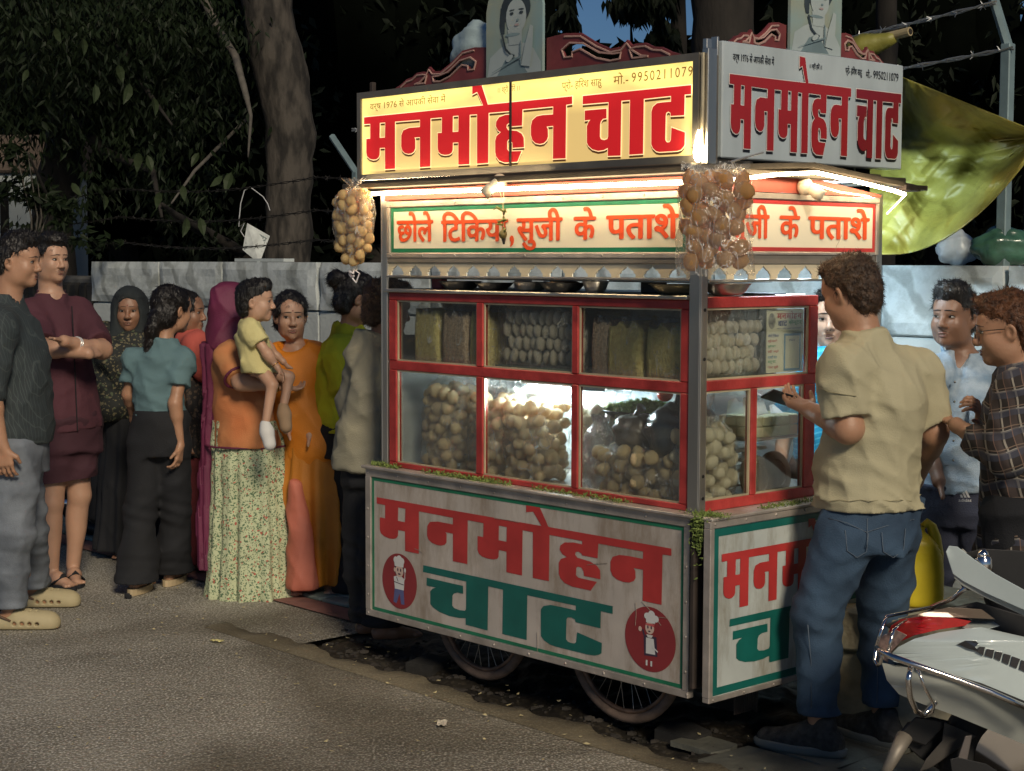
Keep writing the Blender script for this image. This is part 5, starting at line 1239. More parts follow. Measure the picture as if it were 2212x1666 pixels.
def darkbag(label, x, y, z, s, c, seed, nm):
    t = cont('plastic_bag', label, 'plastic bag', x, y, z, None)
    bm = bmesh.new(); bmesh.ops.create_icosphere(bm, subdivisions=4, radius=1)
    for v in bm.verts:
        q = v.co; k = 1 + .07 * math.sin(q.x * 6 + seed) + .05 * math.sin(q.z * 9 + q.y * 5 + seed * 2) + .035 * math.sin(q.x * 19 + q.z * 15) + .05 * abs(math.sin(q.x * 4 + q.y * 8 + q.z * 3))
        v.co = Vector((q.x * s[0] * k, q.y * s[1] * k, q.z * s[2] * k + s[2]))
    me = bpy.data.meshes.new('bag_body'); bm.to_mesh(me); bm.free()
    link_mesh('bag_body', me, mat(nm, c, .28, var=.35, vscale=9, bump=.9, bscale=16, coat=.3), t, True)
    b = MB(); b.tube([(0, 0, s[2] * 1.9), (s[0] * .1, 0, s[2] * 2.15), (s[0] * .3, .0, s[2] * 2.4)], [.012, .008, .02], 7); b.build('knot', bpy.data.materials[nm], t, True)
    return t
darkbag('shiny black bag tied shut on top of the puris in the third lower window', -.33, .19, .985, (.115, .08, .095), (.02, .035, .05), 2, 'black_plastic')
darkbag('grey-brown translucent bag beside the black one', -.52, .20, 1.00, (.085, .07, .065), (.13, .11, .09), 5, 'grey_brown_plastic')
# herbs on a dark tray with a tomato
t = cont('herb_tray', 'dark pan heaped with chopped coriander on the red stand', 'tray', -.685, .42, Z0)
b = MB(); b.lathe([(.10, .245), (.16, .285), (.162, .29), (.155, .286), (.098, .25)], 28); b.build('pan', M_blackm, t, True)
b = MB(); b.bbox((-.06, -.06, 0), (.06, .06, .24), .004); b.build('stand', M_red, t)
b = MB()
for _ in range(1500):
    a = rnd.uniform(0, 6.28); rr = .145 * math.sqrt(rnd.random()); leafquad(b, Vector((rr * math.cos(a), rr * math.sin(a), .285 + .035 * (1 - rr / .145) + rnd.uniform(-.01, .008))), rvec() + Vector((0, 0, .5)), rvec(), .018, .010)
o = b.build('coriander', mat('fresh_coriander', (.10, .26, .04), .6, var=.5, vscale=80, col2=(.26, .40, .09)), t); tag(o, kind='stuff')
t = cont('tomato', 'red tomato on top of the chopped coriander', 'tomato', -.60, .44, 1.155)
b = MB(); b.sph((0, 0, .028), (.031, .031, .028), 16, 12); b.build('fruit', mat('tomato_red', (.55, .06, .03), .25, var=.1), t, True)
b = MB()
for k in range(5): leafquad(b, Vector((0, 0, .055)), Vector((math.cos(k * 1.26), math.sin(k * 1.26), .1)), Vector((0, 0, 1)), .014, .004)
b.build('calyx', M_herb, t)
# things seen through the second side window
M_bread = mat('paneer_slabs', (.62, .58, .36), .6, var=.12, vscale=12)
t = cont('bread_tray', 'steel tray stacked with pale square slabs under white paper in the second side window', 'tray', -.26, .53, 1.055)
b = MB(); b.bbox((-.09, -.125, -.012), (.11, .15, 0), .003); b.build('tray', M_steel, t)
sl = None
for k in range(2):
    for i in range(5):
        for j in range(2):
            if sl is None: q = MB(); q.bbox((-.04, -.0245, 0), (.04, .0245, .036), .004); sl = o = q.build('slab', M_bread, t)
            else: o = share(sl, t)
            o.location = (.03 + (j - .5) * -.082, -.098 + i * .051, .001 + k * .038); o.rotation_euler = (0, 0, rnd.uniform(-.06, .06))
b = MB()
for (y, z, w, h, a) in ((-.07, .077, .09, .07, .3), (.0, .077, .06, .05, -.2), (.06, .077, .05, .03, .4), (-.03, .078, .1, .05, .05)):
    b.add([(.06, y - w / 2, z), (.06 + a * .05, y + w / 2, z), (.04, y + w * .3, z + h), (.05, y - w * .45, z + h * .9)], [(0, 1, 2, 3)]); b.add([(-.02, y - w / 2, z), (-.02 + a * .05, y + w / 2, z), (-.03, y + w * .2, z + h * .8), (-.02, y - w * .4, z + h * .7)], [(0, 1, 2, 3)])
o = b.build('paper', mat('white_paper', (.8, .82, .82), .7), t)
t = cont('scale', 'steel shelf scale with flat plates under the bread tray', 'scale', -.28, .50, Z0)
b = MB()
for z, w in ((.205, .10), (.165, .12), (.13, .06), (.09, .13)): b.bbox((-.05, -w, z), (.05, w * .7, z + .014), .002)
b.bbox((-.06, -.14, .0), (.06, .13, .02), .002); b.build('plates', M_steel, t)
b = MB(); b.tube([(.0, -.09, .01), (.0, -.09, .2)], .008, 8); b.tube([(.0, .02, .01), (.0, .02, .17)], .012, 8); b.build('column', M_steel, t)
for k, (y, lab) in enumerate(((.445, 'round wooden disc standing on edge at the bottom of the second side window'), (.60, 'second round wooden disc half hidden behind the side window frame'))):
    t = cont('rolling_board', lab, 'rolling board', -.165 - .04 * k, y, Z0 + .001)
    Mx = Matrix.Translation((0, 0, .078)) @ Matrix.Rotation(R(78), 4, 'Y')
    b = MB(); b.lathe([(.076, -.013), (.080, -.008), (.080, .010), (.076, .013), (.05, .013), (.047, .010)], 36, M=Mx); b.build('disc', mat('turned_wood', (.17, .12, .075), .55, var=.3, vscale=20) if 'turned_wood' not in bpy.data.materials else bpy.data.materials['turned_wood'], t, False)
    b = MB(); b.lathe([(.030, -.024), (.033, -.018), (.033, -.0135)], 20, M=Mx); b.build('foot', bpy.data.materials['turned_wood'], t)
t = cont('steel_pot', 'steel pot standing in the middle of the open counter', 'pot', -.55, .72, .8315)
b = MB(); b.lathe([(.10, 0), (.12, .01), (.125, .15), (.135, .155), (.13, .16), (.118, .15), (.112, .02)], 28); b.build('bowl', M_steel, t, True)
# tube lamp inside the cabinet (real lamp): overexposed white in the photo
M_tube = glow('cool_white_tube', (.76, .92, 1.0), 300.0)
t = cont('tube_lamp', 'cool white tube lamp glaring inside the second lower window', 'lamp', -1.10, .30, 1.178)
b = MB(); b.tube([(-.09, 0, 0), (.13, 0, 0)], .016, 10); b.build('tube', M_tube, t, True)
b = MB(); b.bbox((-.12, -.02, .017), (.16, .03, .03), .003); b.build('batten', M_steel, t)
t = cont('tube_lamp', 'unseen cool white tube lamp added under the roof to light the wall', 'lamp', -.34, .97, 1.905)  # lamp added out of view, to throw cool light on the wall
b = MB(); b.tube([(-.22, 0, -.015), (.22, 0, -.015)], .013, 10); b.build('tube', glow('added_wall_light', (.66, .86, 1.0), 150.0), t, True)
b = MB(); b.bbox((-.25, -.02, .0), (.25, .02, .012), .003); b.build('batten', M_steel, t)
# --- pans and bowls on top of the cabinet
M_pan = mat('dark_steel_pan', (.10, .10, .10), .35, metal=.8, var=.3)
ZT = 1.5625
def bowl(x, y, r, h, m, label, fill=None, rz=0):
    t = cont('bowl', label, 'bowl', x, y, ZT, 'metal bowls and pans lined up on the cabinet top')
    b = MB(); b.lathe([(r * .55, 0), (r * .75, h * .25), (r * .96, h * .85), (r, h), (r * 1.06, h), (r * 1.04, h * .96), (r * .94, h * .92), (r * .7, h * .3)], 24); b.build('bowl_body', m, t, True)
    if fill:
        b = MB(); b.sph((0, 0, h * .8), (r * .85, r * .85, h * .5), 14, 6); b.build('contents', fill, t, True)
bowl(-1.42, .14, .085, .034, M_pan, 'flat dark pan near the left end of the cabinet top')
bowl(-1.22, .14, .075, .03, M_pan, 'shallow dark pan right of the flat left pan')
bowl(-1.02, .15, .07, .036, M_steel, 'shallow steel bowl behind the middle of the frieze')
bowl(-.83, .13, .085, .035, M_pan, 'shallow dark pan filled with brown crumbs', mat('brown_crumbs', (.2, .12, .06), .8, bump=.9, bscale=60))
bowl(-.66, .13, .05, .046, M_steel, 'small round shiny steel bowl in the middle')
bowl(-.27, .15, .105, .036, mat('brassy_pan', (.32, .28, .18), .35, metal=.7), 'wide brassy pan at the right end of the front')
bowl(-.14, .24, .085, .040, M_steel, 'grey steel basin around the corner above the side window')
t = cont('pamphlet', 'black folded papers left on the right end of the cabinet top', 'papers', -.16, .42, ZT)
MB().box((-.05, -.07, 0), (.05, .11, .004)).build('papers', M_blackm, t)
for k, (x, c, s, lab) in enumerate(((-1.62, (.35, .08, .1), .03, 'small red and pink packets at the left of the cabinet top'), (-1.12, (.55, .5, .5), .035, 'white packet between the pans on the cabinet top'), (-.44, (.03, .03, .035), .05, 'dark box behind the frieze near its right end'))):
    t = cont('packet', lab, 'packet', x, .2, ZT); MB().bbox((-s, -.02, 0), (s, .02, .05), .006).build('packet_body', mat('packet_%s' % 'abc'[k], c, .5, var=.3, vscale=20), t)
# --- bags on the boundary wall
def wallbag(label, px, D, w, h, m, seed):
    c = at(px, 562, D); c.z = 1.662
    t = thing('plastic_bag', label, 'plastic bag', c)
    bm = bmesh.new(); bmesh.ops.create_icosphere(bm, subdivisions=4, radius=1)
    for v in bm.verts:
        q = v.co; k = 1 + .06 * math.sin(q.x * 7 + seed) + .05 * math.sin(q.z * 9 + q.y * 5 + seed) + .04 * abs(math.sin(q.x * 9 + q.z * 3)) - .25 * max(0, q.z - .3) * abs(q.x)
        v.co = Vector((q.x * w * k * (1 - .25 * max(0, q.z)), q.y * w * .6 * k, (q.z * k + .98) * h / 2))
    me = bpy.data.meshes.new('bag_body'); bm.to_mesh(me); bm.free(); link_mesh('bag_body', me, m, t, True)
    b = MB(); b.tube([(-w * .1, 0, h * .88), (-w * .2, 0, h * 1.0), (-w * .1, .01, h * 1.05), (w * .1, 0, h * .98), (w * .15, 0, h * .88)], [.012, .006, .005, .006, .012], 7); b.build('handles', m, t, True)
wallbag('white plastic bag resting on the wall below the tarpaulin', 2068, 6.95, .085, .15, mat('white_bag_plastic', (.42, .48, .52), .35, var=.2, vscale=8, bump=.8, bscale=18), 1)
wallbag('translucent green plastic bag on the wall at the right edge', 2165, 6.75, .135, .165, mat('green_bag_plastic', (.05, .13, .085), .25, var=.5, vscale=10, bump=.9, bscale=14, coat=.4), 4)
# plastic bag on the roof behind the left scroll
t = cont('plastic_bag', 'crumpled pale plastic bag caught behind the left scroll board on the roof', 'plastic bag', -1.36, .17, 2.42)
bm = bmesh.new(); bmesh.ops.create_icosphere(bm, subdivisions=4, radius=1)
for v in bm.verts:
    q = v.co; k = 1 + .06 * math.sin(q.x * 7 + 2) + .06 * math.sin(q.z * 8 + q.y * 5) + .03 * abs(math.sin(q.x * 13 + q.z * 6)); v.co = Vector((q.x * .125 * k - .04 * max(0, -q.z), q.y * .05 * k, q.z * .095 * k + .085))
me = bpy.data.meshes.new('bag_body'); bm.to_mesh(me); bm.free(); link_mesh('bag_body', me, mat('pale_blue_plastic', (.36, .46, .48), .4, var=.2, vscale=9, bump=.8, bscale=14), t, True)

# ------------------------------------------------------------------ concrete block, jerrycan and crate behind the customer
t = cthing('concrete_block', 'rough yellowish two-course concrete block beside the cart behind the T-shirt customer', 'concrete block', .02, .66, 0, R(90))
def rough_box(a, c, m, nm, parent, amp=.008, seg=14):
    bm = bmesh.new(); bmesh.ops.create_cube(bm, size=1); bmesh.ops.bevel(bm, geom=bm.edges[:], offset=.03, segments=2, affect='EDGES'); bmesh.ops.subdivide_edges(bm, edges=[e for e in bm.edges if e.calc_length() > .3], cuts=seg, use_grid_fill=True)
    a, c = Vector(a), Vector(c)
    for v in bm.verts:
        q = v.co; X = a.x + (q.x + .5) * (c.x - a.x); Y = a.y + (q.y + .5) * (c.y - a.y); Z = a.z + (q.z + .5) * (c.z - a.z)
        n_ = amp * (math.sin(X * 23 + Z * 31) + math.sin(Y * 37 + Z * 19 + 1) * .7 + math.sin(X * 61 + Y * 53 + Z * 47) * .5); v.co = Vector((X, Y + n_, Z + n_ * .3))
    me = bpy.data.meshes.new(nm); bm.to_mesh(me); bm.free(); return link_mesh(nm, me, m, parent, True)
rough_box((.0, -.40, 0), (.62, 0, .30), M_block, 'lower_course', t)
rough_box((-.02, -.42, .305), (.64, .0, .45), M_block, 'upper_course', t)
jc = at(1988, 1313, 5.85)
t = thing('jerrycan', 'yellow plastic jerrycan with ribbed shoulder and dark red cap standing on the concrete block', 'jerrycan', (jc.x, jc.y, .452), .1)
t.scale = (.87, .87, .87)
M_jer = mat('yellow_hdpe', (.62, .50, .025), .38, var=.08, vscale=8, bump=.1, bscale=30, sss=.05)
sec = [(.0, .080, .055, 0), (.012, .088, .062, 0), (.03, .090, .064, 0), (.14, .090, .064, 0), (.18, .086, .062, .002), (.20, .080, .060, .004), (.205, .083, .061, .004), (.222, .074, .058, .007), (.226, .078, .059, .007), (.245, .065, .052, .011), (.249, .069, .053, .011), (.27, .052, .044, .018), (.29, .036, .034, .026), (.305, .020, .02, .032), (.325, .0185, .0185, .034)]
b = MB(); n = 32
for z, rx, ry, cx in sec:
    for k in range(n):
        a = 2 * math.pi * k / n; ca, sa = math.cos(a), math.sin(a); b.v.append((cx * -.3 + rx * math.copysign(abs(ca) ** .65, ca), ry * math.copysign(abs(sa) ** .65, sa), z))
for i in range(len(sec) - 1):
    for k in range(n): b.f.append((i * n + k, i * n + (k + 1) % n, (i + 1) * n + (k + 1) % n, (i + 1) * n + k)); b.mi.append(0)
b.f += [tuple(range(n - 1, -1, -1)), tuple((len(sec) - 1) * n + k for k in range(n))]; b.mi += [0, 0]
b.build('body', M_jer, t, True)
b = MB(); b.tube([(.060, 0, .14), (.066, 0, .21), (.056, 0, .28), (.040, 0, .325), (.022, 0, .342), (.002, 0, .325)], [.030, .027, .024, .021, .018, .014], 10); b.build('handle', M_jer, t, True)
b = MB(); b.lathe([(.021, .0), (.022, .004), (.022, .022), (.018, .026)], 16, (-.030, 0, .322)); b.build('cap', mat('dark_red_cap', (.22, .02, .02), .4), t)
# ------------------------------------------------------------------ implicit-surface modelling (bodies and clothes)
def axis(lo, hi, h, fines=()):
    out = [lo]; x = lo
    while x < hi:
        s = h
        for a, b, hf in fines:
            if a - h * .5 <= x < b: s = min(s, hf)
        x += s; out.append(x)
    return np.array(out)
class Field:
    def __init__(s, xs, ys, zs):
        s.xs, s.ys, s.zs = xs, ys, zs
        s.D = np.full((len(xs), len(ys), len(zs)), .5, np.float32)
    def sub(s, lo, hi, pad):
        r = []
        for a, l, h in zip((s.xs, s.ys, s.zs), lo, hi):
            i = max(0, np.searchsorted(a, l - pad) - 1); j = min(len(a), np.searchsorted(a, h + pad) + 1)
            r.append(slice(i, j))
        X = s.xs[r[0]][:, None, None]; Y = s.ys[r[1]][None, :, None]; Z = s.zs[r[2]][None, None, :]
        return tuple(r), X, Y, Z
    def put(s, lo, hi, fn, k, op='add'):
        r, X, Y, Z = s.sub(lo, hi, k * 1.2 + .03)
        if any(q.stop <= q.start for q in r): return
        d = fn(X, Y, Z).astype(np.float32); D = s.D[r]
        if op == 'add':
            h = np.maximum(k - np.abs(D - d), 0) / max(k, 1e-6); s.D[r] = np.minimum(D, d) - h * h * k * .25
        else:
            d = -d; h = np.maximum(k - np.abs(D - d), 0) / max(k, 1e-6); s.D[r] = np.maximum(D, d) + h * h * k * .25
    def cap(s, a, b, ra, rb=None, k=.02, op='add', sc=None):
        rb = ra if rb is None else rb; a = np.array(a, float); b = np.array(b, float); ab = b - a; L = max(ab @ ab, 1e-9); R_ = max(ra, rb)
        def fn(X, Y, Z):
            px, py, pz = X - a[0], Y - a[1], Z - a[2]
            t = np.clip((px * ab[0] + py * ab[1] + pz * ab[2]) / L, 0, 1)
            return np.sqrt((px - t * ab[0]) ** 2 + (py - t * ab[1]) ** 2 + (pz - t * ab[2]) ** 2) - (ra + (rb - ra) * t)
        s.put(np.minimum(a, b) - R_, np.maximum(a, b) + R_, fn, k, op)
    def capcut(s, a, b, ra, rb, k=.02):
        a = np.array(a, float); b = np.array(b, float); ab = b - a; L = math.sqrt(ab @ ab); u = ab / L; R_ = max(ra, rb)
        def fn(X, Y, Z):
            px, py, pz = X - a[0], Y - a[1], Z - a[2]; ax = px * u[0] + py * u[1] + pz * u[2]; t = np.clip(ax / L, 0, 1.3)
            d = np.sqrt((px - t * ab[0]) ** 2 + (py - t * ab[1]) ** 2 + (pz - t * ab[2]) ** 2) - (ra + (rb - ra) * np.minimum(t, 1))
            return np.maximum(d, ax - L)
        s.put(np.minimum(a, b) - R_, np.maximum(a, b) + R_, fn, k)
    def ell(s, c, r, k=.02, M=None, op='add'):
        c = np.array(c, float); r = np.array(r, float); R_ = r.max(); Mi = None if M is None else np.array(M).T
        def fn(X, Y, Z):
            px, py, pz = X - c[0], Y - c[1], Z - c[2]
            if Mi is not None:
                px, py, pz = (Mi[0, 0] * px + Mi[0, 1] * py + Mi[0, 2] * pz), (Mi[1, 0] * px + Mi[1, 1] * py + Mi[1, 2] * pz), (Mi[2, 0] * px + Mi[2, 1] * py + Mi[2, 2] * pz)
            k0 = np.sqrt((px / r[0]) ** 2 + (py / r[1]) ** 2 + (pz / r[2]) ** 2); k1 = np.sqrt((px / r[0] ** 2) ** 2 + (py / r[1] ** 2) ** 2 + (pz / r[2] ** 2) ** 2)
            return k0 * (k0 - 1) / np.maximum(k1, 1e-6)
        s.put(c - R_, c + R_, fn, k, op)
    def loft(s, keys, yaw=0.0, k=.03, fold=None, exp=2.0):
        """keys: (z, cx, cy, rx, ry) from low to high"""
        K = np.array(keys, float); n = len(K); t = np.arange(n); T = np.linspace(0, n - 1, n * 8)
        def crm(v):
            m = np.gradient(v, t); i = np.minimum(T.astype(int), n - 2); f = T - i
            return (2 * f**3 - 3 * f**2 + 1) * v[i] + (f**3 - 2 * f**2 + f) * m[i] + (-2 * f**3 + 3 * f**2) * v[i + 1] + (f**3 - f**2) * m[i + 1]
        zz = np.maximum.accumulate(crm(K[:, 0])); cols = [crm(K[:, q]) for q in range(1, 5)]
        z0, z1 = K[0, 0], K[-1, 0]; R_ = max(K[:, 3].max(), K[:, 4].max()); cs, sn = math.cos(yaw), math.sin(yaw)
        def fn(X, Y, Z):
            cx, cy, rx, ry = (np.interp(Z, zz, c) for c in cols)
            px, py = X - cx, Y - cy; u = cs * px + sn * py; v = -sn * px + cs * py
            if exp == 2.0: q = np.sqrt((u / rx) ** 2 + (v / ry) ** 2)
            else: q = (np.abs(u / rx) ** exp + np.abs(v / ry) ** exp) ** (1 / exp)
            d = (q - 1) * np.minimum(rx, ry)
            if fold is not None: d = d + fold(np.arctan2(v / ry, u / rx), X, Y, Z)
            return np.maximum(d, np.maximum(Z - z1, z0 - Z))
        lo = [K[:, 1].min() - R_, K[:, 2].min() - R_, z0]; hi = [K[:, 1].max() + R_, K[:, 2].max() + R_, z1]
        s.put(lo, hi, fn, k)
    def plane_cut(s, p, n, k=.004):
        """remove everything on the side the normal points to"""
        n = np.array(n, float); n /= np.linalg.norm(n)
        d = (s.xs[:, None, None] - p[0]) * n[0] + (s.ys[None, :, None] - p[1]) * n[1] + (s.zs[None, None, :] - p[2]) * n[2]
        s.D = np.maximum(s.D, d.astype(np.float32))
    def disp(s, fn):
        near = np.abs(s.D) < .06
        i, j, k = np.nonzero(near); s.D[i, j, k] += fn(s.xs[i], s.ys[j], s.zs[k]).astype(np.float32)
    def mesh(s, name, m, parent, smooth=True):
        D = s.D; D[0] = D[-1] = .1; D[:, 0] = D[:, -1] = .1; D[:, :, 0] = D[:, :, -1] = .1
        I = D < 0; nx, ny, nz = D.shape
        cnt = np.zeros((nx - 1, ny - 1, nz - 1), np.int8)
        for a in (0, 1):
            for b in (0, 1):
                for c in (0, 1): cnt += I[a:nx - 1 + a, b:ny - 1 + b, c:nz - 1 + c]
        act = (cnt > 0) & (cnt < 8); ci, cj, ck = np.nonzero(act); N = len(ci)
        if N == 0: raise RuntimeError('empty ' + name)
        idx = np.full(act.shape, -1, np.int64); idx[ci, cj, ck] = np.arange(N)
        acc = np.zeros((N, 3)); w = np.zeros(N)
        C = [(a, b, c) for a in (0, 1) for b in (0, 1) for c in (0, 1)]
        V = {q: D[ci + q[0], cj + q[1], ck + q[2]] for q in C}
        for q in C:
            for ax in range(3):
                if q[ax]: continue
                p = list(q); p[ax] = 1; p = tuple(p); va, vb = V[q], V[p]; m_ = (va < 0) != (vb < 0)
                t = va / (va - vb + 1e-12); off = np.array([[q[0]], [q[1]], [q[2]]], float) + np.zeros((3, N)); off[ax] += t
                acc[m_] += off.T[m_]; w[m_] += 1
        acc /= w[:, None]
        def pos(arr, i, f): i1 = np.minimum(i + 1, len(arr) - 1); return arr[i] + (arr[i1] - arr[i]) * f
        P_ = np.column_stack([pos(s.xs, ci, acc[:, 0]), pos(s.ys, cj, acc[:, 1]), pos(s.zs, ck, acc[:, 2])])
        Q = []
        for ax in range(3):
            A = np.moveaxis(I, ax, 0); ch = A[1:] != A[:-1]; ids = np.moveaxis(idx, ax, 0)
            sg = A[:-1]
            i, j, k = np.nonzero(ch[:, 1:-1, 1:-1]); j += 1; k += 1
            a_, b_, c_, d_ = ids[i, j - 1, k - 1], ids[i, j, k - 1], ids[i, j, k], ids[i, j - 1, k]
            f = np.column_stack([a_, b_, c_, d_]); inv = ~sg[i, j, k]
            if ax == 1: inv = ~inv
            f[inv] = f[inv][:, ::-1]; Q.append(f)
        Q = np.concatenate(Q); Q = Q[(Q >= 0).all(1)]
        me = bpy.data.meshes.new(name); me.vertices.add(N); me.vertices.foreach_set('co', P_.ravel())
        me.loops.add(len(Q) * 4); me.loops.foreach_set('vertex_index', Q.ravel().astype(np.int32)); me.polygons.add(len(Q))
        me.polygons.foreach_set('loop_start', np.arange(0, len(Q) * 4, 4, dtype=np.int32)); me.update(calc_edges=True)
        return link_mesh(name, me, m, parent, smooth)
def wrinkle(amp, f, seed, dirv=(0, 0, 1)):
    """soft waves plus sharper creases, strongest in patches"""
    r = random.Random(seed); ws = []
    for _ in range(5):
        d = np.array([r.gauss(0, 1), r.gauss(0, 1), r.gauss(0, 1)]) * .8 + np.array(dirv) * 1.2; d /= np.linalg.norm(d)
        ws.append((d * f * r.uniform(.8, 1.6), r.uniform(0, 6), np.array([r.gauss(0, 1), r.gauss(0, 1), r.gauss(0, 1)]) * f * .30, r.uniform(0, 6)))
    def fn(X, Y, Z):
        o = 0
        for d, p, e, q in ws:
            w_ = np.sin(e[0] * X + e[1] * Y + e[2] * Z + q); a = np.sin(.5 * (d[0] * X + d[1] * Y + d[2] * Z + p + 1.5 * w_))
            o = o + (.35 * (2 * a * a - 1) - 1.5 * (1 - np.abs(a)) ** 3) * np.clip(.5 + .8 * w_, 0, 1.2)
        return amp * o / 1.6
    return fn
def addw(*fs): return lambda X, Y, Z: sum(f(X, Y, Z) for f in fs)

# ------------------------------------------------------------------ skin, hair and cloth
def skin(name, c): return mat(name, c, .48, var=.10, vscale=9, bump=.12, bscale=90, sss=.08)
M_skA = skin('skin_tan', (.40, .22, .135)); M_skB = skin('skin_brown', (.27, .14, .085)); M_skC = skin('skin_light_brown', (.46, .27, .18)); M_skD = skin('skin_deep_brown', (.20, .105, .065))
M_hair = mat('black_hair', (.010, .008, .007), .42, var=.5, vscale=60, bump=.8, bscale=90, stretch=(1, 1, .2))
M_hairb = mat('brown_hair', (.035, .020, .011), .5, var=.6, vscale=60, bump=1, bscale=90, col2=(.085, .045, .022))
M_hairh = mat('henna_hair', (.06, .022, .008), .5, var=.6, vscale=50, bump=1, bscale=90, col2=(.15, .055, .018))
M_eyew = mat('eye_white', (.40, .38, .35), .25, var=.02); M_eyed = mat('eye_iris', (.015, .008, .005), .2)
M_lip = mat('lips', (.22, .075, .06), .45, var=.1); M_lipm = mat('lips_brown', (.17, .075, .055), .5, var=.1)
def cloth(name, c, var=.10, **k):
    k.setdefault('vscale', 5); k.setdefault('bump', .35); k.setdefault('bscale', 220); return mat(name, c, k.pop('rough', .85), var=var, **k)

def rot2(v, a): return Vector((v[0] * math.cos(a) - v[1] * math.sin(a), v[0] * math.sin(a) + v[1] * math.cos(a), v[2]))
class Person:
    """a standing figure in world-aligned axes; yaw 0 faces the camera, +90 degrees faces right"""
    def __init__(s, label, base, D=None, H=1.72, yaw=0, head_yaw=None, head_pitch=0, build=1.0, sk=None, group=None, male=True, z0=0.0):
        if isinstance(base, Vector): s.o = base
        else: s.o = ground(*base) if D is None else Vector((at(base[0], 600, D).x, D, 0))
        s.o.z = z0; s.D = s.o.y; s.H = H; s.k = H / 1.75; s.yaw = R(yaw); s.hy = R(head_yaw if head_yaw is not None else yaw); s.hp = R(head_pitch)
        s.build = build; s.sk = sk or M_skA; s.male = male
        s.t = thing('person', label, 'person', s.o, 0, group); s.J = {}; k = s.k; w = build
        dflt = dict(pelvis=(0, .0, .93), waist=(0, .0, 1.06), chest=(0, .0, 1.29), neck=(0, .015, 1.475), head=(0, -.01, 1.625),
                    shL=(.185 * (.6 + .4 * w), .01, 1.42), shR=(-.185 * (.6 + .4 * w), .01, 1.42), elL=(.235 * w, .03, 1.13), elR=(-.235 * w, .03, 1.13), wrL=(.25 * w, -.03, .88), wrR=(-.25 * w, -.03, .88),
                    hipL=(.09 * w, 0, .90), hipR=(-.09 * w, 0, .90), knL=(.10 * w, -.015, .50), knR=(-.10 * w, -.015, .50), anL=(.10 * w, .03, .085), anR=(-.10 * w, .03, .085))
        for n_, v in dflt.items(): s.J[n_] = rot2(Vector(v) * k, s.yaw)
        s.dl = None
    def px(s, x, y, dD=0.0): return at(x, y, s.D + dD) - s.o
    def loc(s, *v): return rot2(Vector(v), s.yaw)           # person axes (x = own left, -y = forward)
    def set(s, **kw):
        for n_, v in kw.items(): s.J[n_] = s.px(*v) if isinstance(v, tuple) else v
        return s
    def HR(s): return np.array((Matrix.Rotation(s.hy, 3, 'Z') @ Matrix.Rotation(s.hp, 3, 'X')))
    def hpnt(s, x, y, z):
        """a point of the head: x own left, -y forward, z up, metres at adult size"""
        return s.J['head'] + Vector(s.HR() @ (np.array([x, y, z]) * s.hk))
    hk = .96
    def field(s, lo, hi, h, fine=None):
        fx, fy, fz = [], [], []
        for (c, r, hf) in (fine or []):
            fx.append((c[0] - r, c[0] + r, hf)); fy.append((c[1] - r, c[1] + r, hf)); fz.append((c[2] - r, c[2] + r, hf))
        return Field(axis(lo[0], hi[0], h, fx), axis(lo[1], hi[1], h, fy), axis(lo[2], hi[2], h, fz))
    def bounds(s, pts, pad): a = np.array([tuple(p) for p in pts]); return a.min(0) - pad, a.max(0) + pad
    def add_head(s, F, fem=False, child=False):
        k = s.hk; M = s.HR(); e = lambda c, r, kk=.02, op='add', m=None: F.ell(s.hpnt(*c), np.array(r) * k, kk * k, M if m is None else m, op)
        c = lambda a, b, ra, rb=None, kk=.015: F.cap(s.hpnt(*a), s.hpnt(*b), ra * k, (rb if rb is not None else ra) * k, kk * k)
        jw = .9 if fem else 1.0
        e((0, .015, .035), (.077, .095, .088), .02)
        e((0, -.020, -.035), (.062 * jw, .070, .082), .03)
        e((0, -.070, -.092), (.024 * jw, .022, .022), .03)
        for sx in (-1, 1):
            e((sx * .043 * jw, -.018, -.066), (.021, .034, .030), .035)
            e((sx * .036, -.062, -.028), (.022, .022, .024), .035)
            e((sx * .030, -.097, .004), (.0175, .013, .0115), .014, 'sub')
            e((sx * .0125, -.100, -.037), (.009, .009, .007), .008)
            ear = M @ np.array(Matrix.Rotation(R(12) * sx, 3, 'Y')) @ np.array(Matrix.Rotation(R(-22) * sx, 3, 'Z'))
            e((sx * .078, .008, -.010), (.008, .020, .031), .010, m=ear); e((sx * .083, .004, -.006), (.006, .010, .016), .005, 'sub', m=ear)
        c((-.030, -.083, .022), (.030, -.083, .022), .010, kk=.02)
        c((0, -.088, .014), (0, -.108, -.028), .0080, .0115, .010)
        e((0, -.108, -.032), (.0125, .011, .010), .010)
        c((-.016, -.089, -.063), (.016, -.089, -.063), .0060, kk=.010); c((-.012, -.087, -.074), (.012, -.087, -.074), .0062, kk=.010)
        e((0, -.060, .045), (.055, .035, .045), .03)
    def surf(s, x, z, y0=-.15):
        """depth (head y) of the finished skin at x, z of the face"""
        F = s.F
        def D(p):
            f = []
            for a, v in zip((F.xs, F.ys, F.zs), p):
                i = min(max(int(np.searchsorted(a, v)) - 1, 0), len(a) - 2); f.append((i, min(1, max(0, (v - a[i]) / (a[i + 1] - a[i])))))
            (i, u), (j, v), (k, w) = f; q = F.D[i:i + 2, j:j + 2, k:k + 2]; q = q[0] * (1 - u) + q[1] * u; q = q[0] * (1 - v) + q[1] * v; return q[0] * (1 - w) + q[1] * w
        y = y0
        while y < 0:
            if D(s.hpnt(x, y, z)) < 0: break
            y += .0015
        return y
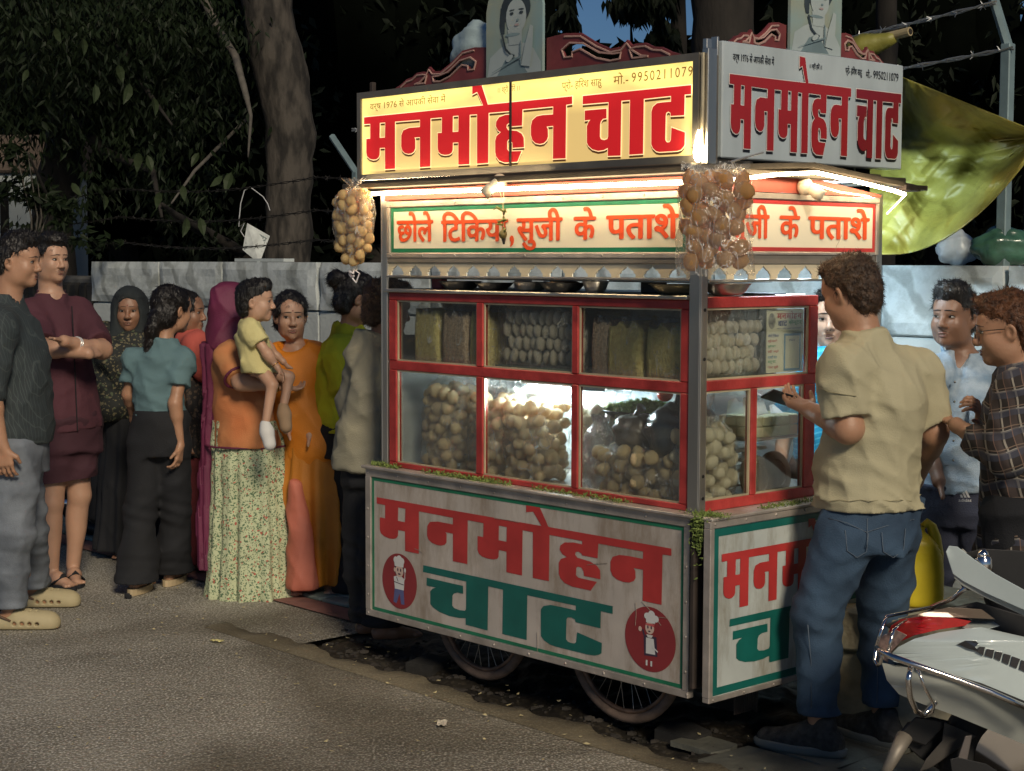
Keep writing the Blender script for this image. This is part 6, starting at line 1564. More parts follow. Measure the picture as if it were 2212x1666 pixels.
    def face(s, lips=None, brow=1.0, moustache=False, stubble=False, bindi=False, gaze=(0, 0), eyes=True):
        k = s.hk; P3 = lambda x, z, o=0: s.hpnt(x, s.surf(x, z) - o, z); Mh = Matrix(s.HR().tolist()).to_4x4()
        for sx in (-1, 1):
            ys = s.surf(sx * .030, .003)
            b = MB(); b.sph((0, 0, 0), (.0140 * k, .0085 * k, .0062 * k), 14, 9, M=Matrix.Translation(s.hpnt(sx * .030, ys + .0045, .003)) @ Mh); e_ = b.build('eye', M_eyew, s.t, True)
            b = MB(); b.sph((0, 0, 0), (.0062 * k, .0028 * k, .0060 * k), 12, 8, M=Matrix.Translation(s.hpnt(sx * .030 + gaze[0] * .006, ys - .0030, .0035 + gaze[1] * .003)) @ Mh); b.build('iris', M_eyed, e_, True)
            b = MB(); b.tube([s.hpnt(sx * .030 + q * .0165, ys - .0042 + .0055 * q * q, .0085 - .0045 * q * q) for q in (-1, -.6, -.2, .2, .6, 1)], [r_ * k for r_ in (.0010, .0020, .0024, .0024, .0019, .0008)], 5); b.build('upper_lid', M_hair, e_, True)
            b = MB(); b.tube([P3(sx * (.030 + q * .022), .0245 + .0035 * (1 - q * q) - .0025 * q, .0012) for q in (-1, -.5, 0, .5, 1)], [r_ * k * brow for r_ in (.0028, .0038, .0036, .0028, .0010)], 6, flat=.6); b.build('eyebrow', M_hair, s.t, True)
        b = MB()
        for z_, r_, w_ in ((-.0628, .0038, .022), (-.0738, .0050, .018)):
            b.tube([P3(q * w_, z_ + (.0015 if z_ > -.07 else -.001) * (1 - q * q), .0004) for q in (-1, -.6, -.2, .2, .6, 1)], [r_ * k * f_ for f_ in (.3, .8, 1, 1, .8, .3)], 7)
        lp = b.build('lips', lips or M_lipm, s.t, True)
        b = MB(); b.tube([P3(q * .021, -.0685, .0022) for q in (-1, -.5, 0, .5, 1)], [r_ * k for r_ in (.0006, .0011, .0012, .0011, .0006)], 5); b.build('mouth_line', M_eyed, lp, True)
        b = MB()
        for sx in (-1, 1): b.sph(s.hpnt(sx * .006, s.surf(sx * .006, -.041) - .0004, -.0415), .0022 * k, 6, 5)
        b.build('nostrils', M_eyed, s.t)
        if moustache:
            b = MB(); b.tube([P3(q * .029, -.0540 - .007 * q * q, .0006) for q in (-1, -.6, -.2, .2, .6, 1)], [r_ * k for r_ in (.0008, .0022, .0026, .0026, .0022, .0008)], 7, flat=.6); b.build('moustache', M_hair, s.t, True)
        if bindi: b = MB(); b.sph(P3(0, .036), .0032 * k, 8, 6); b.build('bindi', mat('bindi_red', (.25, .02, .03), .4) if 'bindi_red' not in bpy.data.materials else bpy.data.materials['bindi_red'], s.t, True)
    def strands(s, o, m, kind, seed, n=3600):
        me = o.data; r = np.random.default_rng(seed); nf = len(me.polygons); c = np.empty(nf * 3); me.polygons.foreach_get('center', c); c = c.reshape(-1, 3)
        nn = np.empty(nf * 3); me.polygons.foreach_get('normal', nn); nn = nn.reshape(-1, 3); ctr = np.array(s.J['head'])
        if ((c - ctr) * nn).sum() < 0: nn = -nn
        i = r.integers(0, nf, n); p = c[i]; q = nn[i]; M = s.HR()
        long_ = kind in ('long', 'braid', 'bun', 'pulled'); L = r.uniform(.010, .030, n) * (1.5 if long_ else 1) * s.k
        flow = M @ np.array([0, .8, -.9] if long_ else [0, .35, -.8])
        if not long_: flow = flow[None, :] * np.where((c[i] - ctr)[:, 2:3] > .06 * s.k, -.3, 1)
        else: flow = np.repeat(flow[None, :], n, 0)
        d = flow + r.normal(0, .45, (n, 3)); d -= q * (d * q).sum(1)[:, None]; d /= np.linalg.norm(d, axis=1)[:, None] + 1e-9
        w = np.cross(d, q); hw = .0009; a0 = p - q * .002; a1 = p + d * L[:, None] * .55 + q * L[:, None] * (.10 if long_ else .20); a2 = p + d * L[:, None] + q * L[:, None] * r.uniform(.0, .5 if not long_ else .22, n)[:, None]
        V = np.stack([a0 - w * hw, a0 + w * hw, a1 + w * hw * .8, a1 - w * hw * .8, a2], 1).reshape(-1, 3); f4 = [(5 * k_, 5 * k_ + 1, 5 * k_ + 2, 5 * k_ + 3) for k_ in range(n)]; f3 = [(5 * k_ + 3, 5 * k_ + 2, 5 * k_ + 4) for k_ in range(n)]
        m2 = bpy.data.meshes.new('hair_strands'); m2.from_pydata(V.tolist(), [], f4 + f3); tag(link_mesh('hair_strands', m2, m, o), kind='stuff')
    def hairdo(s, m, kind='short', h=.0055, seed=1):
        k = s.hk; M = s.HR(); ctr = s.J['head']; pad = .19 * k
        lo = np.array(ctr) - pad; hi = np.array(ctr) + pad
        if kind in ('long', 'braid'): lo[2] -= .28
        F = s.field(lo, hi, h); e = lambda c, r, kk=.02, op='add': F.ell(s.hpnt(*c), np.array(r) * k, kk * k, M, op)
        if kind == 'short':
            e((0, .016, .042), (.082, .100, .089)); e((0, .055, -.02), (.070, .058, .060), .03)
            e((0, -.055, .105), (.055, .045, .028), .025)
        elif kind == 'quiff':
            e((0, .016, .042), (.082, .100, .089)); e((0, .056, -.02), (.068, .053, .058), .03); e((0, -.050, .100), (.056, .045, .030), .03); e((0, -.02, .120), (.060, .070, .022), .03)
        elif kind == 'thick':
            e((0, .016, .043), (.083, .101, .091)); e((0, .058, -.012), (.068, .051, .062), .03); e((0, -.052, .098), (.056, .045, .032), .03); e((0, .055, -.055), (.050, .040, .040), .03)
        else:
            e((0, .016, .042), (.085, .103, .092)); e((0, .055, -.03), (.076, .060, .075), .03)
            if kind == 'long': e((0, .075, -.15), (.055, .04, .16), .05); e((.05, .05, -.10), (.03, .03, .1), .03)
            if kind == 'bun': F.cap(s.hpnt(0, .08, .02), s.hpnt(0, .125, .05), .04 * k, .035 * k, .02); F.ell(s.hpnt(0, .142, .052), np.array((.045, .040, .045)) * k, .012, M)
            if kind == 'braid': 
                pts = [(0, .09, -.03), (.01, .11, -.10), (.03, .10, -.18), (.04, .09, -.27)]
                for a_, b_ in zip(pts[:-1], pts[1:]): F.cap(s.hpnt(*a_), s.hpnt(*b_), .034 * k, .030 * k, .02)
        fz = dict(short=.068, quiff=.070, thick=.062).get(kind, .072)
        # clear the face: everything in front of the ears and below the hairline
        X = F.xs[:, None, None] - ctr[0]; Y = F.ys[None, :, None] - ctr[1]; Z = F.zs[None, None, :] - ctr[2]; Mi = M.T / k
        lx = Mi[0, 0] * X + Mi[0, 1] * Y + Mi[0, 2] * Z; ly = Mi[1, 0] * X + Mi[1, 1] * Y + Mi[1, 2] * Z; lz = Mi[2, 0] * X + Mi[2, 1] * Y + Mi[2, 2] * Z
        if kind in ('short', 'quiff', 'thick'):
            face = np.maximum(ly - (.000 - .45 * np.maximum(0, lz - .02)), lz - (fz - .3 * np.abs(lx) + .005 * np.sin(lx * 95 + seed) + .004 * np.sin(lx * 190)))
            face2 = np.maximum(np.abs(ly - .01) - .026, lz + .004 - 0 * lx)      # round the ears
            cut = np.minimum(face, face2); low = -.082 - lz + .004 * np.sin(lx * 120)
            F.D = np.maximum(F.D, (-cut * k).astype(np.float32)); F.D = np.maximum(F.D, (low * k).astype(np.float32))
        else:
            part = .010 * np.exp(-(lx / .01) ** 2)
            face = np.maximum(ly + .010 + .35 * np.maximum(0, lz - .03), lz - (fz - 1.3 * np.abs(lx) ** 1.3 * 1.6))
            F.D = np.maximum(F.D, (-face * k).astype(np.float32))
        r_ = random.Random(seed); a1, a2 = r_.uniform(0, 6), r_.uniform(0, 6)
        F.disp(addw(wrinkle(.0028 * k, 110, seed, (1, .3, .2)), wrinkle(.003 * k, 45, seed + 5, (.5, .5, .2)), wrinkle(.0022 * k, 170, seed + 9, (.2, 1, .2))))
        o = F.mesh('hair', m, s.t); s.strands(o, m, kind, seed); return o
    def add_hand(s, F, w, d, n, t, sc=1.0, curl=.35, spread=.1, thumb=.6, curls=None):
        """w wrist, d hand direction, n palm normal, t direction towards the thumb"""
        d = Vector(d).normalized(); n = (Vector(n) - d * Vector(n).dot(d)).normalized(); t = (Vector(t) - d * Vector(t).dot(d) - n * Vector(t).dot(n)).normalized(); q = s.k * sc
        for i in range(4):
            o_ = (1.5 - i) * .0195 * q; F.cap(w + t * o_ * .5, w + d * .082 * q + t * o_, .014 * q, .0125 * q, .012)
        F.cap(w + t * .012 * q + d * .02 * q, w + t * .028 * q + d * .05 * q + n * .006 * q, .016 * q, .013 * q, .015)
        for i, L in enumerate((.072, .080, .074, .058)):
            o_ = (1.5 - i) * .0195 * q; p = w + d * .086 * q + t * o_; a = 0; L *= q
            sd = t * (1.5 - i) * spread * .3; cu = (curls[i] if curls else curl)
            for seg, f in enumerate((.45, .30, .25)):
                a += cu * (1.0 if seg else .8); dr = (d * math.cos(a) + n * math.sin(a) + sd).normalized(); p2 = p + dr * L * f; F.cap(p, p2, (.0088 - seg * .0008) * q, (.0080 - seg * .0009) * q, .004); p = p2
        p = w + t * .028 * q + d * .034 * q; d1 = (d * .65 + t * .75 + n * .25 * thumb).normalized(); p2 = p + d1 * .036 * q; F.cap(p, p2, .0125 * q, .0105 * q, .008)
        d2 = (d * .9 + t * .15 + n * thumb).normalized(); F.cap(p2, p2 + d2 * .032 * q, .0100 * q, .0080 * q, .006)
    def body(s, h=.0095, fem=False, hands=None, headfine=.0048, barefeet=True, arms=True, handfine=None, legs=True, armr=1.0, torso=True):
        J = s.J; k = s.k; w = s.build
        for a_ in ('shL', 'shR'): J[a_].z -= .018 * k
        pts = [J[n_] for n_ in J] + [Vector((0, 0, 0))]; lo, hi = s.bounds(pts, .20 * k); lo[2] = -.02 if legs else lo[2]; hi[2] = J['head'].z + .17 * k
        fine = [(J['head'], .125 * s.hk, headfine)] + [(c_, .10 * k, hf) for c_, hf in (handfine or [])]
        F = s.field(lo, hi, h, fine)
        if torso:
            sh = (J['shL'] - J['shR']).length
            F.loft([(J['pelvis'].z - .09 * k, *J['pelvis'].xy, .11 * k * w, .085 * k * w), (J['pelvis'].z, *J['pelvis'].xy, .130 * k * w, .095 * k * w), (J['waist'].z, *J['waist'].xy, .130 * k * w, .095 * k * w), (J['chest'].z, *J['chest'].xy, sh * .42, .105 * k * w), (J['neck'].z - .10 * k, *((J['neck'] + J['chest']) / 2).xy, sh * .38, .085 * k), (J['neck'].z - .05 * k, *J['neck'].xy, sh * .22, .072 * k), (J['neck'].z - .01 * k, *J['neck'].xy, .07 * k, .065 * k)], s.yaw, .03 * k)
            for a_ in ('shL', 'shR'): F.cap(J['neck'] + Vector((0, 0, -.058 * k)), J[a_], .046 * k, .056 * k * (.9 if fem else 1), .05 * k)
        F.cap(J['neck'] + Vector((0, 0, -.04 * k)), J['head'] + Vector(s.HR() @ np.array([0, .018, -.03]) * s.hk), .060 * k * (.86 if fem else 1) * (.5 + .5 * w), .052 * k * (.86 if fem else 1) * (.5 + .5 * w), .03 * k)
        s.add_head(F, fem)
        ar = armr * (.88 if fem else 1) * (.55 + .45 * w)
        if arms:
            for q in 'LR':
                F.cap(J['sh' + q], J['el' + q], .052 * k * ar, .040 * k * ar, .03 * k); F.cap(J['el' + q], J['wr' + q], .041 * k * ar, .026 * k * ar, .02 * k)
                e_ = J['el' + q].lerp(J['wr' + q], .28); F.cap(J['el' + q], e_, .040 * k * ar, .0415 * k * ar, .02)
            for q, hd in (hands or {}).items(): s.add_hand(F, J['wr' + q], **hd)
            for q in 'LR':
                if q not in (hands or {}):
                    d_ = (J['wr' + q] - J['el' + q]).normalized(); F.cap(J['wr' + q], J['wr' + q] + d_ * .07 * k, .026 * k, .03 * k, .02)
                    for i_ in range(4): F.cap(J['wr' + q] + d_ * .07 * k, J['wr' + q] + d_ * .15 * k + s.loc(0, (i_ - 1.5) * .018 * k, 0), .012 * k, .008 * k, .006)
        if legs:
            for q in 'LR':
                F.cap(J['hip' + q], J['kn' + q], .072 * k * w, .053 * k * w, .03 * k); F.cap(J['kn' + q], J['an' + q], .050 * k * w, .035 * k, .02 * k)
                if barefeet != True and not barefeet: continue
                cal = J['kn' + q].lerp(J['an' + q], .35) + s.loc(0, .018 * k, 0); F.ell(cal, np.array((.045, .050, .12)) * k * (.5 + .5 * w), .03 * k)
                if barefeet:
                    fd = s.fdir.get(q, s.loc(0, -1, 0)) if hasattr(s, 'fdir') else s.loc(0, -1, 0)
                    a_ = J['an' + q].copy(); a_.z = J['an' + q].z - .045 * k; heel = a_ - fd * .03 * k; toe = a_ + fd * .155 * k; toe.z = a_.z - .018 * k
                    F.cap(heel, a_ + fd * .05 * k, .032 * k, .034 * k, .02); F.cap(a_ + fd * .05 * k, toe, .034 * k, .020 * k, .02)
                    sd = Vector((-fd.y, fd.x, 0))
                    for i_ in range(5): F.cap(toe + sd * (i_ - 2) * .014 * k - fd * .01, toe + sd * (i_ - 2) * .017 * k + fd * (.02 - .005 * abs(i_ - 1)) * k, .011 * k, .0095 * k, .006)
        s.F = F
        return F.mesh('body', s.sk, s.t)
    # --- clothes
    def top(s, name, m, hem, g=.022, sleeve=.5, h=.0105, wr=(.006, 26, 3), hemcut=None, neckz=.0, folds=None, armg=.018, body_w=1.0, extra=None, belly=0.0, hem_w=None, hem_n=None, part=False, bd=1.0, seed=3, vneck=0.0, ring=False, bunch=0.0):
        J = s.J; k = s.k; w = s.build; names = ['pelvis', 'waist', 'chest', 'neck', 'shL', 'shR', 'elL', 'elR', 'wrL', 'wrR']
        pts = [J[n_] for n_ in (names if sleeve > .55 else names[:8])] + [Vector((J['pelvis'].x, J['pelvis'].y, hem))]
        lo, hi = s.bounds(pts, .19 * k * max(1, w)); lo[2] = hem - .04; hi[2] = J['neck'].z + .07 * k; F = s.field(lo, hi, h); sh = (J['shL'] - J['shR']).length
        zp = J['pelvis'].z; hp_ = J['pelvis']; hw = hem_w or .165 * k * w * body_w
        keys = []
        if hem < zp - .06: keys.append((hem - .02, *hp_.xy, hw + g, hw * .72 + g))
        fb = s.loc(0, -belly, 0)
        keys += [(min(zp, hem + .02) if hem >= zp - .06 else zp, hp_.x + fb.x * .4, hp_.y + fb.y * .4, .160 * k * w * body_w + g, .115 * k * w * bd + g), (J['waist'].z, J['waist'].x + fb.x, J['waist'].y + fb.y, .140 * k * w * body_w + g, .103 * k * w * bd + g + belly * .6), (J['chest'].z, *J['chest'].xy, sh * .43 + g, .108 * k * w * bd + g), (J['neck'].z - .105 * k, *((J['neck'] + J['chest']) / 2).xy, sh * .39 + g * .6, .092 * k + g * .8), (J['neck'].z - .048 * k, *J['neck'].xy, sh * .23 + g * .5, .076 * k + g * .6), (J['neck'].z + neckz, *J['neck'].xy, .070 * k + g * .2, .068 * k + g * .2)]
        F.loft(keys, s.yaw, .03 * k, fold=folds)
        for q in ('L', 'R'):
            F.cap(J['neck'] + Vector((0, 0, -.055 * k)), J['sh' + q], .046 * k + g * .2, .058 * k + g * .5, .05 * k)
            ar = (.88 if not s.male else 1) * (.55 + .45 * w)
            if sleeve > 0:
                fr = min(1, sleeve / .5); e_ = J['sh' + q].lerp(J['el' + q], fr); (F.cap if sleeve > .5 else F.capcut)(J['sh' + q], e_, .055 * k * ar + armg, (.055 + (.041 - .055) * fr) * k * ar + armg * 1.1, .03 * k)
            if sleeve > .5:
                fr = (sleeve - .5) / .5; e2 = J['el' + q].lerp(J['wr' + q], fr); F.capcut(J['el' + q], e2, .041 * k * ar + armg, (.041 + (.028 - .041) * fr) * k * ar + armg * .8, .02 * k)
        if extra: extra(F)
        def hemf(X, Y, Z): return bunch * np.exp(-np.maximum(0, Z - hem - .02) / .07) * (1 - np.abs(np.sin((Z - hem) * 52 + 2.2 * np.sin(X * 13 + Y * 9) + X * 6))) ** 2 * -1.0
        F.disp(addw(wrinkle(wr[0] * .7, wr[1], seed, (.1, .1, .3)), wrinkle(wr[0] * .8, wr[1] * 1.7, seed + 3, (1.0, .6, .3)), wrinkle(wr[0] * .35, wr[1] * 3.2, seed + 8), hemf))
        F.plane_cut((J['pelvis'].x, J['pelvis'].y, hem), hem_n or (0, 0, -1)); s.Tf = F
        nk = J['neck'] + s.loc(0, -.01 * k, 0); F.cap(nk + Vector((0, 0, .0)), nk + Vector((0, 0, .12)), .062 * k, .068 * k, .006, 'sub')
        if ring: b_ = MB(); b_.tube([nk + Vector((math.cos(a_ * .2618) * (.066 * k + g * .1), math.sin(a_ * .2618) * (.066 * k + g * .1), -.004 + .012 * math.sin(a_ * .2618 - s.yaw))) for a_ in range(25)], .0055, 6, cap=False); b_.build('collar', m, s.t, True)
        if vneck: F.cap(nk + s.loc(0, -.08 * k, .0), nk + s.loc(0, -.13 * k, -vneck), .035 * k, .004, .006, 'sub')
        return F.mesh(name, m, s.t)
    def seam(s, F, pts, m, r=.0016, name='seam', parent=None):
        """a stitched line laid on the cloth: photo points pushed along the view ray until they meet the surface"""
        out = []; C0 = Vector((0, 0, CAM_H)) - s.o
        for x, y in pts:
            rr = ray(x, y).normalized(); t = (s.D - .6) / rr.y
            for _ in range(260):
                p = C0 + rr * t; i = [min(max(int(np.searchsorted(a, v)), 0), len(a) - 1) for a, v in zip((F.xs, F.ys, F.zs), p)]
                if F.D[i[0], i[1], i[2]] < .002: break
                t += .005
            out.append(C0 + rr * (t - .002))
        b = MB(); b.tube(out, r, 5); return b.build(name, m, parent or s.t, True)
    def trousers(s, name, m, g=.018, hemz=.06, h=.0105, topz=None, wr=(.006, 24, 9), wide=None, seed=7, thigh=1.0, seat=1.0):
        J = s.J; k = s.k; w = s.build; topz = topz or J['waist'].z
        lo, hi = s.bounds([J[n_] for n_ in ('pelvis', 'hipL', 'hipR', 'knL', 'knR', 'anL', 'anR')], .21 * k * max(1, w)); lo[2] = min(J['anL'].z, J['anR'].z) - .10; hi[2] = topz + .05; F = s.field(lo, hi, h)
        F.loft([(J['pelvis'].z - .10 * k, *J['pelvis'].xy, .15 * k * w * seat + g, .115 * k * w * seat + g), (J['pelvis'].z, *J['pelvis'].xy, .162 * k * w * seat + g, .122 * k * w * seat + g), (topz, *J['waist'].xy, .150 * k * w + g * .6, .108 * k * w + g * .6)], s.yaw, .04 * k)
        for q in ('L', 'R'):
            a_, kn, an = J['hip' + q], J['kn' + q], J['an' + q]
            F.cap(a_, kn, .092 * k * w * thigh + g, .062 * k * w + g, .035 * k)
            F.cap(kn, an + (an - kn).normalized() * .08, .060 * k * w + g, (.042 * k + g) if wide is None else wide, .03 * k)
        def kneefold(X, Y, Z):
            o = 0
            for q in ('L', 'R'):
                kn = J['kn' + q]; an = J['an' + q]
                o = o + .003 * np.exp(-((Z - kn.z) / .09) ** 2) * np.sin((Z - kn.z) * 95 + X * 30) * np.exp(-((X - kn.x) ** 2 + (Y - kn.y) ** 2) / .03)
                o = o + .0035 * np.exp(-((Z - an.z - .03) / .07) ** 2) * np.sin((Z - an.z) * 120 + Y * 30) * np.exp(-((X - an.x) ** 2 + (Y - an.y) ** 2) / .03)
            return o
        F.disp(addw(wrinkle(wr[0], wr[1], seed), wrinkle(wr[0] * .4, wr[1] * 2.3, seed + 3), kneefold))
        # hems at each ankle
        for q in ('L', 'R'):
            an = J['an' + q]; z_ = an.z - J['anL'].z * 0 + (hemz - .085 * k); r, X, Y, Z = F.sub((an.x - .12, an.y - .12, -1), (an.x + .12, an.y + .12, an.z + .1), 0)
            F.D[r] = np.maximum(F.D[r], ((z_ - Z) + 0 * X + 0 * Y).astype(np.float32))
        F.plane_cut((0, 0, topz), (0, 0, 1)); s.Ft = F; return F.mesh(name, m, s.t)
    def skirt(s, name, m, top, hem, r0, r1, n=14, amp=.018, h=.0105, centre=None, hemc=None, depth=.8, seed=5, wr=.004, yaw=None, mids=None, cut_n=None):
        J = s.J; c0 = centre or J['waist']; c1 = hemc or Vector((c0.x, c0.y, 0)); R_ = max(r0, r1) * 1.15 + .03
        lo, hi = s.bounds([Vector((c0.x, c0.y, top)), Vector((c1.x, c1.y, hem))], R_); lo[2] = hem - .03; hi[2] = top + .03; F = s.field(lo, hi, h); rr = random.Random(seed); p1, p2, p3 = (rr.uniform(0, 6) for _ in range(3))
        def fold(a, X, Y, Z):
            f = np.clip((top - Z) / (top - hem), 0, 1); return amp * (.25 + f) * (.6 * np.sin(n * a + p1 + 1.2 * np.sin(2 * a + p2) + f * .8) + .4 * np.sin(n * 1.7 * a + p3 + 1.0 * np.sin(3 * a)))
        ks = [(hem - .02, c1.x, c1.y, r1, r1 * depth)]
        for f_, rr_ in (mids or [(.5, (r0 + r1) / 2)]): ks.append((hem + (top - hem) * f_, c1.x + (c0.x - c1.x) * f_, c1.y + (c0.y - c1.y) * f_, rr_, rr_ * depth))
        ks.append((top + .01, c0.x, c0.y, r0, r0 * depth))
        F.loft(ks, s.yaw if yaw is None else yaw, .01, fold=fold); F.disp(wrinkle(wr, 20, seed, (.2, .2, .5))); F.plane_cut((0, 0, hem), (0, 0, -1)); F.plane_cut((0, 0, top), (0, 0, 1))
        return F.mesh(name, m, s.t)
    def drape(s, name, m, caps, amp=.006, f=30, h=.0105, seed=2, cuts=(), ells=(), k=.02, dirv=(.6, .2, .1)):
        """loose cloth laid out as a chain of soft capsules: (a, b, ra, rb)"""
        P_ = [c_[0] for c_ in caps] + [c_[1] for c_ in caps] + [Vector(e_[0]) for e_ in ells]; rm = max([max(c_[2], c_[3]) for c_ in caps] + [max(e_[1]) for e_ in ells] + [0]) + .04
        lo, hi = s.bounds(P_, rm); F = s.field(lo, hi, h)
        for a_, b_, ra, rb in caps: F.cap(a_, b_, ra, rb, k)
        for e_ in ells: F.ell(e_[0], e_[1], k, e_[2] if len(e_) > 2 else None)
        F.disp(addw(wrinkle(amp, f, seed, dirv), wrinkle(amp * .4, f * 2, seed + 2, dirv)))
        for p_, n_ in cuts: F.plane_cut(p_, n_)
        return F, lambda: F.mesh(name, m, s.t)
    def hang(s, name, m, keys, n=9, amp=.012, seed=1, h=.0095, yaw=0, part=None):
        """a hanging length of cloth with vertical folds; keys (z, cx, cy, rx, ry) from low to high"""
        R_ = max(max(k_[3], k_[4]) for k_ in keys) + .04; lo, hi = s.bounds([Vector((k_[1], k_[2], k_[0])) for k_ in keys], R_); lo[2] = keys[0][0] - .02; hi[2] = keys[-1][0] + .02
        F = s.field(lo, hi, h); rr = random.Random(seed); p1, p2 = rr.uniform(0, 6), rr.uniform(0, 6)
        F.loft(keys, yaw, .01, fold=lambda a, X, Y, Z: amp * (.6 * np.sin(n * a + p1 + Z * 3) + .4 * np.sin(n * 1.6 * a + p2 + Z * 5))); F.disp(wrinkle(.004, 22, seed, (.3, .3, .6)))
        return F.mesh(name, m, s.t)
    def shoe(s, q, m, ms, fd=None, L=.27, sneaker=True, name='shoe'):
        J = s.J; k = s.k; fd = (fd or s.loc(0, -1, 0)).normalized(); a_ = J['an' + q]; gz = .0; sd = Vector((-fd.y, fd.x, 0)); heel = Vector((a_.x, a_.y, gz)) - fd * .055 * k; toe = heel + fd * (L - .03) * k
        lo, hi = s.bounds([heel, toe, a_], .10 * k); lo[2] = -.012; hi[2] = .18 * k; F = s.field(lo, hi, .0052)
        F.cap(heel + Vector((0, 0, .045 * k)), heel.lerp(toe, .55) + Vector((0, 0, .045 * k)), .038 * k, .042 * k, .02); F.cap(heel.lerp(toe, .5) + Vector((0, 0, .038 * k)), toe + Vector((0, 0, .032 * k)), .045 * k, .036 * k, .02)
        F.cap(heel + fd * .03 * k + Vector((0, 0, .05 * k)), heel + fd * .035 * k + Vector((0, 0, .105 * k)), .042 * k, .042 * k, .03); F.cap(heel + fd * .08 * k + Vector((0, 0, .085 * k)), heel.lerp(toe, .6) + Vector((0, 0, .05 * k)), .032 * k, .03 * k, .03)
        F.disp(wrinkle(.0015, 90, 4)); F.plane_cut((0, 0, .022 * k), (0, 0, -1)); F.plane_cut((0, 0, .135 * k), (0, 0, 1))
        o = F.mesh(name, m, s.t)
        b = MB(); n_ = 28; pr = []
        for i in range(n_):
            t_ = 2 * math.pi * i / n_; u = .5 - .5 * math.cos(t_); wd = (.040 + .012 * math.sin(u * 2.6)) * k * math.copysign(abs(math.sin(t_)) ** .6, math.sin(t_)); p = heel.lerp(toe, u) + fd * (u - .5) * .085 * k * 1 + sd * wd; pr.append(p)
        for z_, e_ in ((.0, .97), (.010, 1.03), (.026, 1.04), (.031, 1.0)):
            c_ = (heel + toe) / 2; b.v += [tuple(c_ + (p - c_) * e_ + Vector((0, 0, z_ * k))) for p in pr]
        for i in range(3):
            for kk in range(n_): b.f.append((i * n_ + kk, i * n_ + (kk + 1) % n_, (i + 1) * n_ + (kk + 1) % n_, (i + 1) * n_ + kk)); b.mi.append(0)
        b.f += [tuple(range(n_ - 1, -1, -1)), tuple(3 * n_ + kk for kk in range(n_))]; b.mi += [0, 0]
        b.build('sole', ms, o, True); return o
# ------------------------------------------------------------------ special cloths
def plaid_mat(name, base, lines, sc=(.055, .055)):
    m, nt, b = _new(name); N, L = nt.nodes, nt.links
    tc = N.new('ShaderNodeTexCoord'); mp = N.new('ShaderNodeMapping'); mp.inputs['Rotation'].default_value = (0, R(14), R(20)); L.new(tc.outputs['Object'], mp.inputs[0])
    wn_ = N.new('ShaderNodeTexNoise'); wn_.inputs['Scale'].default_value = 5; L.new(tc.outputs['Object'], wn_.inputs[0])
    ad = N.new('ShaderNodeMix'); ad.data_type = 'RGBA'; ad.blend_type = 'ADD'; ad.inputs[0].default_value = .06; L.new(mp.outputs[0], ad.inputs[6]); L.new(wn_.outputs['Color'], ad.inputs[7])
    sp = N.new('ShaderNodeSeparateXYZ'); L.new(ad.outputs[2], sp.inputs[0])
    last = None
    rgb = N.new('ShaderNodeRGB'); rgb.outputs[0].default_value = (*base, 1); last = rgb.outputs[0]
    for ax, per, wdt, ph, col, fac in lines:
        d = N.new('ShaderNodeMath'); d.operation = 'MULTIPLY_ADD'; d.inputs[1].default_value = 1 / per; d.inputs[2].default_value = ph + 50; L.new(sp.outputs[ax], d.inputs[0])
        fr = N.new('ShaderNodeMath'); fr.operation = 'FRACT'; L.new(d.outputs[0], fr.inputs[0])
        lt = N.new('ShaderNodeMath'); lt.operation = 'LESS_THAN'; lt.inputs[1].default_value = wdt; L.new(fr.outputs[0], lt.inputs[0])
        mu = N.new('ShaderNodeMath'); mu.operation = 'MULTIPLY'; mu.inputs[1].default_value = fac; L.new(lt.outputs[0], mu.inputs[0])
        mx = N.new('ShaderNodeMix'); mx.data_type = 'RGBA'; L.new(mu.outputs[0], mx.inputs[0]); L.new(last, mx.inputs[6]); mx.inputs[7].default_value = (*col, 1); last = mx.outputs[2]
    L.new(last, b.inputs['Base Color']); b.inputs['Roughness'].default_value = .85; return m
def floral_mat(name, base, c1, c2, sc=70, sc2=45, t1=.34, t2=.26):
    m, nt, b = _new(name); N, L = nt.nodes, nt.links
    tc = N.new('ShaderNodeTexCoord'); nz = N.new('ShaderNodeTexNoise'); nz.inputs['Scale'].default_value = 26; L.new(tc.outputs['Object'], nz.inputs[0])
    ad = N.new('ShaderNodeMix'); ad.data_type = 'RGBA'; ad.blend_type = 'ADD'; ad.inputs[0].default_value = .04; L.new(tc.outputs['Object'], ad.inputs[6]); L.new(nz.outputs['Color'], ad.inputs[7])
    last = None; rgb = N.new('ShaderNodeRGB'); rgb.outputs[0].default_value = (*base, 1); last = rgb.outputs[0]
    for s_, t_, c_ in ((sc, t1, c1), (sc2, t2, c2), (sc * 1.5, t1 * .8, tuple(q * .7 for q in c1))):
        v = N.new('ShaderNodeTexVoronoi'); v.inputs['Scale'].default_value = s_; L.new(ad.outputs[2], v.inputs[0])
        lt = N.new('ShaderNodeMath'); lt.operation = 'LESS_THAN'; lt.inputs[1].default_value = t_; L.new(v.outputs['Distance'], lt.inputs[0])
        mx = N.new('ShaderNodeMix'); mx.data_type = 'RGBA'; L.new(lt.outputs[0], mx.inputs[0]); L.new(last, mx.inputs[6]); mx.inputs[7].default_value = (*c_, 1); last = mx.outputs[2]
    L.new(last, b.inputs['Base Color']); b.inputs['Roughness'].default_value = .8; return m
M_jeansA = cloth('grey_faded_jeans', (.115, .135, .165), .35, vscale=6, bump=.3, col2=(.22, .25, .29))
M_jeansB = cloth('blue_jeans', (.020, .044, .085), .25, vscale=5, bump=.3, col2=(.055, .105, .175))
M_black = cloth('black_cloth', (.010, .011, .014), .3)
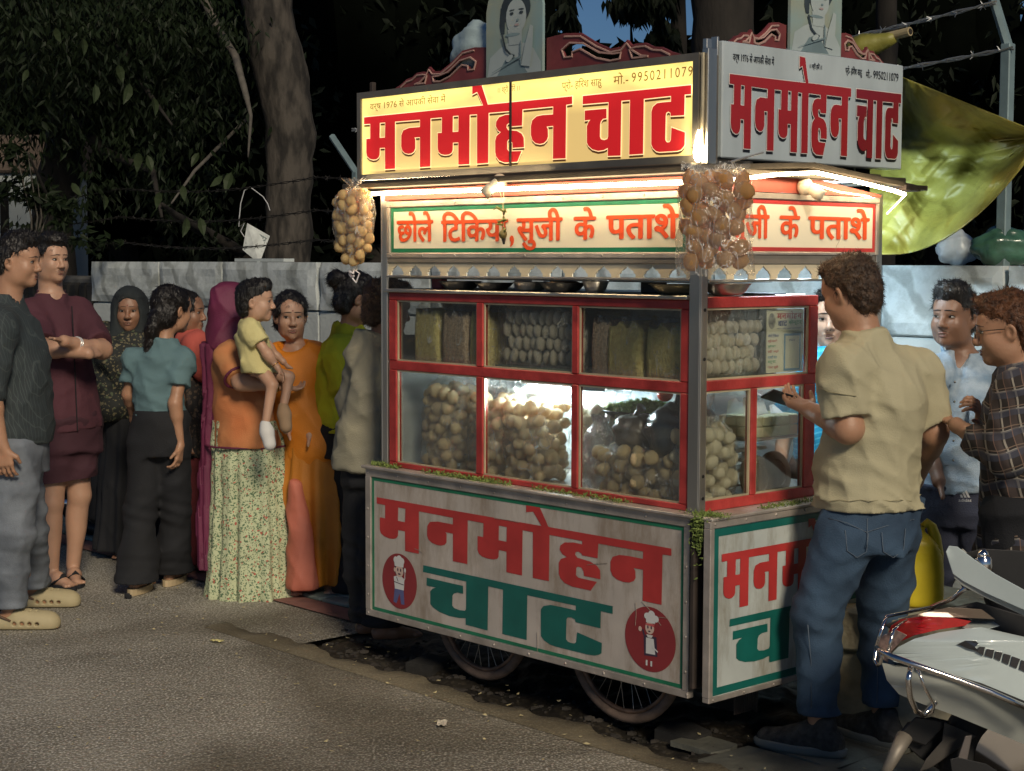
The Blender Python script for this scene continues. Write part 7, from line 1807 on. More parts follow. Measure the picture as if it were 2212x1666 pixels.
M_sole = mat('grey_rubber_sole', (.14, .15, .14), .7, var=.2); M_shoeb = mat('black_knit_shoe', (.035, .034, .032), .75, var=.6, vscale=40, bump=.5, bscale=90)
M_gold = mat('gold_bangle', (.55, .35, .10), .25, metal=1.0, var=.1); M_silv = mat('white_bangle', (.75, .73, .70), .25, metal=.4)
def bangle(p, name, c, d, r, th, m):
    """ring round a limb at c with axis d"""
    d = Vector(d).normalized(); u = d.orthogonal().normalized(); w = d.cross(u); b = MB(); n = 22
    b.tube([c + (u * math.cos(2 * math.pi * i / n) + w * math.sin(2 * math.pi * i / n)) * r for i in range(n + 1)], th, 6, cap=False); return b.build(name, m, p.t, True)

def person_tshirt():
    p = Person('stout man in cream T-shirt and blue jeans seen from behind, looking at his phone', (1860, 1625), H=1.74, yaw=-152, head_yaw=-140, head_pitch=14, build=1.14, sk=M_skA)
    k = p.px
    p.set(head=(1838, 634, .03), neck=(1868, 718, 0), shL=(1824, 790, -.11), shR=(1976, 796, .10), chest=(1897, 860, .0), waist=(1886, 1010, .01), pelvis=(1880, 1120, 0),
          elL=(1832, 925, -.13), wrL=(1752, 888, .10), elR=(2016, 935, .12), wrR=(1975, 1040, .34), hipL=(1826, 1160, -.05), hipR=(1922, 1160, .05),
          knL=(1764, 1330, -.01), knR=(1908, 1340, .16), anL=(1768, 1583, -.02), anR=(1905, 1588, .10))
    p.J['anL'].z = .09; p.J['anR'].z = .09
    hd = (k(1703, 862, .20) - p.J['wrL'])
    p.hkk = 1; p.hk = .97
    p.body(hands=dict(L=dict(d=hd, n=Vector((-.25, .25, .93)), t=Vector((.25, .95, .1)), curl=.42, thumb=1.1, curls=(.35, .42, .5, .6))), handfine=[(k(1712, 868, .18), .0058)], barefeet=False, headfine=.0055, armr=1.12)
    p.hairdo(M_hairb, 'thick', .0050, 3)
    p.top('tshirt', cloth('cream_jersey', (.42, .385, .25), .06, vscale=3, bump=.25), p.px(1880, 1096).z, g=.020, sleeve=.385, armg=.028, wr=(.0085, 20, 3), body_w=.93, belly=.03, bd=1.05, h=.0085, seed=12, ring=True, bunch=.016)
    p.trousers('jeans', M_jeansB, g=.010, hemz=.135, topz=p.px(1880, 1075).z, wide=.060, wr=(.0065, 26, 9), thigh=.84, h=.0095, seed=5, seat=.90)
    for q, fd in (('L', Vector((-.86, .5, 0))), ('R', Vector((-.62, .78, 0)))): p.shoe(q, M_shoeb, M_sole, fd)
    M_st = mat('jeans_seam', (.10, .13, .17), .8); jn = [o for o in p.t.children if o.name.startswith('jeans')][0]
    for pts in ([(1790, 1120), (1830, 1130), (1872, 1150), (1915, 1136), (1975, 1122)], [(1826, 1146), (1830, 1190), (1852, 1205), (1872, 1192), (1876, 1152)], [(1905, 1150), (1908, 1192), (1930, 1205), (1952, 1188), (1956, 1142)], [(1874, 1120), (1873, 1180), (1868, 1240)], [(1900, 1360), (1896, 1430), (1894, 1520)], [(1745, 1350), (1752, 1430), (1752, 1530)]): p.seam(p.Ft, pts, M_st, .0014, parent=jn)
    sh = [o for o in p.t.children if o.name.startswith('tshirt')][0]; M_ts = mat('jersey_seam', (.30, .27, .16), .9)
    for pts in ([(1770 + i * 22, 1080 + (3 if i % 2 else 0)) for i in range(11)], [(1768, 838), (1790, 846), (1820, 852), (1850, 856)]): p.seam(p.Tf, pts, M_ts, .0013, parent=sh)
    # phone held in the left hand
    ph = thing('smartphone', 'black smartphone with lit pale screen held in the T-shirt man\'s left hand', 'smartphone', p.o + k(1688, 860, .20))
    dx = (k(1716, 868, .22) - k(1660, 850, .16)).normalized(); up = Vector((-.30, .30, .90)); dy = up.cross(dx).normalized(); up = dx.cross(dy).normalized(); Mx = Matrix((dx, dy, up)).transposed().to_4x4()
    b = MB(); b.bbox((-.068, -.035, -.004), (.068, .035, .004), .002); o = b.build('phone_body', M_blackm, ph); o.matrix_local = Mx
    b = MB(); b.box((-.062, -.031, .0042), (.062, .031, .0046)); o = b.build('screen', glow('phone_screen', (.85, .62, .70), .5), ph); o.matrix_local = Mx
    return p
def person_blue():
    p = Person('man in pale blue printed shirt and dark track trousers before the white wall', (2085, 1508), D=6.38, H=1.60, yaw=-22, head_yaw=-40, head_pitch=-4, sk=M_skD, build=1.0)
    p.set(head=(2060, 688, 0), neck=(2082, 762, .02), shL=(2158, 800, .03), shR=(2020, 800, -.03), chest=(2085, 880, 0), waist=(2088, 1000, 0), pelvis=(2088, 1080, 0), elR=(1995, 915, .03), wrR=(2020, 1010, -.1)); p.hk = .97
    p.body(barefeet=True); p.face(moustache=True, gaze=(-.6, .3)); p.hairdo(M_hair, 'quiff', seed=4)
    def pk(F): F.ell(p.loc(.07, -.135, p.px(2100, 875).z), (.05, .012, .055), .01)
    M = cloth('pale_blue_print', (.20, .30, .41), .2, vscale=16, col2=(.34, .42, .50), contrast=.2)
    sh = p.top('shirt', M, p.px(2080, 1056).z, g=.026, sleeve=.44, wr=(.006, 20, 3), hem_n=(.12, 0, -1), vneck=.12, seed=6, bunch=.01)
    b = MB(); nk = p.J['neck']
    for s_ in (-1, 1): b.grid(lambda u, v: tuple(nk + p.loc(s_ * (.02 + .07 * u), -.085 + .09 * u + .012 * v, -.055 + .085 * u - .035 * v * (1 - .3 * u))), 6, 3)
    o = b.build('collar', M, sh, True); md = o.modifiers.new('s', 'SOLIDIFY'); md.thickness = .004
    b = MB()
    b.grid(lambda u, v: tuple(p.loc(.045 + .085 * u, -.152 + .02 * u + .006 * math.sin(v * 9), p.px(2100, 862).z - .11 * v)), 4, 6)
    o = b.build('chest_pocket', M, sh, True); md = o.modifiers.new('s', 'SOLIDIFY'); md.thickness = .005
    b = MB()
    for i in range(5): b.sph(p.loc(-.012, -.147 + .002 * i, p.px(2080, 820).z - .075 * i), .005, 6, 4)
    b.build('buttons', M_blackm, sh)
    tr = p.trousers('track_trousers', cloth('navy_track_cloth', (.025, .030, .055), .15), g=.020, hemz=.07, topz=p.px(2080, 1045).z, wide=.065)
    b = MB()
    zt = p.px(2125, 1050).z
    for i in range(3):
        pts = []
        for q in range(12):
            z = zt - q * .075; a = R(-38 + i * 7); r_ = .185 - .012 * q * .6; pts.append(p.loc(.02 + r_ * math.cos(a) * .85, r_ * math.sin(a) - .012, z))
        b.tube(pts, .004, 4, flat=.5)
    b.build('side_stripes', mat('white_piping', (.6, .6, .56), .7), tr)
    # small three-bar mark and word on the trousers
    c = p.px(2087, 1075, -.20); b = MB()
    for i, h_ in enumerate((.012, .020, .028)): b.prism([(c.x - .020 + i * .013, c.z), (c.x - .011 + i * .013, c.z), (c.x - .011 + i * .013 - h_ * .5, c.z + h_), (c.x - .018 + i * .013 - h_ * .5, c.z + h_ * .85)], 'y', c.y - .001, c.y)
    lg = b.build('three_bar_mark', mat('print_white', (.7, .72, .72), .6), tr)
    me = fit_mesh(text_mesh('adidas', 'lettering', .01), c.x - .028, c.x + .020, c.z - .016, c.z - .004, c.y); link_mesh('lettering', me, bpy.data.materials['print_white'], tr)
    return p
def person_plaid():
    p = Person('man in dark plaid shirt and glasses at the right edge with arms folded', (2216, 1660), D=5.55, H=1.64, yaw=-112, head_yaw=-104, head_pitch=8, sk=M_skA, build=1.12)
    p.set(head=(2176, 712, 0), neck=(2205, 792, 0), shL=(2196, 842, -.17), shR=(2225, 830, .16), chest=(2215, 900, 0), waist=(2212, 1060, 0), pelvis=(2212, 1160, 0), elL=(2172, 985, -.22), wrL=(2092, 935, -.05), elR=(2190, 960, .25), wrR=(2120, 915, .12)); p.hk = .98
    k = p.px
    p.body(hands=dict(R=dict(d=k(2108, 862, .05) - p.J['wrR'], n=(-1, .1, 0), t=(0, -1, .2), curl=.7)), handfine=[(k(2110, 880, .08), .0065)]); p.hairdo(M_hairh, 'thick', .0055, 8); p.face(eyes=False)
    M = plaid_mat('brown_plaid', (.022, .017, .015), [(0, .062, .10, .0, (.30, .27, .22), .9), (2, .062, .10, .3, (.30, .28, .24), .9), (0, .062, .36, .45, (.07, .05, .045), .7), (2, .062, .36, .6, (.05, .055, .08), .7), (0, .062, .05, .5, (.20, .12, .09), .8), (2, .062, .05, .1, (.2, .14, .1), .8)])
    sh = p.top('plaid_shirt', M, p.px(2200, 1225).z, g=.026, sleeve=.93, armg=.020, wr=(.007, 22, 3), seed=9, body_w=.98)
    p.trousers('trousers', M_black, g=.014)
    b = MB()
    for sx in (-1, 1):
        n = 16; b.tube([p.hpnt(sx * .033 + .022 * math.cos(2 * math.pi * i / n), -.108, .002 + .018 * math.sin(2 * math.pi * i / n)) for i in range(n + 1)], .0012, 5, cap=False)
        b.tube([p.hpnt(sx * .055, -.105, .006), p.hpnt(sx * .078, -.06, .008), p.hpnt(sx * .084, -.01, .006)], .0016, 5)
    g = b.build('spectacles', M_blackm, p.t)
    b = MB()
    for sx in (-1, 1): b.sph((0, 0, 0), (.021, .001, .017), 14, 8, M=Matrix.Translation(p.hpnt(sx * .033, -.108, .002)) @ Matrix(p.HR().tolist()).to_4x4())
    b.build('lens', film('spectacle_lens', (.97, .97, .97), .2, .03, 0), g)
    return p
def person_dark():
    p = Person('young man in dark shirt, grey jeans and beige clogs at the left edge', (38, 1352), H=1.80, yaw=80, head_yaw=82, head_pitch=2, sk=M_skA, build=1.10)
    p.set(head=(38, 566, 0), neck=(12, 648, 0), shR=(2, 700, -.19), shL=(14, 700, .19), chest=(24, 770, 0), waist=(28, 900, 0), pelvis=(28, 968, 0), elR=(-22, 850, -.27), wrR=(4, 962, -.27), elL=(-10, 850, .27), wrL=(10, 960, .2),
          hipR=(24, 985, -.10), hipL=(30, 985, .10), knR=(30, 1160, -.10), knL=(62, 1150, .2), anR=(22, 1330, -.06), anL=(72, 1290, .42)); p.J['anR'].z = .09; p.J['anL'].z = .09
    k = p.px
    p.fdir = dict(R=Vector((1, .05, 0)), L=Vector((1, 0, 0)))
    p.body(hands=dict(R=dict(d=Vector((.12, 0, -1)), n=(.1, 1, 0), t=(1, 0, .1), curl=.45)), handfine=[(k(8, 1000, -.27), .0065)]); p.face(eyes=True); p.hairdo(M_hair, 'quiff', seed=2)
    M = plaid_mat('dark_striped_cloth', (.026, .036, .040), [(1, .016, .12, 0, (.06, .075, .075), .8), (0, .021, .12, 0, (.055, .07, .07), .8)])
    sh = p.top('shirt', M, p.px(30, 956).z, g=.024, sleeve=.56, wr=(.006, 20, 3), seed=14, belly=.02, neckz=.02)
    p.trousers('jeans', M_jeansA, g=.014, hemz=.10, wide=.072, wr=(.007, 20, 9), seed=3)
    for q in 'RL': clog(p, q)
    return p
M_clog = mat('beige_foam_clog', (.40, .34, .20), .7, var=.08, vscale=10)
def clog(p, q):
    fd = Vector((1, .03, 0)).normalized(); a = p.J['an' + q]; heel = Vector((a.x, a.y, 0)) - fd * .07; toe = heel + fd * .25; sd = Vector((-fd.y, fd.x, 0))
    lo, hi = p.bounds([heel, toe], .1); lo[2] = -.012; hi[2] = .15; F = p.field(lo, hi, .0052); up = Vector((0, 0, 1))
    F.cap(heel + up * .028, toe + up * .030, .046, .048, .02); F.cap(heel.lerp(toe, .45) + up * .055, toe - fd * .03 + up * .038, .045, .040, .03)
    F.ell(heel + fd * .045 + up * .085, (.058, .036, .055), .01, None, 'sub'); F.plane_cut((0, 0, .004), (0, 0, -1)); F.plane_cut((0, 0, .10), (0, 0, 1))
    for i in range(4): F.cap(heel + fd * (.10 + i * .034) - sd * .10 + up * (.030 - .001 * i), heel + fd * (.10 + i * .034) - sd * .02 + up * (.032), .0095, .0095, .003, 'sub')
    for i in range(3):
        for j in (-1, 0, 1): F.cap(heel + fd * (.14 + i * .026) + sd * j * .017 + up * .06, heel + fd * (.14 + i * .026) + sd * j * .017 + up * .12, .0055, .0055, .002, 'sub')
    o = F.mesh('clog', M_clog, p.t)
    b = MB(); b.tube([heel + fd * .085 - sd * .047 + up * .045, heel + fd * .02 - sd * .046 + up * .075, heel - fd * .03 + up * .085, heel + fd * .02 + sd * .046 + up * .075, heel + fd * .085 + sd * .047 + up * .045], .009, 7, flat=.5); b.build('strap', mat('brown_clog_strap', (.13, .08, .05), .6) if 'brown_clog_strap' not in bpy.data.materials else bpy.data.materials['brown_clog_strap'], o, True)
def person_maroon():
    p = Person('man in a maroon short-sleeved shirt and shorts with crossed arms and white bangles', (140, 1262), H=1.80, yaw=38, head_yaw=48, sk=M_skC, build=1.08)
    p.set(head=(110, 562, 0), neck=(110, 634, .02), shR=(66, 672, -.08), shL=(166, 672, .10), chest=(122, 735, 0), waist=(135, 850, 0), pelvis=(138, 930, 0), elR=(92, 752, -.22), wrR=(190, 764, -.30), elL=(222, 756, -.12), wrL=(160, 742, -.30),
          hipR=(118, 960, -.04), hipL=(158, 960, .04), knR=(112, 1085, -.06), knL=(172, 1070, .04), anR=(112, 1238, -.05), anL=(158, 1226, .06)); p.J['anR'].z = .09; p.J['anL'].z = .09
    k = p.px
    p.fdir = dict(R=p.loc(.2, -1, 0).normalized(), L=p.loc(-.3, -1, 0).normalized())
    p.body(h=.0085, hands=dict(R=dict(d=k(216, 752, -.16) - p.J['wrR'], n=(0, 1, 0), t=(0, 0, 1), curl=.3)), handfine=[(k(205, 758, -.22), .007)]); p.face(moustache=True, gaze=(.3, 0)); p.hairdo(M_hair, 'quiff', seed=5)
    M = cloth('maroon_cotton', (.075, .022, .033), .12)
    sh = p.top('shirt', M, p.px(140, 932).z, g=.022, sleeve=.43, armg=.026, wr=(.0055, 20, 3), seed=22, hem_w=.20, hem_n=(.12, 0, -1), vneck=.06)
    b = MB(); b.tube([p.loc(.0, -.150, p.px(110, 660).z), p.loc(0, -.168, p.px(110, 740).z), p.loc(.01, -.160, p.px(110, 850).z), p.loc(.01, -.172, p.px(140, 925).z)], .003, 4); b.build('placket', M_black, sh)
    nk = p.J['neck']; b = MB()
    for s_ in (-1, 1): b.grid(lambda u, v: tuple(nk + p.loc(s_ * (.01 + .065 * u), -.09 + .09 * u + .01 * v, -.045 + .065 * u - .03 * v)), 6, 3)
    o = b.build('collar', M, sh, True); md = o.modifiers.new('s', 'SOLIDIFY'); md.thickness = .004
    p.trousers('shorts', cloth('dark_maroon_shorts', (.048, .015, .024), .12), g=.016, hemz=p.px(140, 1040).z, wide=.095, thigh=1.05, h=.0105)
    # cut above handled by a separate mesh below the knee: shorts end at the knee
    sh_ = [o for o in p.t.children if o.name.startswith('shorts')][0]
    bm = bmesh.new(); bm.from_mesh(sh_.data); zc = p.px(140, 1036).z
    bmesh.ops.bisect_plane(bm, geom=bm.verts[:] + bm.edges[:] + bm.faces[:], plane_co=(0, 0, zc), plane_no=(.1, 0, -1), clear_outer=True); bm.to_mesh(sh_.data); bm.free()
    d = (p.J['wrL'] - p.J['elL']).normalized()
    for i in range(2): bangle(p, 'bangle', p.J['wrL'] - d * (.015 + .012 * i), d, .034, .004, M_silv)
    for q in 'LR':
        f = p.fdir[q]; a = p.J['an' + q]; b = MB(); c = Vector((a.x, a.y, .012)) + f * .06; u = f; w_ = Vector((-f.y, f.x, 0))
        b.add([tuple(c + u * math.cos(t_) * .145 + w_ * math.sin(t_) * .050 + Vector((0, 0, z_))) for z_ in (-.01, .008) for t_ in [2 * math.pi * i / 20 for i in range(20)]], [tuple(range(19, -1, -1)), tuple(range(20, 40))] + [(i, (i + 1) % 20, 20 + (i + 1) % 20, 20 + i) for i in range(20)])
        s_ = b.build('slipper', M_black, p.t); b = MB(); b.tube([c - w_ * .048 + Vector((0, 0, .01)), c + u * .05 + Vector((0, 0, .06)), c + w_ * .048 + Vector((0, 0, .01))], [.012, .02, .012], 8, flat=.4); b.build('strap', M_black, s_, True)
    return p
def person_elder():
    p = Person('elderly woman wrapped in a dark patterned veil and shawl looking at the camera', (285, 1215), D=9.25, H=1.52, yaw=4, head_yaw=6, sk=M_skB, build=.92, male=False)
    p.set(head=(280, 672, 0)); p.hk = .98; p.body(fem=True); p.face(brow=.6, bindi=True, gaze=(0, 0)); p.hairdo(M_hair, 'pulled', seed=7)
    J = p.J; M = floral_mat('dark_patterned_shawl', (.014, .017, .016), (.16, .14, .08), (.07, .09, .05), 42, 30, .30, .26); MV = cloth('dark_veil', (.018, .024, .026), .3)
    # veil over head: shell with face opening
    ctr = J['head']; F = p.field(np.array(ctr) - .24, np.array(ctr) + .19, .0085); Mh = p.HR()
    F.ell(p.hpnt(0, .02, .035), (.098, .115, .108), .02, Mh); F.cap(p.hpnt(0, .04, -.02), p.hpnt(0, .03, -.20), .095, .11, .05)
    for s_ in (-1, 1): F.cap(p.hpnt(s_ * .06, -.03, -.04), p.hpnt(s_ * .07, -.05, -.20), .035, .05, .04)
    F.disp(wrinkle(.004, 34, 3, (.9, .1, .1))); F.ell(p.hpnt(0, -.085, -.022), (.064, .062, .094), .01, Mh, 'sub'); F.mesh('veil', MV, p.t)
    F, done = p.drape('shawl', M, [(J['neck'] + Vector((0, 0, -.06)), J['shL'], .075, .085), (J['neck'] + Vector((0, 0, -.06)), J['shR'], .075, .085), (J['shL'], p.loc(.13, -.12, .85), .085, .10), (J['shR'], p.loc(-.15, -.10, .85), .085, .10), (J['chest'], J['waist'], .17, .17), (p.loc(-.1, -.12, 1.15), p.loc(.1, -.14, 1.0), .09, .09)], .009, 26, seed=8, k=.05, cuts=[((0, 0, .78), (0, 0, -1))]); done()
    p.skirt('skirt', M_black, .90, .05, .15, .22, 10, .015)
    return p
def person_teal():
    p = Person('girl in teal T-shirt and black wide trousers seen from behind', (335, 1278), H=1.545, yaw=168, head_yaw=138, head_pitch=4, sk=M_skA, build=.90, male=False)
    p.set(head=(372, 670, .03), neck=(352, 735, 0), shL=(292, 772, .02), shR=(396, 772, -.04), chest=(342, 815, 0), waist=(345, 885, 0), pelvis=(345, 945, 0), elL=(278, 852, .06), wrL=(290, 905, .18), elR=(378, 872, -.10), wrR=(390, 962, -.08),
          hipL=(315, 960, 0), hipR=(375, 960, 0), knL=(305, 1110, 0), knR=(380, 1105, .08), anL=(295, 1262, -.05), anR=(370, 1245, .18)); p.J['anL'].z = .085; p.J['anR'].z = .085
    k = p.px
    p.body(fem=True, hands=dict(R=dict(d=(k(384, 1003, -.10) - p.J['wrR']), n=(-1, .2, 0), t=(-.2, -1, 0), curl=.5)), handfine=[(k(386, 985, -.09), .0065)]); p.hairdo(M_hair, 'braid', seed=6)
    p.top('tshirt', cloth('teal_jersey', (.105, .185, .205), .08), p.px(345, 916).z, g=.014, sleeve=.27, armg=.014, wr=(.007, 24, 3), seed=31, bd=.95, ring=True, bunch=.014, h=.009)
    p.trousers('wide_trousers', M_black, g=.02, hemz=.055, wide=.115, thigh=.95, wr=(.006, 16, 9))
    for q, px_ in (('L', 290), ('R', 372)):
        a = p.J['an' + q]; b = MB(); fd = p.loc(0, -1, 0); c = Vector((a.x, a.y, 0)) + fd * .04; w_ = Vector((-fd.y, fd.x, 0))
        b.add([tuple(c + fd * math.cos(t_) * .12 + w_ * math.sin(t_) * .045 + Vector((0, 0, z_))) for z_ in (.002, .035) for t_ in [2 * math.pi * i / 20 for i in range(20)]], [tuple(range(19, -1, -1)), tuple(range(20, 40))] + [(i, (i + 1) % 20, 20 + (i + 1) % 20, 20 + i) for i in range(20)]); b.build('sandal', mat('beige_sandal', (.42, .33, .2), .6) if 'beige_sandal' not in bpy.data.materials else bpy.data.materials['beige_sandal'], p.t)
    return p
def person_coral():
    p = Person('woman with a coral scarf and dark patterned dress half hidden behind the teal girl', (428, 1235), D=8.95, H=1.55, yaw=72, head_yaw=80, sk=M_skB, build=.95, male=False)
    p.set(head=(402, 676, 0), neck=(412, 728, .0), shR=(428, 752, -.14), shL=(410, 748, .15), chest=(425, 790, 0)); p.body(h=.011, fem=True); p.hairdo(M_hair, 'bun', seed=9); p.face(eyes=False)
    J = p.J
    F, done = p.drape('scarf', cloth('coral_cloth', (.50, .10, .075), .15), [(J['neck'] + Vector((0, 0, -.03)), J['shR'], .075, .09), (J['neck'] + Vector((0, 0, -.03)), J['shL'], .07, .085), (J['shR'], J['shR'] + Vector((.04, -.02, -.10)), .09, .07), (J['shR'], J['chest'] + Vector((.03, -.05, 0)), .085, .08)], .005, 24, k=.04); done()
    p.skirt('dress', floral_mat('dark_patterned_dress', (.025, .022, .022), (.12, .085, .06), (.05, .04, .04), 36, 26), J['chest'].z + .05, .62, .16, .20, 10, .012, mids=[(.5, .17)])
    p.skirt('underskirt', cloth('deep_red_cloth', (.13, .018, .022), .2), .66, .05, .17, .24, 12, .016)
    return p
def person_veiled():
    p = Person('woman with a magenta veil, orange tunic and pale floral skirt carrying a small child', (542, 1284), H=1.565, yaw=112, head_yaw=115, sk=M_skC, build=1.06, male=False)
    p.set(head=(508, 664, .02), neck=(502, 722, 0), knL=(540, 1080, .03), knR=(545, 1085, -.05), anL=(540, 1255, .02), anR=(545, 1262, -.04), shR=(492, 765, -.15), shL=(486, 752, .15), chest=(505, 800, 0), waist=(528, 880, 0), pelvis=(535, 940, 0), elR=(520, 826, -.26), wrR=(606, 834, -.24), elL=(560, 835, .1), wrL=(600, 822, .0)); p.hk = .95
    k = p.px; J = p.J
    p.body(fem=True, hands=dict(R=dict(d=k(636, 840, -.2) - J['wrR'], n=(0, 0, 1), t=(-.1, 1, 0), curl=.5)), handfine=[(k(622, 836, -.22), .0065)], armr=1.15)
    M_or = cloth('orange_tunic_cloth', (.58, .17, .055), .1, vscale=3, col2=(.55, .27, .11)); M_mag = cloth('magenta_chiffon', (.125, .016, .050), .25, vscale=4, rough=.6)
    def ex(F): F.cap(J['waist'], J['pelvis'] + Vector((.02, 0, -.05)), .16, .175, .04)
    tn = p.top('tunic', M_or, p.px(540, 962).z, g=.022, sleeve=.40, armg=.022, wr=(.0045, 22, 3), seed=41, extra=ex, hem_w=.19)
    e1 = J['shR'].lerp(J['elR'], .80); d = (J['elR'] - J['shR']).normalized(); bangle(p, 'sleeve_trim', e1, d, .068, .007, M_mag)
    # hem border
    c = p.px(545, 962); b = MB(); n = 30
    b.tube([Vector((J['pelvis'].x + math.cos(2 * math.pi * i / n) * .205, J['pelvis'].y + math.sin(2 * math.pi * i / n) * .175, c.z + .004)) for i in range(n + 1)], .009, 6, cap=False, flat=.6); b.build('hem_border', M_mag, tn, True)
    M_fl = floral_mat('pale_floral_cotton', (.50, .54, .34), (.10, .17, .09), (.42, .10, .07), 75, 42, .36, .22)
    p.skirt('floral_skirt', M_fl, p.px(540, 905).z, p.px(540, 1288).z, .185, .225, 13, .018, centre=J['pelvis'] + Vector((.01, 0, 0)), hemc=Vector((.0, 0, 0)), depth=.85, mids=[(.5, .195)], seed=6, yaw=0)
    # veil over the head falling down the back
    ctr = J['head']; F = p.field(np.array(ctr) - .22, np.array(ctr) + .17, .0085); Mh = p.HR()
    F.ell(p.hpnt(0, .012, .030), (.088, .106, .098), .02, Mh); F.cap(p.hpnt(0, .05, -.03), p.hpnt(-.02, .05, -.17), .09, .10, .05); F.cap(p.hpnt(-.05, .0, -.04), p.hpnt(-.07, -.02, -.16), .04, .06, .04)
    F.disp(wrinkle(.009, 34, 9, (.7, .3, .1))); F.ell(p.hpnt(0, -.105, -.02), (.07, .060, .095), .01, Mh, 'sub'); F.mesh('veil', M_mag, p.t)
    P_ = lambda x, y, d, rx, ry: (k(x, y, d).z, k(x, y, d).x, k(x, y, d).y, rx, ry)
    p.hang('dupatta', M_mag, [P_(456, 1230, -.02, .060, .035), P_(454, 1120, -.02, .058, .035), P_(458, 960, -.01, .052, .035), P_(468, 840, -.02, .062, .05), P_(478, 740, -.02, .10, .09)], 10, .012, 5)
    p.hang('dupatta_end', M_mag, [P_(634, 1190, .10, .055, .03), P_(628, 1060, .10, .055, .035), P_(615, 940, .08, .05, .04)], 8, .010, 6)
    d = (J['wrR'] - J['elR']).normalized()
    bangle(p, 'bangle', J['wrR'] - d * .01, d, .036, .0055, M_gold); bangle(p, 'bangle', J['wrR'] - d * .035, d, .037, .003, M_gold)
    return p
def child():
    o = at(560, 830, 7.86)
    o2 = o.copy(); p = Person('small child in pale yellow outfit carried on the veiled woman\'s arm', Vector((o.x, o.y, 0)), H=.95, yaw=86, head_yaw=88, sk=M_skC, build=1.0, z0=o.z - .42)
    p.set(head=(552, 652, 0), neck=(540, 690, .0), shR=(540, 708, -.075), shL=(540, 706, .075), chest=(543, 730, 0), waist=(552, 765, 0), pelvis=(562, 790, 0), elR=(578, 765, -.10), wrR=(598, 792, -.10), elL=(575, 745, .10), wrL=(600, 770, .1),
          hipR=(566, 800, -.05), hipL=(566, 800, .06), knR=(588, 832, -.09), knL=(624, 815, .06), anR=(573, 918, -.12), anL=(612, 880, .02)); p.hk = .80; k = p.px
    # lower leg hangs from the arm
    p.fdir = dict(R=Vector((.55, -.3, -.8)).normalized(), L=Vector((.3, -.2, -.9)).normalized())
    p.body(h=.006, headfine=.0045, barefeet=False, hands=dict(R=dict(d=Vector((.6, 0, -.8)), n=(-.8, 0, -.6), t=(0, -1, 0), curl=.4)), handfine=[(k(604, 802, -.1), .005)]); p.face(eyes=True, brow=.8); 
    ctr = p.J['head']; hd = p.hairdo(M_hair, 'thick', .0045, 12)
    M = cloth('pale_yellow_cotton', (.58, .52, .24), .12)
    p.top('tunic', M, p.px(555, 812).z, g=.016, sleeve=.28, armg=.020, h=.0075, wr=(.004, 34, 3), hem_w=.10, seed=3, bd=1.1)
    for q, m, nm in (('R', mat('white_canvas_shoe', (.60, .60, .58), .7, var=.1), 'shoe'), ('L', mat('tan_sock', (.30, .20, .12), .8), 'sock')):
        a = p.J['an' + q]; f = Vector((.25, -.25, -.93)).normalized() if q == 'R' else Vector((.15, -.2, -.95)).normalized(); lo, hi = p.bounds([a, a + f * .12], .06); F = p.field(lo, hi, .005)
        F.cap(a, a + f * .035, .026, .030, .02); F.cap(a + f * .035, a + f * .095, .032, .030, .02); F.mesh(nm, m, p.t)
    d = (p.J['wrR'] - p.J['elR']).normalized(); bangle(p, 'bangle', p.J['wrR'] - d * .012, d, .017, .002, M_gold)
    return p
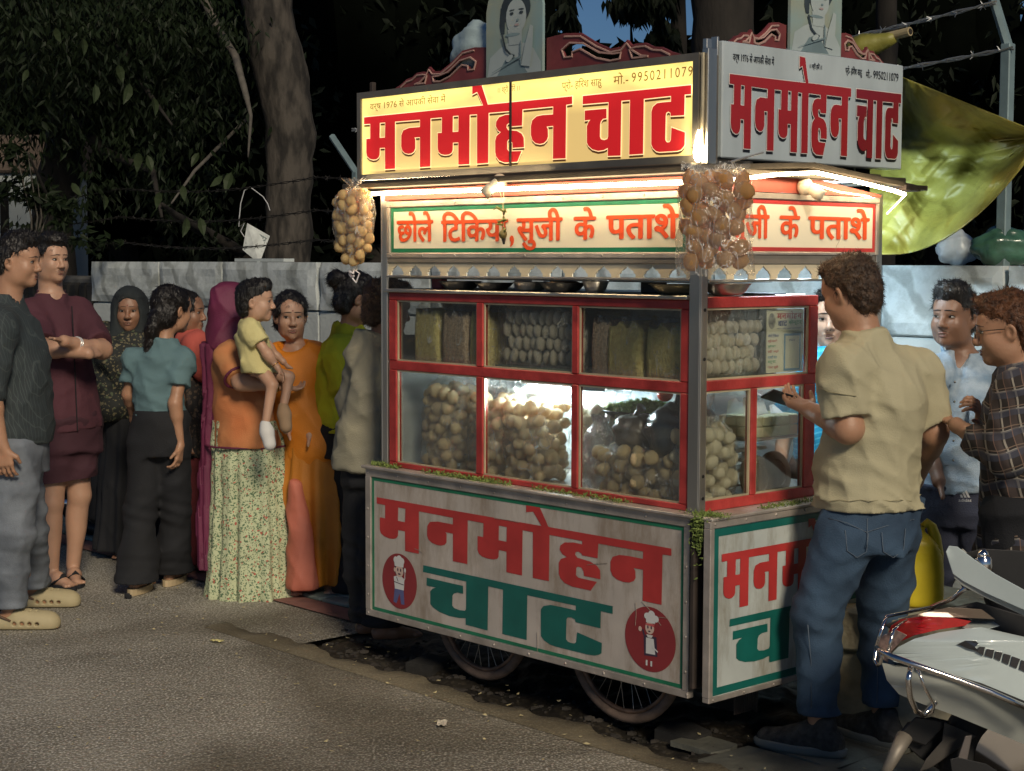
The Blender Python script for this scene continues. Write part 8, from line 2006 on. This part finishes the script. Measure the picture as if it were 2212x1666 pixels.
def person_sari():
    p = Person('round-faced woman in a bright orange sari looking towards the camera', (672, 1262), D=8.25, H=1.52, yaw=6, head_yaw=14, head_pitch=2, sk=M_skC, build=1.0, male=False)
    p.set(head=(628, 684, 0), neck=(642, 742, .02), shR=(604, 770, .0), shL=(676, 770, .04), chest=(646, 815, 0), waist=(662, 900, 0), pelvis=(684, 960, 0), elR=(596, 850, .05), wrR=(615, 910, -.1), elL=(682, 855, .05), wrL=(672, 920, -.1)); p.hk = .97
    J = p.J; p.body(fem=True); p.face(lips=M_lip, bindi=True, gaze=(-.5, 0)); p.hairdo(M_hair, 'pulled', seed=10)
    M = cloth('orange_georgette', (.66, .21, .012), .12, vscale=3, rough=.55)
    F, done = p.drape('sari_drape', M, [(J['neck'] + Vector((0, 0, -.055)), J['shL'], .070, .085), (J['neck'] + Vector((0, 0, -.055)), J['shR'], .070, .080), (J['shL'], J['elL'], .08, .075), (J['shR'], J['elR'], .075, .070), (J['chest'], J['waist'], .145, .15), (J['waist'], J['pelvis'], .15, .17), (J['shL'] + Vector((0, -.06, 0)), J['waist'] + Vector((-.08, -.08, .02)), .065, .07), (J['elL'], J['pelvis'] + Vector((.1, -.05, 0)), .07, .09)], .006, 22, seed=17, k=.05, dirv=(.5, .1, .9))
    F.cap(p.hpnt(0, -.04, -.115), p.hpnt(0, .05, .1), .075, .10, .004, 'sub'); done()
    # gathered neckline folds
    b = MB()
    for i in range(7): b.tube([J['shR'] + Vector((.02 + .012 * i, -.055, .045 - .012 * i)), J['neck'] + Vector((-.01, -.115 - .004 * i, -.09 - .022 * i)), J['shL'] + Vector((-.02, -.075, .02 - .028 * i))], [.006, .010, .006], 6)
    b.build('neck_pleats', M, p.t, True)
    p.skirt('sari_skirt', cloth('ochre_orange_georgette', (.48, .17, .012), .2, vscale=3, rough=.6), J['pelvis'].z + .04, .06, .175, .17, 11, .022, centre=J['pelvis'], hemc=Vector((.045, 0, 0)), mids=[(.35, .215), (.7, .205)], seed=9, yaw=0)
    F, done = p.drape('sari_front_fold', cloth('salmon_georgette', (.55, .16, .10), .15, rough=.6), [(p.px(640, 1050, -.16), p.px(655, 1255, -.14), .035, .085)], .006, 30, seed=4, dirv=(1, 0, .1), cuts=[((0, 0, .05), (0, 0, -1))]); done()
    return p
def person_lime():
    p = Person('woman with a high bun in a lime green T-shirt and black trousers facing the cart', (742, 1285), H=1.60, yaw=112, head_yaw=108, head_pitch=22, sk=M_skA, build=1.0, male=False)
    p.set(head=(772, 645, 0), neck=(752, 705, .02), shR=(738, 755, -.15), shL=(745, 745, .16), chest=(738, 800, 0), waist=(735, 880, 0), pelvis=(738, 945, 0), elR=(752, 850, -.2), wrR=(800, 850, -.15), hipL=(748, 965, .06), hipR=(758, 965, -.04), knL=(752, 1110, .06), knR=(762, 1110, -.04), anL=(748, 1262, .1), anR=(756, 1270, -.03)); p.hk = .97
    p.body(h=.0105, fem=True); p.hairdo(M_hair, 'bun', seed=11); p.face(eyes=False)
    p.top('tshirt', cloth('lime_jersey', (.44, .44, .014), .1), p.px(735, 930).z, g=.028, sleeve=.45, armg=.03, wr=(.009, 20, 3), seed=51, bunch=.01)
    p.trousers('trousers', M_black, g=.02, hemz=.06, wide=.085)
    return p
def person_beige():
    p = Person('man in washed beige-grey shirt with his back to the camera at the cart end', (800, 1384), H=1.66, yaw=145, head_yaw=120, head_pitch=10, sk=M_skB, build=1.05)
    p.set(head=(836, 666, 0), neck=(832, 722, 0), shL=(790, 762, .06), shR=(884, 762, -.06), chest=(826, 840, 0), waist=(812, 930, 0), pelvis=(806, 1000, 0), elL=(768, 870, .12), wrL=(812, 900, .3), hipL=(785, 1040, .03), hipR=(830, 1040, -.03), knL=(780, 1200, .05), knR=(812, 1200, -.03), anL=(795, 1360, .08), anR=(830, 1372, -.02)); p.hk = .97
    p.J['anL'].z = .085; p.J['anR'].z = .085
    p.fdir = dict(L=Vector((.9, .3, 0)).normalized(), R=Vector((.9, .3, 0)).normalized())
    p.body(h=.0105); p.hairdo(M_hairb, 'thick', .006, 15)
    p.top('shirt', cloth('washed_beige_cotton', (.24, .235, .19), .12, vscale=2.5, col2=(.34, .31, .21)), p.px(770, 1018).z, g=.036, sleeve=.75, armg=.03, wr=(.009, 18, 3), seed=61, hem_w=.175, body_w=1.0)
    p.trousers('trousers', M_black, g=.010, hemz=.07, wide=.085, topz=p.px(770, 985).z, seat=.9, thigh=.9)
    return p
def person_vendor():
    p = Person('vendor in a bright cyan striped shirt standing behind the open end of the cart', (1812, 1500), D=6.62, H=1.62, yaw=-30, head_yaw=-20, sk=M_skC, build=1.0)
    p.set(head=(1800, 690, 0), neck=(1806, 755, .02), shR=(1772, 785, -.05), shL=(1862, 785, .08), chest=(1812, 860, 0)); p.body(h=.0105); p.face(); p.hairdo(M_hair, 'short', seed=21)
    p.top('shirt', plaid_mat('cyan_striped_cloth', (.02, .33, .60), [(2, .022, .28, 0, (.10, .55, .78), .9), (0, .05, .1, .2, (.02, .2, .42), .6)]), .82, g=.028, sleeve=.6, wr=(.006, 22, 3), seed=71)
    p.trousers('trousers', M_black, g=.018)
    return p
import time as _t
for fn in (person_tshirt, person_blue, person_plaid, person_dark, person_maroon, person_elder, person_teal, person_coral, person_veiled, child, person_sari, person_lime, person_beige, person_vendor):
    t0 = _t.time(); fn(); print(fn.__name__, round(_t.time() - t0, 2))
# ------------------------------------------------------------------ scooter at the lower right
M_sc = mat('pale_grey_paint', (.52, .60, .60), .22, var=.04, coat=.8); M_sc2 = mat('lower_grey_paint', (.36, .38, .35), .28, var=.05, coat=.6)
M_plas = mat('black_plastic', (.012, .012, .013), .45, var=.2); M_chr = mat('chrome_tube', (.75, .70, .66), .12, metal=1.0, var=.05)
M_tail = mat('red_tail_lens', (.42, .012, .012), .12, var=.2, vscale=40, coat=1.0); M_clear = mat('clear_smoked_lens', (.30, .20, .17), .1, var=.5, vscale=60, coat=1.0)
SD = 4.75
so = at(2010, 1640, SD); so.z = 0
sc = thing('scooter', 'pale grey scooter parked at the lower right, its tail with red lamp pointing left', 'scooter', so)
def sp_(x, y, d=0.0): return at(x, y, SD + d) - so
def panel(name, m, outline, dfun, th, parent=sc, bulge=.03, n=2, seg=16):
    """body panel: outline in photo coordinates, curved in depth, with real thickness"""
    me = curve_fill([outline], name); bm = bmesh.new(); bm.from_mesh(me)
    bmesh.ops.triangulate(bm, faces=bm.faces[:])
    bmesh.ops.subdivide_edges(bm, edges=bm.edges[:], cuts=5, use_grid_fill=True)
    bm.normal_update()
    ext = bmesh.ops.extrude_face_region(bm, geom=bm.faces[:]); back = set(g for g in ext['geom'] if isinstance(g, bmesh.types.BMVert))
    for v in bm.verts: 
        x, y = v.co.x, v.co.y; d = dfun(x, y) + (th if v in back else 0)
        q = sp_(x, y, d); v.co = q
    bmesh.ops.recalc_face_normals(bm, faces=bm.faces[:]); me2 = bpy.data.meshes.new(name); bm.to_mesh(me2); bm.free(); bpy.data.meshes.remove(me)
    o = link_mesh(name, me2, m, parent, True); auto_smooth(o, 45)
    md = o.modifiers.new('b', 'BEVEL'); md.width = .004; md.segments = 2; md.limit_method = 'ANGLE'; md.angle_limit = R(40)
    return o
near = lambda x, y: -.16 - .10 * min(1, max(0, (x - 1925) / 180)) ** .6
nearb = lambda x, y: near(x, y) + .06 * max(0, (y - 1520) / 160) + .10 * max(0, (1385 - y) / 60)
# main side panel (upper, pale)
panel('side_panel', M_sc, [(1925, 1413), (1940, 1398), (1975, 1380), (2030, 1366), (2085, 1358), (2120, 1355), (2240, 1382), (2330, 1400), (2330, 1580), (2240, 1530), (2212, 1514), (2120, 1476), (2040, 1452), (1975, 1438), (1932, 1430), (1922, 1422)], nearb, .10)
# lower panel
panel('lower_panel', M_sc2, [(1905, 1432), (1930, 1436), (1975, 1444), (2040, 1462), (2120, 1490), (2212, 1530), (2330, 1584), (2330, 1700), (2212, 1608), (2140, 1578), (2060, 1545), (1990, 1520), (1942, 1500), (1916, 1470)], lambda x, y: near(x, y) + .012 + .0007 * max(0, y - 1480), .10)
panel('trim_strip', M_plas, [(1975, 1438), (2040, 1452), (2120, 1477), (2212, 1515), (2330, 1582), (2330, 1594), (2212, 1531), (2120, 1491), (2040, 1463), (1975, 1445)], lambda x, y: near(x, y) - .004, .03)
# tail lamp cluster and top cover
panel('top_cover', M_sc, [(2078, 1341), (2110, 1338), (2145, 1342), (2160, 1352), (2125, 1362), (2095, 1360), (2060, 1352)], lambda x, y: -.17 + .002 * (1360 - y) * 2, .08)
tl = panel('tail_lamp', M_tail, [(1925, 1352), (1945, 1338), (1990, 1332), (2060, 1335), (2098, 1342), (2085, 1352), (2030, 1360), (1975, 1373), (1940, 1388), (1918, 1402), (1912, 1385)], lambda x, y: -.20 + .0012 * max(0, 1990 - x), .16)
panel('indicator_lens', M_clear, [(1893, 1386), (1908, 1372), (1935, 1360), (1960, 1372), (1940, 1392), (1922, 1412), (1918, 1432), (1900, 1420)], lambda x, y: -.18 + .0012 * max(0, 1960 - x), .2)
panel('tail_cowl', M_plas, [(1910, 1350), (1965, 1330), (2030, 1318), (2110, 1300), (2212, 1330), (2330, 1360), (2330, 1400), (2212, 1378), (2100, 1350), (1990, 1335), (1925, 1360)], lambda x, y: -.10 + 0 * x, .26)
panel('cowl_shine', mat('cowl_shine_tone', (.16, .12, .09), .2, metal=.4, coat=1.0), [(1935, 1348), (1985, 1326), (2050, 1312), (2120, 1316), (2150, 1338), (2110, 1336), (2050, 1334), (1990, 1332)], lambda x, y: -.165 + 0 * x, .2)  # sheen of the cowl put into the colour of this lighter panel
# grab rail and seat
panel('grab_rail', M_sc, [(2043, 1192), (2050, 1179), (2068, 1181), (2100, 1205), (2150, 1240), (2212, 1274), (2330, 1330), (2330, 1392), (2212, 1318), (2130, 1282), (2080, 1256), (2058, 1240), (2050, 1215)], lambda x, y: -.15 - .0007 * max(0, x - 2050), .035)
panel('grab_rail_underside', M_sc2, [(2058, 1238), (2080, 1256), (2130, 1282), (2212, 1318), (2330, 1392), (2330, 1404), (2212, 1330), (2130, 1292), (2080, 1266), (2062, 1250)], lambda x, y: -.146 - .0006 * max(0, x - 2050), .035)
panel('seat', M_plas, [(2085, 1195), (2120, 1185), (2212, 1190), (2400, 1180), (2400, 1360), (2212, 1300), (2140, 1262), (2100, 1235)], lambda x, y: -.08 + .0 * x, .24)
b = MB(); b.tube([sp_(2076, 1192, .1), sp_(2100, 1215, .12), sp_(2130, 1245, .13)], .011, 8); b.build('far_grab_rail', M_sc2, sc, True)
b = MB(); b.sph(sp_(2125, 1222, -.13), (.028, .02, .035), 12, 8); b.tube([sp_(2125, 1205, -.13), sp_(2122, 1190, -.12)], [.02, .012], 10); b.build('seat_lock_bracket', M_chr, sc, True)
# crash guard of bright bent tube
g1 = [(1892, 1400, -.14), (1910, 1345, -.12), (1915, 1332, -.10), (2012, 1312, .0), (2014, 1318, .02), (1945, 1350, -.18), (1930, 1362, -.22), (1918, 1410, -.24)]
b = MB(); b.tube([sp_(*q) for q in g1], .0048, 8); 
b.tube([sp_(*q) for q in ((2012, 1312, .0), (2060, 1292, -.08), (2085, 1270, -.13))], .007, 8)
b.tube([sp_(*q) for q in ((1895, 1400, -.16), (1905, 1408, -.22), (1930, 1420, -.27), (1975, 1436, -.29), (2040, 1458, -.30), (2140, 1495, -.31), (2260, 1548, -.32))], .009, 10)
b.tube([sp_(*q) for q in ((1893, 1402, -.14), (1889, 1425, -.13), (1896, 1438, -.15), (1902, 1432, -.2), (1908, 1408, -.22))], .005, 8)
b.tube([sp_(*q) for q in ((1968, 1440, -.28), (1962, 1470, -.30), (1966, 1505, -.28), (1978, 1535, -.24), (1994, 1545, -.2), (2010, 1530, -.2), (2022, 1515, -.2))], .0085, 10)
b.tube([sp_(*q) for q in ((1982, 1445, -.27), (2000, 1490, -.27), (2018, 1522, -.22), (2014, 1538, -.2), (1996, 1547, -.19))], .0045, 8)
b.build('crash_guard', M_chr, sc, True)
# badge lettering on the side panel
b = MB(); em = []
for pts in ([(2068, 1392), (2085, 1384), (2108, 1385), (2114, 1391), (2106, 1398), (2116, 1408), (2092, 1402)], [(2116, 1397), (2128, 1398), (2124, 1416), (2110, 1408)], [(2132, 1402), (2148, 1404), (2144, 1422), (2128, 1416)], [(2151, 1407), (2166, 1410), (2160, 1428), (2148, 1422)], [(2169, 1412), (2184, 1416), (2178, 1436), (2165, 1430)], [(2187, 1418), (2204, 1424), (2196, 1444), (2182, 1438)], [(2207, 1426), (2224, 1432), (2216, 1452), (2202, 1446)]):
    vs = [sp_(x, y, near(x, y) - .006) for x, y in pts]; vs2 = [sp_(x, y, near(x, y) + .02) for x, y in pts]; n = len(pts); b.add(vs + vs2, [tuple(range(n)), tuple(range(2 * n - 1, n - 1, -1))] + [(i, n + i, n + (i + 1) % n, (i + 1) % n) for i in range(n)])
b.build('badge', mat('badge_dark_chrome', (.10, .10, .11), .2, metal=.8), sc)
# rear fender, mud flap, wheel, stand, silencer
panel('mud_flap', M_plas, [(2012, 1548), (2120, 1575), (2212, 1610), (2260, 1800), (1990, 1640), (1936, 1592), (1960, 1560)], lambda x, y: .02 + 0 * x, .02)
panel('number_plate', M_plas, [(1978, 1548), (2052, 1560), (2000, 1612), (1938, 1590)], lambda x, y: -.02 + 0 * x, .01)
panel('fender', mat('dusty_black_plastic', (.05, .045, .04), .6, var=.4, vscale=14), [(2040, 1560), (2110, 1590), (2060, 1625), (2010, 1660), (1985, 1668), (2000, 1640), (2035, 1600)], lambda x, y: -.04 + 0 * x, .10)
wc = sp_(2190, 1760, .02); w = bpy.data.objects.new('wheel', None); COL.objects.link(w); w.parent = sc; w.location = (wc.x, wc.y, .225)
b = MB(); ring(b, .175, .052, 48, 12); b.build('tyre', mat('scooter_tyre', (.018, .018, .018), .85, bump=.4, bscale=60), w, True)
b = MB(); b.lathe([(.13, -.03), (.13, .03)], 32, M=Matrix.Rotation(R(90), 4, 'X')); b.build('rim', M_chr, w)
panel('swing_arm', mat('greyish_arm', (.16, .14, .13), .5, metal=.4), [(2085, 1590), (2100, 1588), (2090, 1640), (2062, 1690), (2045, 1690), (2070, 1635)], lambda x, y: -.12 + 0 * x, .04)
b = MB(); b.tube([sp_(1955, 1590, -.05), sp_(1936, 1625, -.08), sp_(1914, 1668, -.10)], [.024, .020, .014], 10); b.build('centre_stand', mat('worn_stand', (.26, .23, .19), .55, metal=.4, var=.3), sc, True)
panel('silencer', M_plas, [(2052, 1640), (2070, 1636), (2130, 1650), (2240, 1720), (2240, 1790), (2100, 1760), (2060, 1690)], lambda x, y: -.22 + 0 * x, .12)
# ------------------------------------------------------------------ dark motorcycle standing by the wall behind the queue
D2 = 9.9
mo = at(225, 1150, D2); mo.z = 0
mc = thing('motorcycle', 'dark motorcycle parked by the wall behind the two men, bluish glints on its side', 'motorcycle', mo)
def mp_(x, y, d=0.0): return at(x, y, D2 + d) - mo
def wheel2(x, r, name='wheel'):
    c = mp_(x, 1100); w = bpy.data.objects.new(name, None); COL.objects.link(w); w.parent = mc; w.location = (c.x, c.y, r + .045)
    b = MB(); ring(b, r, .045, 40, 10); b.build('tyre', M_plas, w, True)
    b = MB(); b.lathe([(.05, -.03), (.05, .03)], 12, M=Matrix.Rotation(R(90), 4, 'X'))
    for i in range(6): a = i * math.pi / 3; b.tube([(0, 0, 0), (r * .93 * math.cos(a), 0, r * .93 * math.sin(a))], .012, 5)
    b.build('rim', M_plas, w)
wheel2(225, .25); wheel2(30, .25)
F = Field(axis(-1.2, .5, .02), axis(-.25, .25, .02), axis(.2, 1.15, .02))
F.cap((-.15, 0, .80), (.18, 0, .86), .13, .10, .06); F.cap((-.6, 0, .82), (-.15, 0, .80), .08, .12, .06); F.cap((-.75, 0, .88), (-.5, 0, .82), .06, .08, .05); F.cap((-.3, 0, .45), (.0, 0, .5), .15, .12, .08)
F.mesh('body', mat('dark_glossy_tank', (.012, .02, .022), .2, coat=.8), mc)
b = MB(); b.tube([(.18, -.08, .95), (.30, -.08, .62), (.36, -.08, .30)], .022, 8); b.tube([(.18, .08, .95), (.30, .08, .62), (.36, .08, .30)], .022, 8); b.tube([(.18, -.32, 1.02), (.20, -.12, 1.0), (.20, .12, 1.0), (.18, .32, 1.02)], .013, 8); b.build('fork_and_handlebar', M_chr, mc, True)
b = MB(); b.sph((.30, 0, .90), (.07, .09, .09), 14, 10); b.build('headlight', mat('headlight_glass', (.2, .24, .25), .1, coat=1), mc, True)
b = MB(); b.prism([(.06, .50), (.16, .98), (.24, .86), (.30, .50), (.20, .42)], 'y', -.17, -.15); b.build('side_fairing', mat('teal_grey_fairing', (.05, .11, .12), .15, coat=1.0), mc)
b = MB(); b.tube([(-.4, -.15, .25), (.0, -.16, .22)], .03, 8); b.build('exhaust', M_chr, mc, True)
# dark backpack leaning against the motorcycle
bp = mp_(232, 1120, -.5)
t = thing('backpack', 'round dark backpack hanging low behind the man in maroon', 'backpack', mo + Vector((bp.x, bp.y, .0)))
F = Field(axis(-.3, .3, .014), axis(-.25, .25, .014), axis(.0, .7, .014)); F.ell((0, 0, .36), (.16, .12, .22), .02); F.ell((0, -.09, .30), (.11, .06, .13), .03); F.disp(wrinkle(.008, 20, 4)); F.mesh('bag_body', M_black, t)
MB().tube([(-.08, .02, .56), (-.02, .04, .66), (.08, .02, .56)], .012, 6).build('strap', M_black, t, True)
